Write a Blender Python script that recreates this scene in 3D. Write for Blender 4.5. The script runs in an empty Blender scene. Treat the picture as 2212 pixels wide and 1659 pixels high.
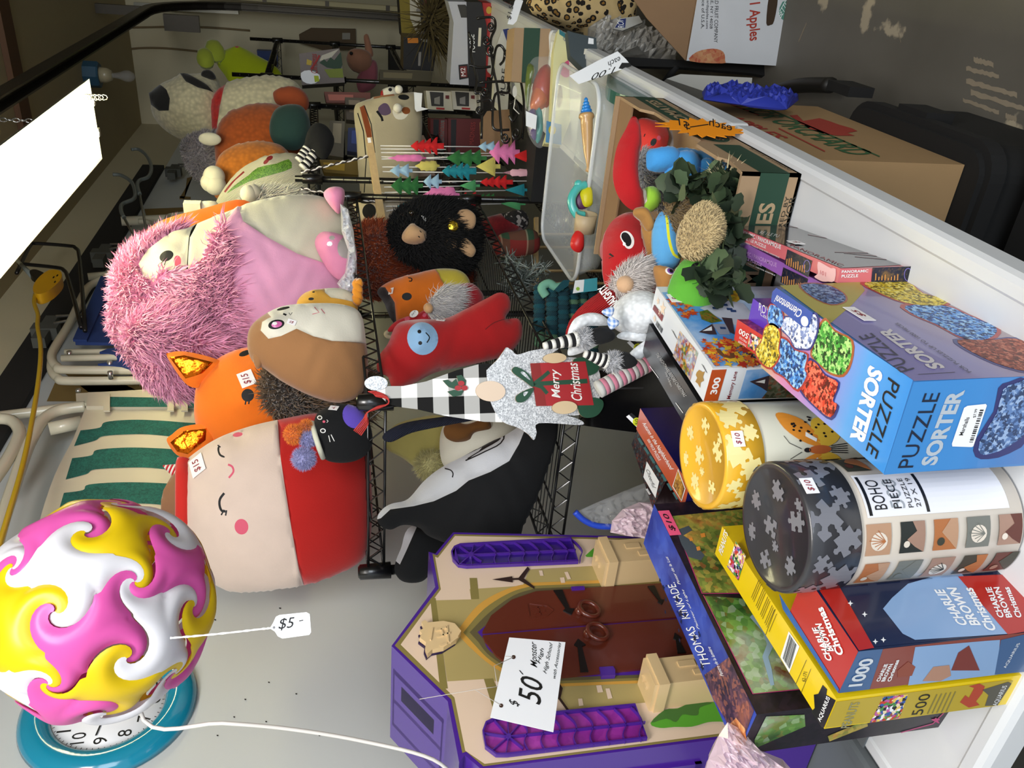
import bpy, math, random
import numpy as np
from mathutils import Vector, Matrix
from mathutils import geometry as mgeo
rnd = random.Random(7)
SC = bpy.context.scene
COL = SC.collection
# ---------------------------------------------------------------- camera (the phone was held sideways)
F = 1760.; CX, CY = 1106., 829.5; CH = 1.52
PIT, ROL, YAW = math.radians(12.6), math.radians(1.67), math.radians(30)
def nrm(v): v = np.array(v, float); return v/np.linalg.norm(v)
_up = -np.array([math.cos(PIT)*math.cos(ROL), math.cos(PIT)*math.sin(ROL), -math.sin(PIT)])
_fw = np.array([0, 0, -1.]); _fw = nrm(_fw-_up*_fw.dot(_up)); _rt = np.cross(_fw, _up)
_D = _fw*math.cos(YAW)+_rt*math.sin(YAW)
RW = np.array([np.cross(_D, _up), _D, _up])
CAMP = np.array([0, 0, CH])
cam_d = bpy.data.cameras.new('camera'); cam = bpy.data.objects.new('camera', cam_d); COL.objects.link(cam)
cam.matrix_world = Matrix.Translation((0, 0, CH)) @ Matrix([list(r) for r in RW]).to_4x4()
cam_d.sensor_fit = 'HORIZONTAL'; cam_d.sensor_width = 36; cam_d.lens = F/2212*36; cam_d.clip_start = .02
SC.camera = cam
# ---------------------------------------------------------------- world, lights, exposure
SC.view_settings.view_transform = 'Standard'; SC.view_settings.look = 'None'
SC.view_settings.exposure = 0.0; SC.view_settings.gamma = 1; SC.view_settings.use_curve_mapping = False
wd = bpy.data.worlds.new('world'); SC.world = wd; wd.use_nodes = True
wd.node_tree.nodes['Background'].inputs[0].default_value = (.80, .90, 1, 1)
wd.node_tree.nodes['Background'].inputs[1].default_value = .85
def area(name, loc, target, sx, sy, power, col):
    l = bpy.data.lights.new(name, 'AREA'); l.shape = 'RECTANGLE'; l.size = sx; l.size_y = sy; l.energy = power; l.color = col
    o = bpy.data.objects.new(name, l); COL.objects.link(o); o.location = loc
    o.rotation_euler = (Vector(target)-Vector(loc)).to_track_quat('-Z', 'Y').to_euler(); return o
area('near_ceiling_light', (.1, -.3, 2.85), (-.9, 1.3, .9), 1.3, .5, 58, (1, .98, .96))
area('open_door_daylight', (1.9, -1.8, 1.9), (-.6, 1.6, .8), 2.2, 1.6, 72, (.84, .92, 1))
# ---------------------------------------------------------------- picture frame -> place (rays of the photograph met with real planes)
def ray(x, y): return nrm(RW@np.array([x-CX, CY-y, -F]))
def PZ(x, y, h): r = ray(x, y); return CAMP+r*(h-CH)/r[2]
def PX(x, y, X): r = ray(x, y); return CAMP+r*X/r[0]
def PY(x, y, Y): r = ray(x, y); return CAMP+r*Y/r[1]
def AD(x, y, d): return CAMP+(RW@np.array([x-CX, CY-y, -F]))/F*d
def DEP(p): return -(RW.T@(np.array(p)-CAMP))[2]
class Pl:
    """a plane: origin o, right s, up t, normal n (towards viewer)"""
    def __init__(self, o, th=30, t=(0, 0, 1), s=None):
        self.o = np.array(o, float); a = math.radians(th)
        self.s = nrm(s) if s is not None else np.array([math.cos(a), math.sin(a), 0.])
        t = np.array(t, float); self.t = nrm(t-self.s*t.dot(self.s)); self.n = np.cross(self.s, self.t)
        if self.n.dot(CAMP-self.o) < 0: self.n = -self.n
    def w(self, x, y, lift=0):
        r = ray(x, y); k = (self.o-CAMP).dot(self.n)/r.dot(self.n); return CAMP+r*k+self.n*lift
    def uv(self, x, y): p = self.w(x, y)-self.o; return np.array([p.dot(self.s), p.dot(self.t)])
    def p(self, a, b, d=0): return self.o+self.s*a+self.t*b+self.n*d
    def off(self, d): q = Pl.__new__(Pl); q.o = self.o+self.n*d; q.s = self.s; q.t = self.t; q.n = self.n; return q
# ---------------------------------------------------------------- materials
def lin(h):
    if isinstance(h, str):
        h = h.lstrip('#'); c = [int(h[i:i+2], 16)/255 for i in (0, 2, 4)]
    else: c = h
    return tuple(((v+.055)/1.055)**2.4 if v > .04045 else v/12.92 for v in c)+(1,)
MATS = {}
def M(name, col='#ffffff', rough=.55, kind='plain', **k):
    if name in MATS: return MATS[name]
    m = bpy.data.materials.new(name); m.use_nodes = True; MATS[name] = m
    nt = m.node_tree; N = nt.nodes; L = nt.links; b = N['Principled BSDF']
    c = lin(col); b.inputs['Base Color'].default_value = c; b.inputs['Roughness'].default_value = rough
    def nd(t, **kw):
        n = N.new(t)
        for a, v in kw.items():
            if a in n.inputs.keys(): n.inputs[a].default_value = v
            else: setattr(n, a, v)
        return n
    tc = nd('ShaderNodeTexCoord')
    def bump(src, st, dist=.002):
        bp = nd('ShaderNodeBump'); bp.inputs['Strength'].default_value = st; bp.inputs['Distance'].default_value = dist
        L.new(src, bp.inputs['Height']); L.new(bp.outputs[0], b.inputs['Normal'])
    def noise(sc, det=3, out=0):
        n = nd('ShaderNodeTexNoise', Scale=sc, Detail=det); L.new(tc.outputs['Object'], n.inputs['Vector']); return n.outputs[out]
    def voro(sc, out='Distance', feat='F1'):
        n = nd('ShaderNodeTexVoronoi', Scale=sc); n.feature = feat; L.new(tc.outputs['Object'], n.inputs['Vector']); return n.outputs[out]
    def ramp(src, stops, interp='LINEAR'):
        r = nd('ShaderNodeValToRGB'); e = r.color_ramp; e.interpolation = interp
        while len(e.elements) > 1: e.elements.remove(e.elements[-1])
        e.elements[0].position = stops[0][0]; e.elements[0].color = lin(stops[0][1])
        for p, cc in stops[1:]: q = e.elements.new(p); q.color = lin(cc)
        L.new(src, r.inputs[0]); return r.outputs[0]
    def mixc(fac, a, bb, mode='MIX'):
        n = nd('ShaderNodeMix', data_type='RGBA'); n.blend_type = mode
        for s, v in ((0, fac), (6, a), (7, bb)):
            if isinstance(v, (int, float)): n.inputs[s].default_value = v
            elif isinstance(v, tuple): n.inputs[s].default_value = v
            else: L.new(v, n.inputs[s])
        return n.outputs[2]
    def var(amt, sc):  # soft natural colour variation
        dk = tuple(v*(1-amt) for v in c[:3])+(1,); lt = tuple(min(1, v*(1+amt*.6)) for v in c[:3])+(1,)
        L.new(mixc(noise(sc, 4), dk, lt), b.inputs['Base Color'])
    if kind == 'plush':
        b.inputs['Sheen Weight'].default_value = k.get('sheen', .35); b.inputs['Sheen Roughness'].default_value = .4
        b.inputs['Roughness'].default_value = .95; var(.10, 14); bump(noise(260, 4), .35, .0012)
    elif kind == 'terry':
        b.inputs['Roughness'].default_value = 1; b.inputs['Sheen Weight'].default_value = .3
        s = k.get('scale', 95); v = voro(s, feat='SMOOTH_F1'); bump(v, -1.0, .006)
        L.new(mixc(v, tuple(min(1, x*1.12) for x in c[:3])+(1,), tuple(x*.55 for x in c[:3])+(1,)), b.inputs['Base Color'])
    elif kind == 'knit':
        b.inputs['Roughness'].default_value = 1; w = nd('ShaderNodeTexWave', Scale=k.get('scale', 120)); w.bands_direction = 'DIAGONAL'
        L.new(tc.outputs['Object'], w.inputs['Vector']); bump(w.outputs[1], .8, .003)
    elif kind == 'fur':
        b.inputs['Roughness'].default_value = .85; b.inputs['Sheen Weight'].default_value = .25; var(.22, k.get('scale', 30))
    elif kind == 'card':
        b.inputs['Roughness'].default_value = .8; var(.10, 9); bump(noise(120, 3), .15, .001)
    elif kind == 'wall':
        var(.07, 1.7); bump(noise(40, 3), .12, .002); b.inputs['Roughness'].default_value = rough
    elif kind == 'floor':
        n1 = ramp(noise(1.6, 6), [(.3, '#56524a'), (.7, '#6c6860')]); n2 = ramp(noise(5.5, 9), [(.655, '#000000'), (.68, '#ffffff')])
        L.new(mixc(n2, n1, lin('#a89c86')), b.inputs['Base Color']); bump(noise(30, 4), .1, .003)
    elif kind == 'metal':
        b.inputs['Metallic'].default_value = k.get('metal', .85); var(.1, 30)
    elif kind == 'gloss':
        b.inputs['Coat Weight'].default_value = .5; b.inputs['Coat Roughness'].default_value = .12
    elif kind == 'foil':
        b.inputs['Metallic'].default_value = .95; b.inputs['Roughness'].default_value = .22; bump(noise(26, 3), .8, .01)
    elif kind == 'pieces':   # heap of small jigsaw pieces in the colours given
        cs = k['cols']; s = k.get('scale', 150)
        v = nd('ShaderNodeTexVoronoi', Scale=s); nn = nd('ShaderNodeTexNoise', Scale=s*1.3)
        va = nd('ShaderNodeVectorMath'); va.operation = 'MULTIPLY_ADD'; va.inputs[1].default_value = (.006,)*3
        L.new(tc.outputs['Object'], nn.inputs[0]); L.new(nn.outputs[1], va.inputs[0]); L.new(tc.outputs['Object'], va.inputs[2]); L.new(va.outputs[0], v.inputs['Vector'])
        sp = nd('ShaderNodeSeparateColor'); L.new(v.outputs['Color'], sp.inputs[0])
        cc = ramp(sp.outputs[0], [(i/len(cs), q) for i, q in enumerate(cs)], 'CONSTANT')
        L.new(cc, b.inputs['Base Color'])
    elif kind == 'painting':  # brushed picture: broad patches and fine dabs
        cs = k['cols']; s = k.get('scale', 14)
        a = ramp(noise(s, 6), [(.28+.44*i/(len(cs)-1), q) for i, q in enumerate(cs)], k.get('interp', 'LINEAR'))
        sp = nd('ShaderNodeSeparateColor'); v = nd('ShaderNodeTexVoronoi', Scale=s*9); L.new(tc.outputs['Object'], v.inputs[0]); L.new(v.outputs['Color'], sp.inputs[0])
        d = ramp(sp.outputs[1], [(i/len(cs), q) for i, q in enumerate(reversed(cs))], 'CONSTANT')
        L.new(mixc(k.get('dab', .35), a, d), b.inputs['Base Color'])
    elif kind == 'grad':     # printed gradient between colours along an object axis
        sx = nd('ShaderNodeSeparateXYZ'); L.new(tc.outputs['Object'], sx.inputs[0])
        mr = nd('ShaderNodeMapRange'); L.new(sx.outputs[k['axis']], mr.inputs[0]); mr.inputs[1].default_value = k['a']; mr.inputs[2].default_value = k['b']
        cs = k['cols']; L.new(ramp(mr.outputs[0], [(i/(len(cs)-1), q) for i, q in enumerate(cs)]), b.inputs['Base Color'])
        b.inputs['Coat Weight'].default_value = .4
    elif kind == 'leopard':
        v = nd('ShaderNodeTexVoronoi', Scale=k.get('scale', 16)); L.new(tc.outputs['Object'], v.inputs[0])
        nn = noise(60, 3); ad = nd('ShaderNodeMath'); ad.operation = 'MULTIPLY_ADD'; L.new(nn, ad.inputs[0]); ad.inputs[1].default_value = .35; L.new(v.outputs[0], ad.inputs[2])
        L.new(ramp(ad.outputs[0], [(0, '#8a6428'), (.40, '#16100a'), (.60, '#c4aa78')], 'CONSTANT'), b.inputs['Base Color'])
    elif kind == 'glitter':
        b.inputs['Metallic'].default_value = .35; b.inputs['Roughness'].default_value = .4
        v = nd('ShaderNodeTexVoronoi', Scale=420); L.new(tc.outputs['Object'], v.inputs[0]); sp = nd('ShaderNodeSeparateColor'); L.new(v.outputs[1], sp.inputs[0])
        L.new(ramp(sp.outputs[0], [(0, '#9fa3a8'), (1, '#f4f6f8')]), b.inputs['Base Color']); bump(sp.outputs[0], .6, .002)
    elif kind == 'wood':
        w = nd('ShaderNodeTexNoise', Scale=6, Detail=6); mp = nd('ShaderNodeMapping'); mp.inputs['Scale'].default_value = k.get('s', (1, 1, 12))
        L.new(tc.outputs['Object'], mp.inputs[0]); L.new(mp.outputs[0], w.inputs[0])
        L.new(mixc(w.outputs[0], tuple(x*.7 for x in c[:3])+(1,), c), b.inputs['Base Color'])
    elif kind == 'clear':    # thin see-through plastic
        t = nd('ShaderNodeBsdfTransparent'); g = b; mx = nd('ShaderNodeMixShader')
        mx.inputs[0].default_value = k.get('fac', .3); t.inputs[0].default_value = (.97, .98, 1, 1)
        b.inputs['Coat Weight'].default_value = .6
        L.new(t.outputs[0], mx.inputs[1]); L.new(b.outputs[0], mx.inputs[2]); L.new(mx.outputs[0], N['Material Output'].inputs[0])
        bump(noise(18, 3), k.get('wr', .2), .01)
    elif kind == 'emit':
        b.inputs['Emission Color'].default_value = c; b.inputs['Emission Strength'].default_value = k['e']
    elif kind == 'sheet':    # thin plastic sheet that lets light through
        b.inputs['Subsurface Weight'].default_value = .0; b.inputs['Roughness'].default_value = .35
        t = nd('ShaderNodeBsdfTranslucent'); t.inputs[0].default_value = c; mx = nd('ShaderNodeMixShader'); mx.inputs[0].default_value = .3
        L.new(b.outputs[0], mx.inputs[1]); L.new(t.outputs[0], mx.inputs[2]); L.new(mx.outputs[0], N['Material Output'].inputs[0])
    elif kind == 'plaid':
        sx = nd('ShaderNodeSeparateXYZ'); L.new(tc.outputs['Object'], sx.inputs[0])
        def saw(o, f):
            a = nd('ShaderNodeMath'); a.operation = 'MULTIPLY'; L.new(o, a.inputs[0]); a.inputs[1].default_value = f
            q = nd('ShaderNodeMath'); q.operation = 'FRACT'; L.new(a.outputs[0], q.inputs[0]); return q.outputs[0]
        r1 = ramp(saw(sx.outputs[2], k.get('f', 9)), k['st'], 'CONSTANT'); r2 = ramp(saw(sx.outputs[0], k.get('f', 9)), k['st'], 'CONSTANT')
        L.new(mixc(.5, r1, r2), b.inputs['Base Color']); b.inputs['Roughness'].default_value = .95
    return m
# ---------------------------------------------------------------- mesh building
class MB:
    def __init__(self): self.V = []; self.Fc = []; self.m = []; self.sm = []; self.mats = []; self.n = 0
    def mi(self, mat):
        if mat not in self.mats: self.mats.append(mat)
        return self.mats.index(mat)
    def add(self, V, Fc, mat, smooth=False):
        i = self.mi(mat); b = self.n
        self.V.extend([tuple(map(float, v)) for v in V]); self.n += len(V)
        for f in Fc: self.Fc.append(tuple(b+int(q) for q in f)); self.m.append(i); self.sm.append(smooth)
        return self
    def box(self, lo, hi, mat, o=None, ax=None):
        V = [(x, y, z) for z in (lo[2], hi[2]) for y in (lo[1], hi[1]) for x in (lo[0], hi[0])]
        if ax is not None: V = [np.array(o)+ax[0]*v[0]+ax[1]*v[1]+ax[2]*v[2] for v in V]
        return self.add(V, [(0, 2, 3, 1), (4, 5, 7, 6), (0, 1, 5, 4), (2, 6, 7, 3), (0, 4, 6, 2), (1, 3, 7, 5)], mat)
    def tube(self, pts, r, mat, seg=10, cap=True, closed=False, smooth=True):
        P = [np.array(p, float) for p in pts]; n = len(P); R = r if isinstance(r, (list, tuple)) else [r]*n
        V = []; Fc = []; prev = None
        for i in range(n):
            if closed: d = P[(i+1) % n]-P[i-1]
            else: d = P[min(i+1, n-1)]-P[max(i-1, 0)]
            d = d/(np.linalg.norm(d)+1e-12)
            if prev is None: a = np.cross(d, (0, 0, 1.) if abs(d[2]) < .9 else (1., 0, 0))
            else: a = prev-d*prev.dot(d)
            a = a/(np.linalg.norm(a)+1e-12); prev = a; b = np.cross(d, a)
            for j in range(seg):
                t = 2*math.pi*j/seg; V.append(P[i]+(a*math.cos(t)+b*math.sin(t))*R[i])
        for i in range(n if closed else n-1):
            k = (i+1) % n
            for j in range(seg): Fc.append((i*seg+j, i*seg+(j+1) % seg, k*seg+(j+1) % seg, k*seg+j))
        if cap and not closed: Fc.append(tuple(range(seg))[::-1]); Fc.append(tuple((n-1)*seg+j for j in range(seg)))
        return self.add(V, Fc, mat, smooth)
    def ell(self, c, r, mat, ax=None, seg=24, rings=14, bumpf=None):
        ax = ax if ax is not None else np.eye(3); r = (r,)*3 if isinstance(r, (int, float)) else r; V = []; Fc = []
        for i in range(rings+1):
            a = math.pi*i/rings
            for j in range(seg):
                t = 2*math.pi*j/seg; d = np.array([math.sin(a)*math.cos(t), math.sin(a)*math.sin(t), math.cos(a)])
                k = bumpf(d) if bumpf else 1
                V.append(np.array(c)+(ax[0]*d[0]*r[0]+ax[1]*d[1]*r[1]+ax[2]*d[2]*r[2])*k)
        for i in range(rings):
            for j in range(seg): Fc.append((i*seg+j, (i+1)*seg+j, (i+1)*seg+(j+1) % seg, i*seg+(j+1) % seg))
        return self.add(V, Fc, mat, True)
    def lathe(self, o, prof, mat, ax=None, seg=40, smooth=True):
        """prof = (radius, height) list around axis ax[2]"""
        ax = ax if ax is not None else np.eye(3); V = []; Fc = []; n = len(prof)
        for r, h in prof:
            for j in range(seg): t = 2*math.pi*j/seg; V.append(np.array(o)+ax[2]*h+(ax[0]*math.cos(t)+ax[1]*math.sin(t))*r)
        for i in range(n-1):
            for j in range(seg): Fc.append((i*seg+j, i*seg+(j+1) % seg, (i+1)*seg+(j+1) % seg, (i+1)*seg+j))
        return self.add(V, Fc, mat, smooth)
    def prism(self, pl, pts, d0, d1, mat, smat=None, px=True, smooth=False):
        """polygon (pixels of the photograph or plane coordinates) given thickness along the plane normal"""
        uv = [pl.uv(*q) if px else np.array(q, float) for q in pts]; n = len(uv)
        tr = mgeo.tessellate_polygon([[Vector((a, b, 0)) for a, b in uv]])
        fr = [pl.p(a, b, d1) for a, b in uv]; bk = [pl.p(a, b, d0) for a, b in uv]
        self.add(fr, tr, mat); self.add(bk, tr, smat or mat)
        self.add(fr+bk, [(i, (i+1) % n, n+(i+1) % n, n+i) for i in range(n)], smat or mat, smooth); return self
    def poly(self, pl, pts, mat, lift=.0004, px=True):
        uv = [pl.uv(*q) if px else np.array(q, float) for q in pts]
        tr = mgeo.tessellate_polygon([[Vector((a, b, 0)) for a, b in uv]])
        return self.add([pl.p(a, b, lift) for a, b in uv], tr, mat)
    def text(self, pl, s, bl, br, tl, mat, lift=.0007, bold=0, shear=0, px=True):
        """writing set between baseline-left, baseline-right and top-left"""
        V, T = glyphs(s, bold, shear)
        if px: bl, br, tl = [pl.uv(*q) for q in (bl, br, tl)]
        bl, br, tl = map(np.array, (bl, br, tl)); e = br-bl; f = tl-bl
        return self.add([pl.p(*(bl+e*a+f*b), lift) for a, b in V], T, mat)
    def build(self, name, parent=None, label=None, cat=None, group=None, kind=None):
        V = np.array(self.V)
        if parent is None:
            o = (V.min(0)+V.max(0))/2; o[2] = V[:, 2].min()
        elif parent.parent is not None: o = np.array(parent['o'])
        else: o = np.array(parent['o'])
        me = bpy.data.meshes.new(name); me.from_pydata((V-o).tolist(), [], self.Fc)
        for m in self.mats: me.materials.append(m)
        me.polygons.foreach_set('material_index', self.m); me.polygons.foreach_set('use_smooth', self.sm); me.update()
        ob = bpy.data.objects.new(name, me); COL.objects.link(ob)
        if parent is None: ob.location = o
        else: ob.parent = parent
        ob['o'] = [float(q) for q in o]
        tag(ob, label, cat, group, kind); return ob
def tag(o, label=None, cat=None, group=None, kind=None):
    for k, v in (('label', label), ('category', cat), ('group', group), ('kind', kind)):
        if v: o[k] = v
def thing(name, loc, label, cat, group=None):
    o = bpy.data.objects.new(name, None); o.empty_display_size = .02; COL.objects.link(o); o.location = [float(q) for q in loc]
    o['o'] = [float(q) for q in loc]; tag(o, label, cat, group); return o
_G = {}
def glyphs(s, bold=0, shear=0):
    k = (s, bold, shear)
    if k in _G: return _G[k]
    cu = bpy.data.curves.new('g', 'FONT'); cu.body = s; cu.offset = bold; cu.shear = shear; cu.resolution_u = 3
    cu.align_x = 'CENTER'
    ob = bpy.data.objects.new('g', cu); COL.objects.link(ob); dg = bpy.context.evaluated_depsgraph_get(); dg.update()
    me = ob.evaluated_get(dg).to_mesh(); V = np.array([v.co[:2] for v in me.vertices]); T = [tuple(p.vertices) for p in me.polygons]
    bpy.data.objects.remove(ob); bpy.data.curves.remove(cu)
    lo, hi = V.min(0), V.max(0); V = (V-lo)/(hi-lo); _G[k] = (V.tolist(), T); return _G[k]
def crv(pts, n=6, closed=True):
    """Catmull-Rom through points"""
    P = [np.array(p, float) for p in pts]; N = len(P); out = []
    for i in range(N if closed else N-1):
        if closed: a, b, c, d = P[i-1], P[i], P[(i+1) % N], P[(i+2) % N]
        else: a, b, c, d = P[max(i-1, 0)], P[i], P[i+1], P[min(i+2, N-1)]
        for j in range(n):
            t = j/n; out.append(.5*((2*b)+(c-a)*t+(2*a-5*b+4*c-d)*t*t+(3*b-a-3*c+d)*t**3))
    if not closed: out.append(P[-1])
    return out
def oval(cx, cy, rx, ry, rot=0, n=28, a0=0, a1=360):
    r = math.radians(rot); o = []
    m = n if a1-a0 >= 360 else n+1
    for i in range(m):
        t = math.radians(a0+(a1-a0)*i/n); x, y = rx*math.cos(t), ry*math.sin(t)
        o.append((cx+x*math.cos(r)-y*math.sin(r), cy+x*math.sin(r)+y*math.cos(r)))
    return o
def stroke(pts, w):
    """thick line as a polygon"""
    P = [np.array(p, float) for p in pts]; L = []; R = []
    for i, p in enumerate(P):
        d = nrm(P[min(i+1, len(P)-1)]-P[max(i-1, 0)]); q = np.array([-d[1], d[0]])*(w[i] if isinstance(w, (list, tuple)) else w)/2; L.append(p+q); R.append(p-q)
    return L+R[::-1]
def inside(P, poly):
    P = np.asarray(P); x, y = P[:, 0], P[:, 1]; c = np.zeros(len(P), bool); n = len(poly)
    for i in range(n):
        x1, y1 = poly[i]; x2, y2 = poly[(i+1) % n]
        if y1 == y2: continue
        m = ((y1 > y) != (y2 > y)) & (x < (x2-x1)*(y-y1)/(y2-y1)+x1); c ^= m
    return c
class Puff:
    """stuffed shape: an outline in a plane filled out to real thickness on both sides; regions are fabric panels or embroidery"""
    def __init__(self, pl, outline, T, mat, regions=(), back=.8, res=26, smooth=5, wr=.0, tilt=None, power=.5):
        self.pl = pl; ol = [pl.uv(*q) for q in (crv(outline, smooth) if smooth else outline)]
        ol = np.array(ol); regs = [([pl.uv(*q) for q in r[0]], r[1]) for r in regions]
        lo, hi = ol.min(0), ol.max(0); h = max(hi-lo)/res; self.lo = lo
        G = []
        yy = lo[1]; row = 0
        while yy < hi[1]:
            xx = lo[0]+(row % 2)*h/2
            while xx < hi[0]: G.append((xx, yy)); xx += h
            yy += h*.87; row += 1
        G = np.array(G); G = G[inside(G, ol)]
        A = ol; B = np.roll(ol, -1, 0)
        def dist(P):
            d = np.full(len(P), 9.)
            for a, b in zip(A, B):
                e = b-a; l = (e@e)+1e-12; t = np.clip(((P-a)@e)/l, 0, 1); d = np.minimum(d, np.linalg.norm(P-a-t[:, None]*e, axis=1))
            return d
        G = G[dist(G) > h*.35]
        pts = [tuple(q) for q in ol]; faces = [list(range(len(ol)))]
        for r, _ in regs:
            b = len(pts); pts += [tuple(q) for q in r]; faces.append(list(range(b, len(pts))))
        pts += [tuple(q) for q in G]
        V, E, Fc, ov, oe, of = mgeo.delaunay_2d_cdt([Vector(p) for p in pts], [], faces, 0, 1e-7)
        V = np.array([tuple(v) for v in V]); Fc = np.array([f for f in Fc if len(f) == 3])
        cen = V[Fc].mean(1); keep = inside(cen, ol); Fc = Fc[keep]; cen = cen[keep]
        # smooth height: relax a membrane pinned along the outline, then take its root
        d = dist(V); pin = d < 1e-6; ed = np.vstack([Fc[:, [0, 1]], Fc[:, [1, 2]], Fc[:, [2, 0]]]); ed = np.vstack([ed, ed[:, ::-1]])
        ed = np.unique(ed, axis=0); le = np.linalg.norm(V[ed[:, 0]]-V[ed[:, 1]], axis=1); w = 1/np.maximum(le, h*.08)
        ws = np.zeros(len(V)); np.add.at(ws, ed[:, 0], w); src = np.zeros(len(V)); np.add.at(src, ed[:, 0], le)
        ar = np.maximum(ws, 1e-9)
        u = np.minimum(d, max(hi-lo)*.3)*.5
        q = np.zeros(len(V)); np.add.at(q, ed[:, 0], w*le*le); q = q/ar/4
        for it in range(260):
            s = np.zeros(len(V)); np.add.at(s, ed[:, 0], w*u[ed[:, 1]]); u = s/ar+q; u[pin] = 0
        H = (u/u.max())**power*T
        if wr:
            ph = rnd.random()*6; H = H*(1+wr*np.sin(V[:, 0]*55+ph+3*np.sin(V[:, 1]*31))*np.sin(V[:, 1]*40+ph))
        self.V, self.H, self.F = V, H, Fc; self.cen = cen
        self.mb = MB(); n = len(V)
        fr = pl.o+V[:, :1]*pl.s+V[:, 1:2]*pl.t+H[:, None]*pl.n; bk = pl.o+V[:, :1]*pl.s+V[:, 1:2]*pl.t-(H*back)[:, None]*pl.n
        mat_of = [mat]*len(Fc); self.reg = np.full(len(Fc), -1)
        for k, (r, m) in enumerate(regs):
            ins = inside(cen, r)
            for i in np.nonzero(ins)[0]: mat_of[i] = m
            self.reg[ins] = k
        W = np.vstack([fr, bk]); sgn = np.cross(pl.s, pl.t).dot(pl.n) > 0
        a = V[Fc[:, 1]]-V[Fc[:, 0]]; b = V[Fc[:, 2]]-V[Fc[:, 0]]; ccw = (a[:, 0]*b[:, 1]-a[:, 1]*b[:, 0]) > 0
        for i in range(len(Fc)):
            if ccw[i] != sgn: Fc[i] = Fc[i][::-1]
        mset = []
        for m in mat_of:
            if m not in mset: mset.append(m)
        mb = self.mb; b0 = mb.n; mb.V.extend(map(tuple, W.tolist())); mb.n += len(W)
        for i, f in enumerate(Fc): mb.Fc.append(tuple(int(b0+q) for q in f)); mb.m.append(mb.mi(mat_of[i])); mb.sm.append(True)
        pinned = pin
        for i, f in enumerate(Fc):
            mb.Fc.append(tuple(int(b0+q+n) for q in f[::-1])); mb.m.append(mb.mi(mat_of[i] if self.reg[i] >= 0 and False else mat)); mb.sm.append(True)
    def at(self, x, y, lift=0):
        """point and frame on the front of the cushion under this place in the photograph"""
        uv = self.pl.uv(x, y)
        for _ in range(6):
            h = self.h(uv); uv = self.pl.off(h).uv(x, y)
            uv = uv
        e = .006; h = self.h(uv); hx = (self.h(uv+[e, 0])-self.h(uv-[e, 0]))/(2*e); hy = (self.h(uv+[0, e])-self.h(uv-[0, e]))/(2*e)
        hx, hy = np.clip(hx, -2.5, 2.5), np.clip(hy, -2.5, 2.5)
        n = nrm(self.pl.n-self.pl.s*hx-self.pl.t*hy); return self.pl.p(uv[0], uv[1], h)+n*lift, n
    def h(self, uv):
        d = np.linalg.norm(self.V-np.array(uv), axis=1); i = np.argsort(d)[:6]; w = 1/(d[i]+1e-4)**2; return float((self.H[i]*w).sum()/w.sum())
    def fur(self, n, ln, mat, w=.0035, region=None, down=.35, lo=0., both=True, cl=0.0, mb=None):
        """strands standing on the fabric"""
        Fc = self.F; ok = np.ones(len(Fc), bool)
        if region is not None: ok = np.isin(self.reg, region)
        Fc = Fc[ok]; V = self.V; H = self.H; pl = self.pl
        a = np.abs(np.cross(V[Fc[:, 1]]-V[Fc[:, 0]], V[Fc[:, 2]]-V[Fc[:, 0]]))+1e-9
        P3 = pl.o+V[:, :1]*pl.s+V[:, 1:2]*pl.t+H[:, None]*pl.n
        A, B, Cc = P3[Fc[:, 0]], P3[Fc[:, 1]], P3[Fc[:, 2]]; nn = np.cross(B-A, Cc-A); ar = np.linalg.norm(nn, axis=1); nn = nn/(ar[:, None]+1e-12)
        nn[(nn@pl.n) < 0] *= -1
        rs = np.random.RandomState(int(n)+3); idx = rs.choice(len(Fc), n, p=ar/ar.sum()); r1 = rs.rand(n); r2 = rs.rand(n); m = r1+r2 > 1; r1[m] = 1-r1[m]; r2[m] = 1-r2[m]
        p = A[idx]+(B[idx]-A[idx])*r1[:, None]+(Cc[idx]-A[idx])*r2[:, None]; nr = nn[idx]
        sw = np.stack([np.sin(p[:, 0]*23+p[:, 2]*17), np.cos(p[:, 1]*27+p[:, 2]*21), np.sin(p[:, 2]*25+p[:, 0]*13)], 1)*.45
        d = nr+sw+rs.randn(n, 3)*.28; d[:, 2] -= down; d /= np.linalg.norm(d, axis=1)[:, None]
        L = ln*(.6+.6*rs.rand(n)); sd = np.cross(d, rs.randn(n, 3)); sd /= np.linalg.norm(sd, axis=1)[:, None]+1e-9
        mid = p+d*(L*.55)[:, None]; g = np.array([0, 0, -1.]); tip = mid+(d*.8+g*.5+rs.randn(n, 3)*.2)*(L*.5)[:, None]
        W = np.empty((n, 5, 3)); W[:, 0] = p-sd*w/2; W[:, 1] = p+sd*w/2; W[:, 2] = mid+sd*w*.4; W[:, 3] = mid-sd*w*.4; W[:, 4] = tip
        mb = mb or self.mb; b0 = mb.n; mb.V.extend(map(tuple, W.reshape(-1, 3).tolist())); mb.n += 5*n; k = mb.mi(mat)
        for i in range(n):
            q = b0+5*i; mb.Fc.append((q, q+1, q+2, q+3)); mb.Fc.append((q+3, q+2, q+4)); mb.m += [k, k]; mb.sm += [True, True]
        return self
    def build(self, *a, **k): return self.mb.build(*a, **k)
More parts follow.
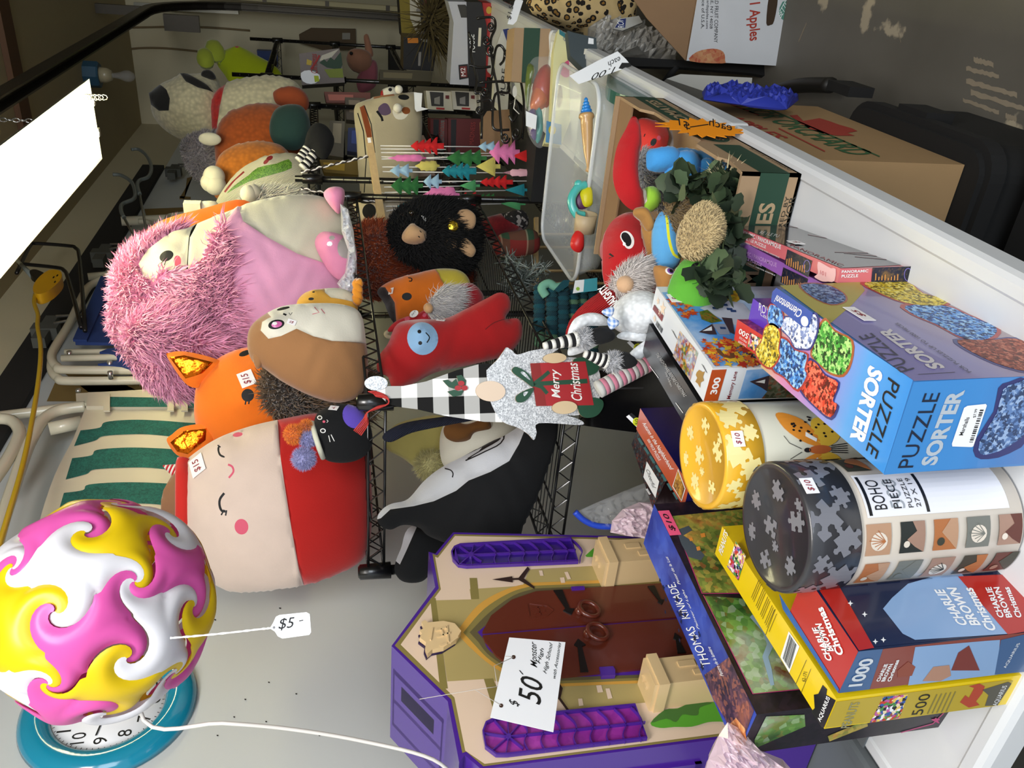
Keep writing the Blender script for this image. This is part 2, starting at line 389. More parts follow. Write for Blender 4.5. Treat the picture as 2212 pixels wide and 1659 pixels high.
def furball(mb, c, r, n, ln, mat, ax=None, w=.003, seed=1, down=.1, hemi=None):
    rs = np.random.RandomState(seed); d = rs.randn(n, 3); d /= np.linalg.norm(d, axis=1)[:, None]
    if hemi is not None:
        hv = nrm(hemi); d[(d@hv) < -.2] *= -1
    r = np.array((r,)*3 if isinstance(r, (int, float)) else r); ax = ax if ax is not None else np.eye(3)
    p = np.array(c)+((d*r)@ax); nr = (d/r)@ax; nr /= np.linalg.norm(nr, axis=1)[:, None]
    q = nr+rs.randn(n, 3)*.3; q[:, 2] -= down; q /= np.linalg.norm(q, axis=1)[:, None]; L = ln*(.6+.6*rs.rand(n)); sd = np.cross(q, rs.randn(n, 3)); sd /= np.linalg.norm(sd, axis=1)[:, None]
    W = np.empty((n, 3, 3)); W[:, 0] = p-sd*w/2; W[:, 1] = p+sd*w/2; W[:, 2] = p+q*L[:, None]
    b0 = mb.n; mb.V.extend(map(tuple, W.reshape(-1, 3).tolist())); mb.n += 3*n; k = mb.mi(mat)
    for i in range(n): mb.Fc.append((b0+3*i, b0+3*i+1, b0+3*i+2)); mb.m.append(k); mb.sm.append(False)
def sticker(parent, puff, x, y, w, h, txt, rot=0, label='white price sticker', lift=.002, name='price_sticker'):
    """small handwritten price label stuck on the fabric; rot in degrees, 0 = reading upright in the room"""
    p, n = puff.at(x, y, lift); s = nrm(np.cross((0, 0, 1.), n)); t = np.cross(n, s); a = math.radians(rot)
    s2 = s*math.cos(a)+t*math.sin(a); pl = Pl(p, s=s2, t=np.cross(n, s2)); return note(parent, pl, w, h, txt, name, label)
def note(parent, pl, w, h, txt, name='price_sticker', label=None, col='#f4f1f2', ink='#8c1d2c', th=.0006):
    mb = MB(); c = [(-w/2, -h/2), (w/2, -h/2), (w/2, h/2), (-w/2, h/2)]
    mb.prism(pl, c, 0, th, M('paper '+col, col, .5), px=False)
    f = .5*w if len(txt) < 3 else .72*w
    mb.text(pl, txt, (-f/2, -h*.25), (f/2, -h*.25), (-f/2, h*.27), M('ink '+ink, ink, .6), th+.0005, shear=.2, bold=.01, px=False)
    return mb.build(name, parent, label)
# ================================================================ the garage
WX, BY, ZC = -1.7, 7.5, 3.0
m_wall = M('cream wall paint', '#c9bf9f', .7, 'wall'); m_low = M('white wall board', '#c9ccc9', .6, 'wall')
def struct(mb, name): return mb.build(name, kind='structure')
mb = MB().box((WX-.1, -2.5, -.06), (5, BY+.1, 0), M('worn floor', '#5a574f', .55, 'floor')); R = random.Random(9)
for a, b, w in (((2103, 128), (2146, 140), 15), ((2087, 148), (2158, 165), 13), ((2087, 175), (2197, 206), 14), ((2097, 199), (2220, 238), 14), ((2080, 216), (2158, 243), 11), ((2172, 250), (2196, 258), 14), ((1725, 90), (1742, 50), 6), ((1940, 70), (1946, 92), 5)):
    n = 16; A = [PZ(a[0]+(b[0]-a[0])*k/n, a[1]+(b[1]-a[1])*k/n-w/2*R.uniform(.5, 1.1), .0006) for k in range(n+1)]; Bq = [PZ(a[0]+(b[0]-a[0])*k/n, a[1]+(b[1]-a[1])*k/n+w/2*R.uniform(.5, 1.1), .0006) for k in range(n+1)]
    mb.add(A+Bq, [(k, k+1, n+2+k, n+1+k) for k in range(n)], M('old floor adhesive', '#8b7f6c', .8, 'card'))
struct(mb, 'floor')
struct(MB().box((WX-.1, -2.5, ZC), (5, BY+.1, ZC+.08), M('ceiling paint', '#a89a78', .8, 'wall')), 'ceiling')
mb = MB().box((WX-.1, -2.5, 2.62), (WX, BY, ZC), m_wall).box((WX-.1, -2.5, 0), (WX, BY, 2.62), m_low)
mb.box((WX-.1, -2.5, .9), (WX+.001, -2.4, 1), m_low)
W = Pl((WX, 2, 1), 90)
for q in ([(404, 385), (398, 430), (388, 428), (416, 382)], [(388, 424), (412, 426), (412, 431), (388, 431)], [(101, 868), (120, 825), (250, 822), (345, 868)], [(312, 452), (412, 448), (412, 466), (316, 470)], [(200, 855), (130, 800), (340, 822), (338, 868)]):
    mb.poly(W, q, M('old brown adhesive', '#8a713f', .8, 'card'), .002)
for x, y in [(465, 1340), (581, 1475), (530, 1512), (605, 1315), (575, 1560), (690, 1590), (700, 1230), (506, 1550), (640, 1500), (470, 1590)]:
    mb.poly(W, oval(x, y, 2.2, 1.5, 20, 8), M('nail hole', '#1f1b17', .9), .002)
struct(mb, 'wall_left')
struct(MB().box((WX, BY, 0), (5, BY+.1, ZC), m_wall), 'wall_back')
struct(MB().box((3.6, -2.5, 0), (3.7, BY, ZC), m_wall), 'wall_right')
# timber strip across the ceiling
a, b = PZ(12, 118, ZC), PZ(50, 300, ZC)
struct(MB().box((b[0]-.12, b[1]-.05, ZC-.03), (a[0]+.9, b[1]+.10, ZC-.002), M('brown timber', '#5d3d22', .7, 'wood', s=(2, 20, 20))), 'trim_1')
# black storage rail along the wall
a, b = PX(-60, 900, WX), PX(352, 365, WX)
mb = MB(); mb.box((WX, 2.2, 2.62), (WX+.028, b[1], 2.76), M('black painted rail', '#22201e', .5, 'card')).build('wall_rail', label='long black rail along the left wall under the ceiling carrying hooks and chairs', cat='rail')
m_chr = M('bright steel', '#c8c8c4', .25, 'metal'); m_gry = M('grey rubber grip', '#7b8380', .45, 'gloss'); m_blk = M('black satin metal', '#101012', .35, 'gloss')
def pxtube(mb, pl, pts, r, mat, n=5, **k):
    P = [pl.w(*q) for q in (crv(pts, n, False) if n > 1 else pts)]; return mb.tube(P, r, mat, **k)
def hook(rail_x, pts_a, pts_b, X, label, colgrip):
    pl = Pl((X, 3, 2), 90); o = pl.w(*pts_a[-1]); t = thing('tool_hook', o, label, 'hook', None)
    for pa in (pts_a, pts_b):
        k = len(pa)-2; mb = MB(); pxtube(mb, pl, pa[:k+1], .011, colgrip); mb.build('rubber_grip', t)
        mb = MB(); mb.tube([pl.w(*pa[k]), pl.w(*pa[-1])], .007, m_chr); mb.build('prong', t)
    return t
hook(0, [(284, 323), (300, 323), (318, 338), (327, 362), (320, 382), (301, 390), (297, 402), (302, 420), (318, 510)], [(244, 377), (262, 379), (284, 393), (292, 415), (288, 430), (264, 441), (262, 456), (268, 470), (300, 530)], -1.52, 'grey rubber tipped double hook with bright steel prongs above the pink plush', m_gry)
pl = Pl((-1.5, 3, 2), 90); t = thing('bike_hook', pl.w(100, 540), 'black square bent metal hook pair over the folded blue chair', 'hook')
for pts in ([(36, 590), (52, 556), (66, 530), (80, 526), (148, 531), (163, 536), (172, 560), (184, 715)], [(40, 569), (56, 571), (122, 578), (138, 584), (148, 604), (176, 708)]):
    mb = MB(); pxtube(mb, pl, pts, .0085, m_blk, 3); mb.build('hook_arm', t)
# grey clamps on the rail
mcl = M('grey clamp', '#55564f', .5, 'card')
for x, y, r, lb in ((222, 553, 40, 'grey plastic rail clamp with wire loop beside the pink plush'), (100, 717, 34, 'grey plastic rail clamp above the striped chair'), (375, 372, 44, 'steel hasp and hook at the far end of the black rail')):
    p = PX(x, y, -1.64); t = thing('rail_clamp', p, lb, 'clamp')
    MB().box((-.02, -.11, -.025), (.025, .11, .025), mcl, p, np.eye(3)).box((-.025, -.03, -.05), (.03, .03, .05), mcl, p, np.eye(3)).build('clamp_body', t)
    mb = MB(); mb.tube([p+(0.03, .02, -.03), p+(.045, .03, -.12), p+(.03, .06, -.16), p+(.03, .1, -.12), p+(.03, .09, -.02)], .006, m_chr); mb.build('wire_loop', t)
# ---- folded chairs hung on the wall
m_crm = M('cream painted tube', '#d6cfb6', .35, 'gloss'); m_nvy = M('navy canvas', '#27407c', .85, 'card')
pl = Pl((-1.56, 3, 2), 90); t = thing('folding_chair', pl.w(220, 780), 'folded blue canvas chair with cream tube frame hung flat on the wall', 'chair')
mb = MB()
pxtube(mb, pl, [(300, 596), (235, 598), (210, 608), (185, 628), (150, 700), (118, 752), (112, 775), (124, 792), (155, 799), (420, 800)], .0165, m_crm)
pxtube(mb, pl.off(-.03), [(112, 780), (112, 800), (126, 817), (160, 823), (420, 820)], .0165, m_crm)
mb.build('tube_frame', t)
mb = MB(); pxtube(mb, pl.off(.02), [(140, 760), (420, 758)], .011, m_crm, 1); pxtube(mb, pl.off(.03), [(133, 774), (420, 768)], .013, m_crm, 1); pxtube(mb, pl, [(168, 742), (300, 600)], .011, m_crm, 1)
for x, y in ((239, 796), (240, 818), (152, 774)): mb.tube([pl.w(x, y), pl.w(x, y, .03)], .009, m_chr)
mb.build('folding_arm', t)
MB().prism(pl, [(224, 610), (480, 613), (480, 752), (164, 748), (170, 728)], .005, .018, m_nvy).prism(pl, [(220, 608), (250, 612), (190, 748), (160, 747)], .018, .028, m_nvy).build('canvas_seat', t)
MB().prism(pl, [(219, 783), (236, 776), (287, 770), (400, 776), (400, 800), (334, 812), (287, 802), (250, 788)], .02, .045, m_nvy).prism(pl.off(-.02), [(215, 806), (250, 800), (400, 806), (400, 822), (334, 822), (270, 812)], .02, .04, m_nvy).build('canvas_armrest', t)
pl = Pl((-1.60, 4.5, 2), 90); t = thing('folding_chair', pl.w(340, 480), 'cream tube beach chair hung in shadow behind the pink and orange plush', 'chair')
mb = MB(); pxtube(mb, pl, [(262, 478), (500, 466)], .026, m_crm, 1); pxtube(mb, pl.off(.03), [(355, 494), (362, 476), (380, 466), (500, 458)], .02, m_crm); pxtube(mb, pl.off(.02), [(300, 478), (326, 482), (334, 500), (322, 520), (316, 545)], .014, m_crm); pxtube(mb, pl, [(190, 598), (300, 588), (330, 590)], .018, m_crm, 1); mb.build('tube_frame', t)
MB().prism(pl.off(.03), [(320, 500), (460, 490), (470, 560), (290, 580)], 0, .02, M('yellowed sling', '#b8a868', .9, 'card')).build('sling', t)
# striped green and cream chair
m_can = M('cream canvas', '#c8bfa9', .9, 'card'); m_grn = M('dark green printed canvas', '#15504a', .9, 'painting', cols=['#12463f', '#185a52', '#1c6a60'], scale=30, dab=.5)
pl = Pl((-1.60, 2.3, 2), 90); t = thing('folding_chair', pl.w(250, 1000), 'folded deck chair with green and cream striped canvas behind the paper lamp', 'chair')
mb = MB(); body = crv([(190, 884), (300, 890), (480, 892)], 6, False)+crv([(560, 1000), (560, 1180), (90, 1180), (88, 1140), (120, 1040), (160, 960)], 4, False)
mb.prism(pl.off(.03), body, 0, .02, m_can); q = pl.off(.0508)
for k, (y0, y1) in enumerate(((908, 950), (968, 1022), (1043, 1100), (1125, 1180))):
    s = k*9
    up = crv([(188-s*2-14, y0+22), (215-s*2, y0+16), (228-s*2, y0+4), (285-s, y0-1), (350, y0+1), (420, y0+6), (560, y0+10)], 5, False); dn = crv([(160-s*2, y1+14), (205-s*2, y1+2), (225-s*2, y1-8), (300, y1-12), (360, y1-8), (420, y1), (560, y1+4)], 5, False)
    mb.poly(q, up+dn[::-1], m_grn, .0006)
mb.build('canvas_back', t)
MB().prism(pl.off(.045), [(192, 858), (480, 848), (480, 886), (188, 888), (190, 876)], 0, .02, m_can).poly(pl.off(.045), [(236, 868), (362, 870), (362, 890), (233, 890)], m_grn, .0206).poly(pl.off(.045), [(404, 870), (480, 870), (480, 890), (404, 892)], m_grn, .0206).build('canvas_flap', t)
mb = MB().prism(pl.off(.03), [(165, 856), (480, 838), (480, 852), (188, 878), (166, 874)], 0, .012, m_crm); mb.tube([pl.w(174, 868, .042), pl.w(174, 868, .052)], .009, m_chr); mb.build('top_rail', t)
for x in (230, 368, 398): MB().prism(pl.off(.066), [(x-5, 853), (x+8, 853), (x+8, 890), (x-6, 890)], 0, .006, m_can).build('canvas_tab', t)
mb = MB(); pxtube(mb, pl, [(-30, 903), (90, 888), (180, 876)], .018, m_crm); pxtube(mb, pl.off(.025), [(184, 878), (150, 882), (118, 890), (92, 908), (72, 940), (52, 985), (10, 1110), (-10, 1180)], .02, m_crm); mb.tube([pl.w(106, 927), pl.w(176, 912)], .023, m_crm); mb.build('tube_frame', t)
pl = Pl((-1.56, 1.9, 2), 90); mb = MB(); pxtube(mb, pl, [(-30, 905), (10, 905), (30, 912), (42, 932), (36, 955), (12, 1000), (-30, 1060)], .019, m_crm)
mb.build('chair_frame', label='curved cream tube frame at the edge of the picture left of the striped deck chair', cat='chair')
# ---- ceiling fixtures
m_wht = M('white enamel', '#dcdcd2', .4, 'gloss')
zf = 2.36; A = [PZ(0, 344, zf), PZ(0, 553, zf), PZ(196, 202, zf), PZ(229, 322, zf)]
x0, x1 = -.88, -.655; y0, y1 = 2.05, 3.42
t = thing('shop_light', ((x0+x1)/2, (y0+y1)/2, zf), 'bright twin tube fluorescent shop light hung on chains over the left wall', 'light')
mb = MB(); prof = [(x0-.035, zf-.005), (x0, zf+.03), (x0+.04, zf+.055), (x0+.075, zf+.065), (x1-.075, zf+.065), (x1-.04, zf+.055), (x1, zf+.03), (x1+.035, zf-.005)]
V = [(x, y, z) for y in (y0, y1) for x, z in prof]+[(x, y, z+.006) for y in (y0, y1) for x, z in prof]; n = len(prof)
Fc = [(i, i+1, n+i+1, n+i) for i in range(n-1)]+[(2*n+i, 2*n+i+1, 3*n+i+1, 3*n+i) for i in range(n-1)]; mb.add(V, Fc, m_wht)
mb.add([(x, y1, z) for x, z in prof], [tuple(range(n))], m_wht).add([(x, y0, z) for x, z in prof], [tuple(range(n))], m_wht); mb.build('reflector', t)
MB().box((-.80, y0, zf+.066), (-.735, y1, zf+.12), m_wht).build('ballast_housing', t)
for X in (-.825, -.71):
    MB().tube([(X, y0+.03, zf+.018), (X, y1+.035, zf+.018)], .019, M('lit fluorescent tube', '#fbf5c6', .4, 'emit', e=24), 12).build('fluorescent_tube', t)
    for Y in (y0+.02, y1+.045): MB().box((X-.015, Y-.012, zf), (X+.015, Y+.012, zf+.06), m_wht).build('tube_socket', t)
for Y in (y1-.06, y0+.1):
    mb = MB()
    for k in range(26):
        z = zf+.1+k*.0215; c = np.array((-.767, Y, z)); s = np.array((1., 0, 0) if k % 2 else (0, 1., 0))
        if z > ZC-.02: break
        mb.tube([c+s*.007*math.cos(a)+np.array((0, 0, .013))*math.sin(a) for a in np.linspace(0, 2*math.pi, 9)[:-1]], .0022, m_chr, 5, closed=True)
    mb.build('hanging_chain', t)
mb = MB(); P = [PZ(228, 210, 2.42)+np.array((0, 0, 0))]
for k in range(5): c = PZ(188+k*9, 210, 2.33); mb.tube([c+np.array((.010*math.cos(a), 0, .014*math.sin(a))) for a in np.linspace(0, 6.28, 9)[:-1]], .0025, m_chr, 5, closed=True)
mb.build('loose_chain', t)
c = PZ(184, 160, ZC); t = thing('ceiling_bulb', c, 'bare clear bulb in a blue ceiling box behind the shop light', 'light')
e = np.eye(3); MB().lathe(c-(0, 0, .09), [(0, 0), (.075, 0), (.082, .01), (.082, .09), (0, .09)], M('blue electrical box', '#2a4f66', .5), seg=8, smooth=False).build('electrical_box', t)
MB().lathe(c-(0, 0, .16), [(0, 0), (.03, 0), (.045, .03), (.05, .07), (0, .07)], M('porcelain socket', '#b3a888', .4, 'gloss')).build('lamp_socket', t)
MB().lathe(c-(0, 0, .30), [(.0, 0), (.022, .008), (.036, .035), (.036, .06), (.02, .10), (.014, .14)], M('clear glass', '#ffffff', .05, 'clear', fac=.12)).tube([c-(0, 0, .16), c-(.01, 0, .21), c-(-.01, 0, .21), c-(0, 0, .17)], .0008, m_chr, 4).build('glass_bulb', t)
# overhead door track
Xt = PY(600, 18, 7.3)[0]; zt = PX(0, 216, Xt)[2]; m_trk = M('galvanized track', '#4c4841', .45, 'metal')
path = [(Xt, 1.6, zt), (Xt, 6.55, zt)]+[(Xt, 6.55+.7*math.sin(a), zt-.7+.7*math.cos(a)) for a in np.linspace(.15, 1.57, 9)]+[(Xt, 7.25, .3)]
mb = MB(); P = [np.array(p) for p in path]; V = []; Fc = []; sec = [(-.028, -.03), (.028, -.03), (.028, .03), (.02, .03), (.02, -.02), (-.02, -.02), (-.02, .03), (-.028, .03)]; ns = len(sec)
for i, p in enumerate(P):
    d = nrm(P[min(i+1, len(P)-1)]-P[max(i-1, 0)]); nn = np.cross((1., 0, 0), d)
    for a, b in sec: V.append(p+np.array((1., 0, 0))*a-nn*b)
for i in range(len(P)-1):
    for j in range(ns): Fc.append((i*ns+j, i*ns+(j+1) % ns, (i+1)*ns+(j+1) % ns, (i+1)*ns+j))
t = thing('door_track', P[0], 'curved metal overhead door track crossing the top of the picture to the back wall', 'door track')
mb.add(V, Fc, m_trk).build('rail', t)
for q in (((Xt-.03, 6.5, zt+.03), (Xt+.03, 6.54, ZC)), ((Xt-.03, 3.0, zt+.03), (Xt+.03, 3.04, ZC)), ((Xt-.14, 6.7, zt-.32), (Xt-.03, 6.74, zt-.08))): MB().box(*q, m_trk).build('bracket', t)
# sectional garage door standing in the back wall, right of the track
t = MB().box((Xt+.04, 7.3, 0), (3.4, 7.36, 2.45), M('door panel paint', '#b5ab84', .7, 'wall')); 
for k in range(5): t.box((Xt+.04, 7.285, .48*k), (3.4, 7.3, .48*k+.03), m_trk)
for k in range(6): t.box((Xt+.08+k*.68, 7.28, 0), (Xt+.14+k*.68, 7.3, 2.45), M('door frame paint', '#8f886c', .6, 'wall'))
t.build('door_1', kind='structure')
# things on the back wall
P0 = Pl((0, BY-.02, 1), 0)
MB().prism(P0, [(290, 4), (514, 18), (516, 30), (290, 18)], 0, .03, M('punched steel', '#a7a69b', .3, 'metal')).build('steel_angle', label='punched galvanized steel strip fixed upright on the back wall', cat='bracket')
mb = MB().prism(P0, [(556, 106), (600, 108), (601, 141), (560, 138)], .0, .08, M('blue junction box', '#27407a', .5)); mb.build('junction_box', label='small blue electrical box on the back wall', cat='electrical box')
MB().prism(P0, [(646, 74), (672, 60), (768, 62), (769, 106), (696, 107), (648, 92)], 0, .03, M('dull brown board', '#5b4a33', .8, 'card')).prism(P0, [(739, 70), (756, 70), (756, 84), (739, 84)], .03, .032, M('grey label', '#8f8b80', .7)).build('brown_board', label='brown board with clipped corners fixed to the wall behind the far shelf pole', cat='board')
for pts, lb in (([(228, 70), (246, 105), (248, 160), (262, 235), (272, 268), (262, 290), (232, 318)], 'thin brown cable stapled up the back wall corner'), ([(252, 110), (300, 104), (352, 104), (400, 108), (470, 116)], 'thin brown cable looped along the back wall'), ([(250, 60), (420, 58), (540, 66)], 'straight thin wire along the top of the back wall')):
    mb = MB(); pxtube(mb, Pl((0, BY-.01, 1), 0), pts, .008, M('old brown cable', '#7a6848', .7), seg=6); mb.build('wall_cable', label=lb, cat='cable')
# yellow extension cord with three way head
pl = Pl((-1.42, 1.95, 2.2), 90); t = thing('extension_cord', pl.w(60, 900), 'yellow extension cord with a three way head hanging at the left', 'extension cord')
m_yel = M('yellow rubber', '#c9a41c', .45, 'gloss')
mb = MB(); pxtube(mb, pl, [(76, 636), (74, 655), (82, 680), (81, 705), (88, 752), (84, 815), (70, 905), (48, 1010), (10, 1140), (-20, 1240)], .0075, m_yel); mb.build('cord', t)
mb = MB().prism(pl, crv([(74, 630), (84, 612), (108, 594), (132, 596), (134, 612), (114, 634), (90, 646), (76, 642)], 4), -.022, .022, M('yellow head plastic', '#e0aa12', .4, 'gloss'), smooth=True)
for x, y in ((118, 610), (126, 606), (121, 620)): mb.poly(pl, oval(x, y, 1.6, 3, 40, 8), m_blk, .0226)
mb.build('socket_head', t)
mb = MB().prism(pl, crv([(66, 590), (80, 588), (104, 600), (98, 608), (84, 608), (68, 600)], 3), -.012, .012, m_blk); mb.tube([pl.w(70, 596), pl.w(46, 572)], [.012, .008], m_gry); mb.build('plug', t)
mb = MB(); pxtube(mb, pl, [(50, 576), (28, 555), (5, 548), (-20, 540)], .008, M('grey cord', '#8b8a70', .5)); mb.build('supply_cord', t)
# ================================================================ wire shelving
m_rack = M('black epoxy wire', '#0d0d0f', .32, 'gloss')
def rack(x0, x1, y0, y1, levels, ztop, label, decks=None):
    t = thing('wire_shelving_rack', ((x0+x1)/2, (y0+y1)/2, 0), label, 'shelving rack', 'black wire shelving racks in a row along the wall')
    for (x, y), zt in zip(((x0, y0), (x1, y0), (x0, y1), (x1, y1)), ztop):
        mb = MB(); z = .02; mb.tube([(x, y, 0), (x, y, zt)], .0127, m_rack, 14)
        for L in levels: mb.lathe((x, y, L-.055), [(.0127, 0), (.021, 0), (.019, .075), (.0127, .08)], m_rack, seg=16)
        k = 0
        while z < zt: mb.lathe((x, y, z), [(.0127, 0), (.0134, .001), (.0134, .003), (.0127, .004)], m_rack, seg=12); z += .0254*2; k += 1
        p = mb.build('post', t)
    for L in levels:
        mb = MB(); q = .016
        cs = [(x0+q, y0), (x1-q, y0)], [(x1, y0+q), (x1, y1-q)], [(x1-q, y1), (x0+q, y1)], [(x0, y1-q), (x0, y0+q)]
        for a, b in cs:
            a, b = np.array(a), np.array(b); l = np.linalg.norm(b-a); d = (b-a)/l
            for z in (L, L-.038): mb.tube([(*a, z), (*b, z)], .0036, m_rack, 6)
            n = max(4, int(l/.028)); zz = []
            for i in range(n+1): p = a+d*l*i/n; zz.append((p[0], p[1], L-.003 if i % 2 else L-.035))
            mb.tube(zz, .0024, m_rack, 5, smooth=False)
        ny = int((y1-y0)/.028)
        for i in range(1, ny): y = y0+(y1-y0)*i/ny; mb.tube([(x0, y, L-.002), (x1, y, L-.002)], .0016, m_rack, 4, cap=False)
        for x in (x0+(x1-x0)*.33, x0+(x1-x0)*.66): mb.tube([(x, y0, L-.006), (x, y1, L-.006)], .0028, m_rack, 5)
        mb.build('wire_shelf', t)
    return t
RA = (-1.42, -.93, 1.55, 3.05); S1, S2 = 1.44, .985
rack(*RA, [.22, S2, S1], [1.46, 1.46, 1.46, 1.46], 'near black wire rack carrying the big plush toys')
rack(-1.42, -.93, 3.27, 4.68, [.3, 1.0, 1.58], [1.63, 1.63, 1.60, 1.60], 'middle black wire rack behind the hanging felt trees')
rack(-1.42, -.93, 5.5, 7.1, [.3, .98, 1.42, 1.86], [2.05]*4, 'far tall black wire rack beside the back wall')
# ================================================================ plush toys on the shelves
def plush(n, c, **k): return M('plush '+n, c, .95, 'plush', **k)
def terry(n, c, **k): return M('terry '+n, c, 1, 'terry', **k)
def furm(n, c, **k): return M('fur '+n, c, .85, 'fur', **k)
K = plush('black', '#07080b', sheen=.03); m_thr = M('black thread', '#0a0a0e', .7); m_pkt = M('pink thread', '#d2576f', .8); m_wth = M('white thread', '#eceae6', .7)
def pl_at(x, y, d, th=30): return Pl(AD(x, y, d), th)
def toy(name, x, y, d, label, cat, outline, T, mat, th=30, group=None, **k):
    pl = pl_at(x, y, d, th); p = Puff(pl, outline, T, mat, **k)
    V = np.array(p.mb.V); c = (V.min(0)+V.max(0))/2; c[2] = V[:, 2].min()
    if name == 'hat_gnome_plush': group = 'woolly hat gnomes piled on the middle rack'
    t = thing(name, c, label, cat, group)
    return t, p, pl
def ballp(t, name, c, r, mat, fur=None, seed=1, label=None, ax=None, n=900, ln=.012, w=.0022):
    mb = MB(); mb.ell(c, r, mat, ax, 20, 12)
    if fur: furball(mb, c, r, n, ln, fur, ax, w, seed)
    return mb.build(name, t, label)
def small(pl, outline, T, mat, t, name, label=None, fur=None, regions=(), **k):
    p = Puff(pl, outline, T, mat, regions, res=k.pop('res', 14), **k)
    if fur: p.fur(fur[0], fur[1], fur[2], w=fur[3] if len(fur) > 3 else .003)
    p.build(name, t, label); return p
# --- big red and beige plush with closed eyes
eye1 = stroke(crv([(480, 958), (480, 968), (485, 977), (495, 981)], 4, False), [1]*2+[4]*9+[3]*2)
eye2 = stroke(crv([(499, 1051), (491, 1062), (490, 1074), (495, 1085), (503, 1086)], 4, False), 5)
t, p, pl = toy('holiday_plush', 600, 1090, 2.06, 'big rounded plush with beige sleeping face and red body on the top shelf', 'plush toy',
    [(390, 1060), (392, 1010), (412, 985), (469, 947), (536, 922), (604, 906), (688, 892), (755, 902), (792, 950), (803, 1050), (803, 1140), (788, 1203), (739, 1236), (661, 1263), (570, 1275), (502, 1278), (450, 1250), (410, 1190), (394, 1130)], .15, plush('holiday red', '#b5160f'),
    regions=[([(370, 960), (500, 900), (599, 904), (612, 982), (634, 1117), (660, 1290), (440, 1300), (370, 1150)], plush('warm beige', '#d9c3b4')), (eye1, m_thr), (stroke([(484, 962), (477, 958)], 2.5), m_thr), (eye2, m_thr), (stroke([(500, 1083), (494, 1094)], 3), m_thr), (stroke([(505, 1084), (503, 1095)], 3), m_thr),
             (stroke(crv([(504, 995), (513, 999), (516, 1009), (507, 1021)], 4, False), 4), m_pkt), (oval(535, 1117, 14, 16), m_pkt), (oval(517, 937, 11, 4.5, -8), m_pkt)], res=46)
p.build('body', t)
mb = MB(); mb.tube([p.at(398, y, .004)[0] if 985 < y < 1150 else pl.w(398, y) for y in range(992, 1146, 12)], .017, plush('holiday red2', '#c5241b'), 12); mb.build('hat_cuff', t, 'red cuff round the top of the head')
sticker(t, p, 427, 1006, .055, .04, '$15', 90-70)
# toys squeezed behind it
t, p, pl = toy('unicorn_plush', 385, 1060, 2.28, 'brown and white plush with a candy striped horn squeezed behind the red and beige plush', 'plush toy',
    [(350, 1110), (352, 1070), (372, 1025), (400, 1000), (470, 1010), (480, 1120), (440, 1150), (370, 1140)], .08, plush('toy brown', '#8c6244'), regions=[([(330, 1000), (372, 1020), (356, 1070), (356, 1120), (330, 1130)], plush('toy white', '#d9dad4'))])
p.build('body', t); mb = MB(); a, b = pl.w(384, 1018), pl.w(352, 1006)
for k in range(8): f = k/8; g = (k+1)/8; mb.tube([a+(b-a)*f, a+(b-a)*g], [.021*(1-f)+.002, .021*(1-g)+.002], plush('candy red', '#c01a28') if k % 2 else plush('candy white', '#e9e2dc'), 12)
mb.build('striped_horn', t)
# --- orange fox with foil ears
t, p, pl = toy('fox_plush', 540, 860, 2.32, 'bright orange round plush with shiny orange foil ears', 'plush toy',
    [(419, 885), (428, 825), (468, 776), (540, 749), (625, 760), (690, 800), (700, 900), (650, 960), (540, 985), (460, 960), (428, 930)], .15, plush('fox orange', '#ee7611'),
    regions=[(oval(546, 853, 13, 13), m_thr), (stroke([(543, 862), (541, 872)], 3), m_thr), (stroke([(550, 862), (548, 871)], 3), m_thr), (oval(534, 765, 13, 6, -20), m_thr)], res=34)
p.build('body', t); sticker(t, p, 533, 819, .05, .04, '$15', 20)
mfo = M('orange foil', '#d86a10', .22, 'foil')
for pts, fo in (([(361, 771), (366, 762), (397, 759), (450, 770), (478, 784), (458, 808), (436, 824), (426, 838), (398, 826)], [(368, 772), (400, 768), (462, 783), (440, 806), (424, 812), (403, 818)]),
                ([(360, 952), (372, 938), (398, 921), (456, 917), (462, 950), (430, 990), (411, 990), (382, 983)], [(370, 955), (400, 930), (448, 925), (446, 950), (408, 980), (385, 975)])):
    e = small(pl.off(.05), pts, .022, plush('fox orange', ''), t, 'ear', smooth=4, regions=[(fo, mfo)])
# --- giant pink furry plush
mpk = plush('soft pink', '#eaa6c8'); mcr = plush('cream velour', '#d5d0b9'); mpf = furm('pink strands', '#f3aacb'); mpb = plush('deep pink base', '#e48ab3')
bm = 'giant pink furry plush with cream face and belly, largest toy on the top shelf'
t, p, pl = toy('furry_plush', 520, 620, 2.62, bm, 'plush toy',
    [(256, 650), (262, 590), (288, 548), (334, 524), (372, 508), (425, 483), (491, 457), (560, 432), (647, 420), (704, 428), (745, 460), (765, 530), (768, 620), (760, 700), (700, 760), (600, 800), (480, 845), (400, 848), (330, 820), (278, 760), (256, 700)], .23, mpk, th=24,
    regions=[([(230, 640), (240, 560), (300, 510), (372, 490), (500, 430), (500, 500), (517, 520), (519, 599), (525, 725), (540, 800), (500, 880), (300, 880), (230, 750)], mpb),
             ([(318, 574), (334, 543), (372, 513), (425, 480), (500, 445), (516, 448), (488, 512), (472, 555), (444, 580), (415, 593), (381, 588), (356, 612), (331, 600)], mcr),
             ([(519, 440), (526, 465), (535, 487), (585, 521), (647, 555), (704, 574), (800, 560), (800, 400), (600, 400)], mcr),
             (stroke([(425, 470), (424, 520), (426, 590)], 2.6), m_thr), (oval(381, 559, 15, 11, -20), m_thr), (oval(405, 570, 7.5, 12, -10), m_pkt), (stroke([(376, 568), (371, 575)], 2), m_thr), (stroke([(381, 570), (378, 578)], 2), m_thr)], res=52, wr=.02)
p.fur(15000, .055, mpf, w=.005, region=[0], down=.5)
p.build('body', t)
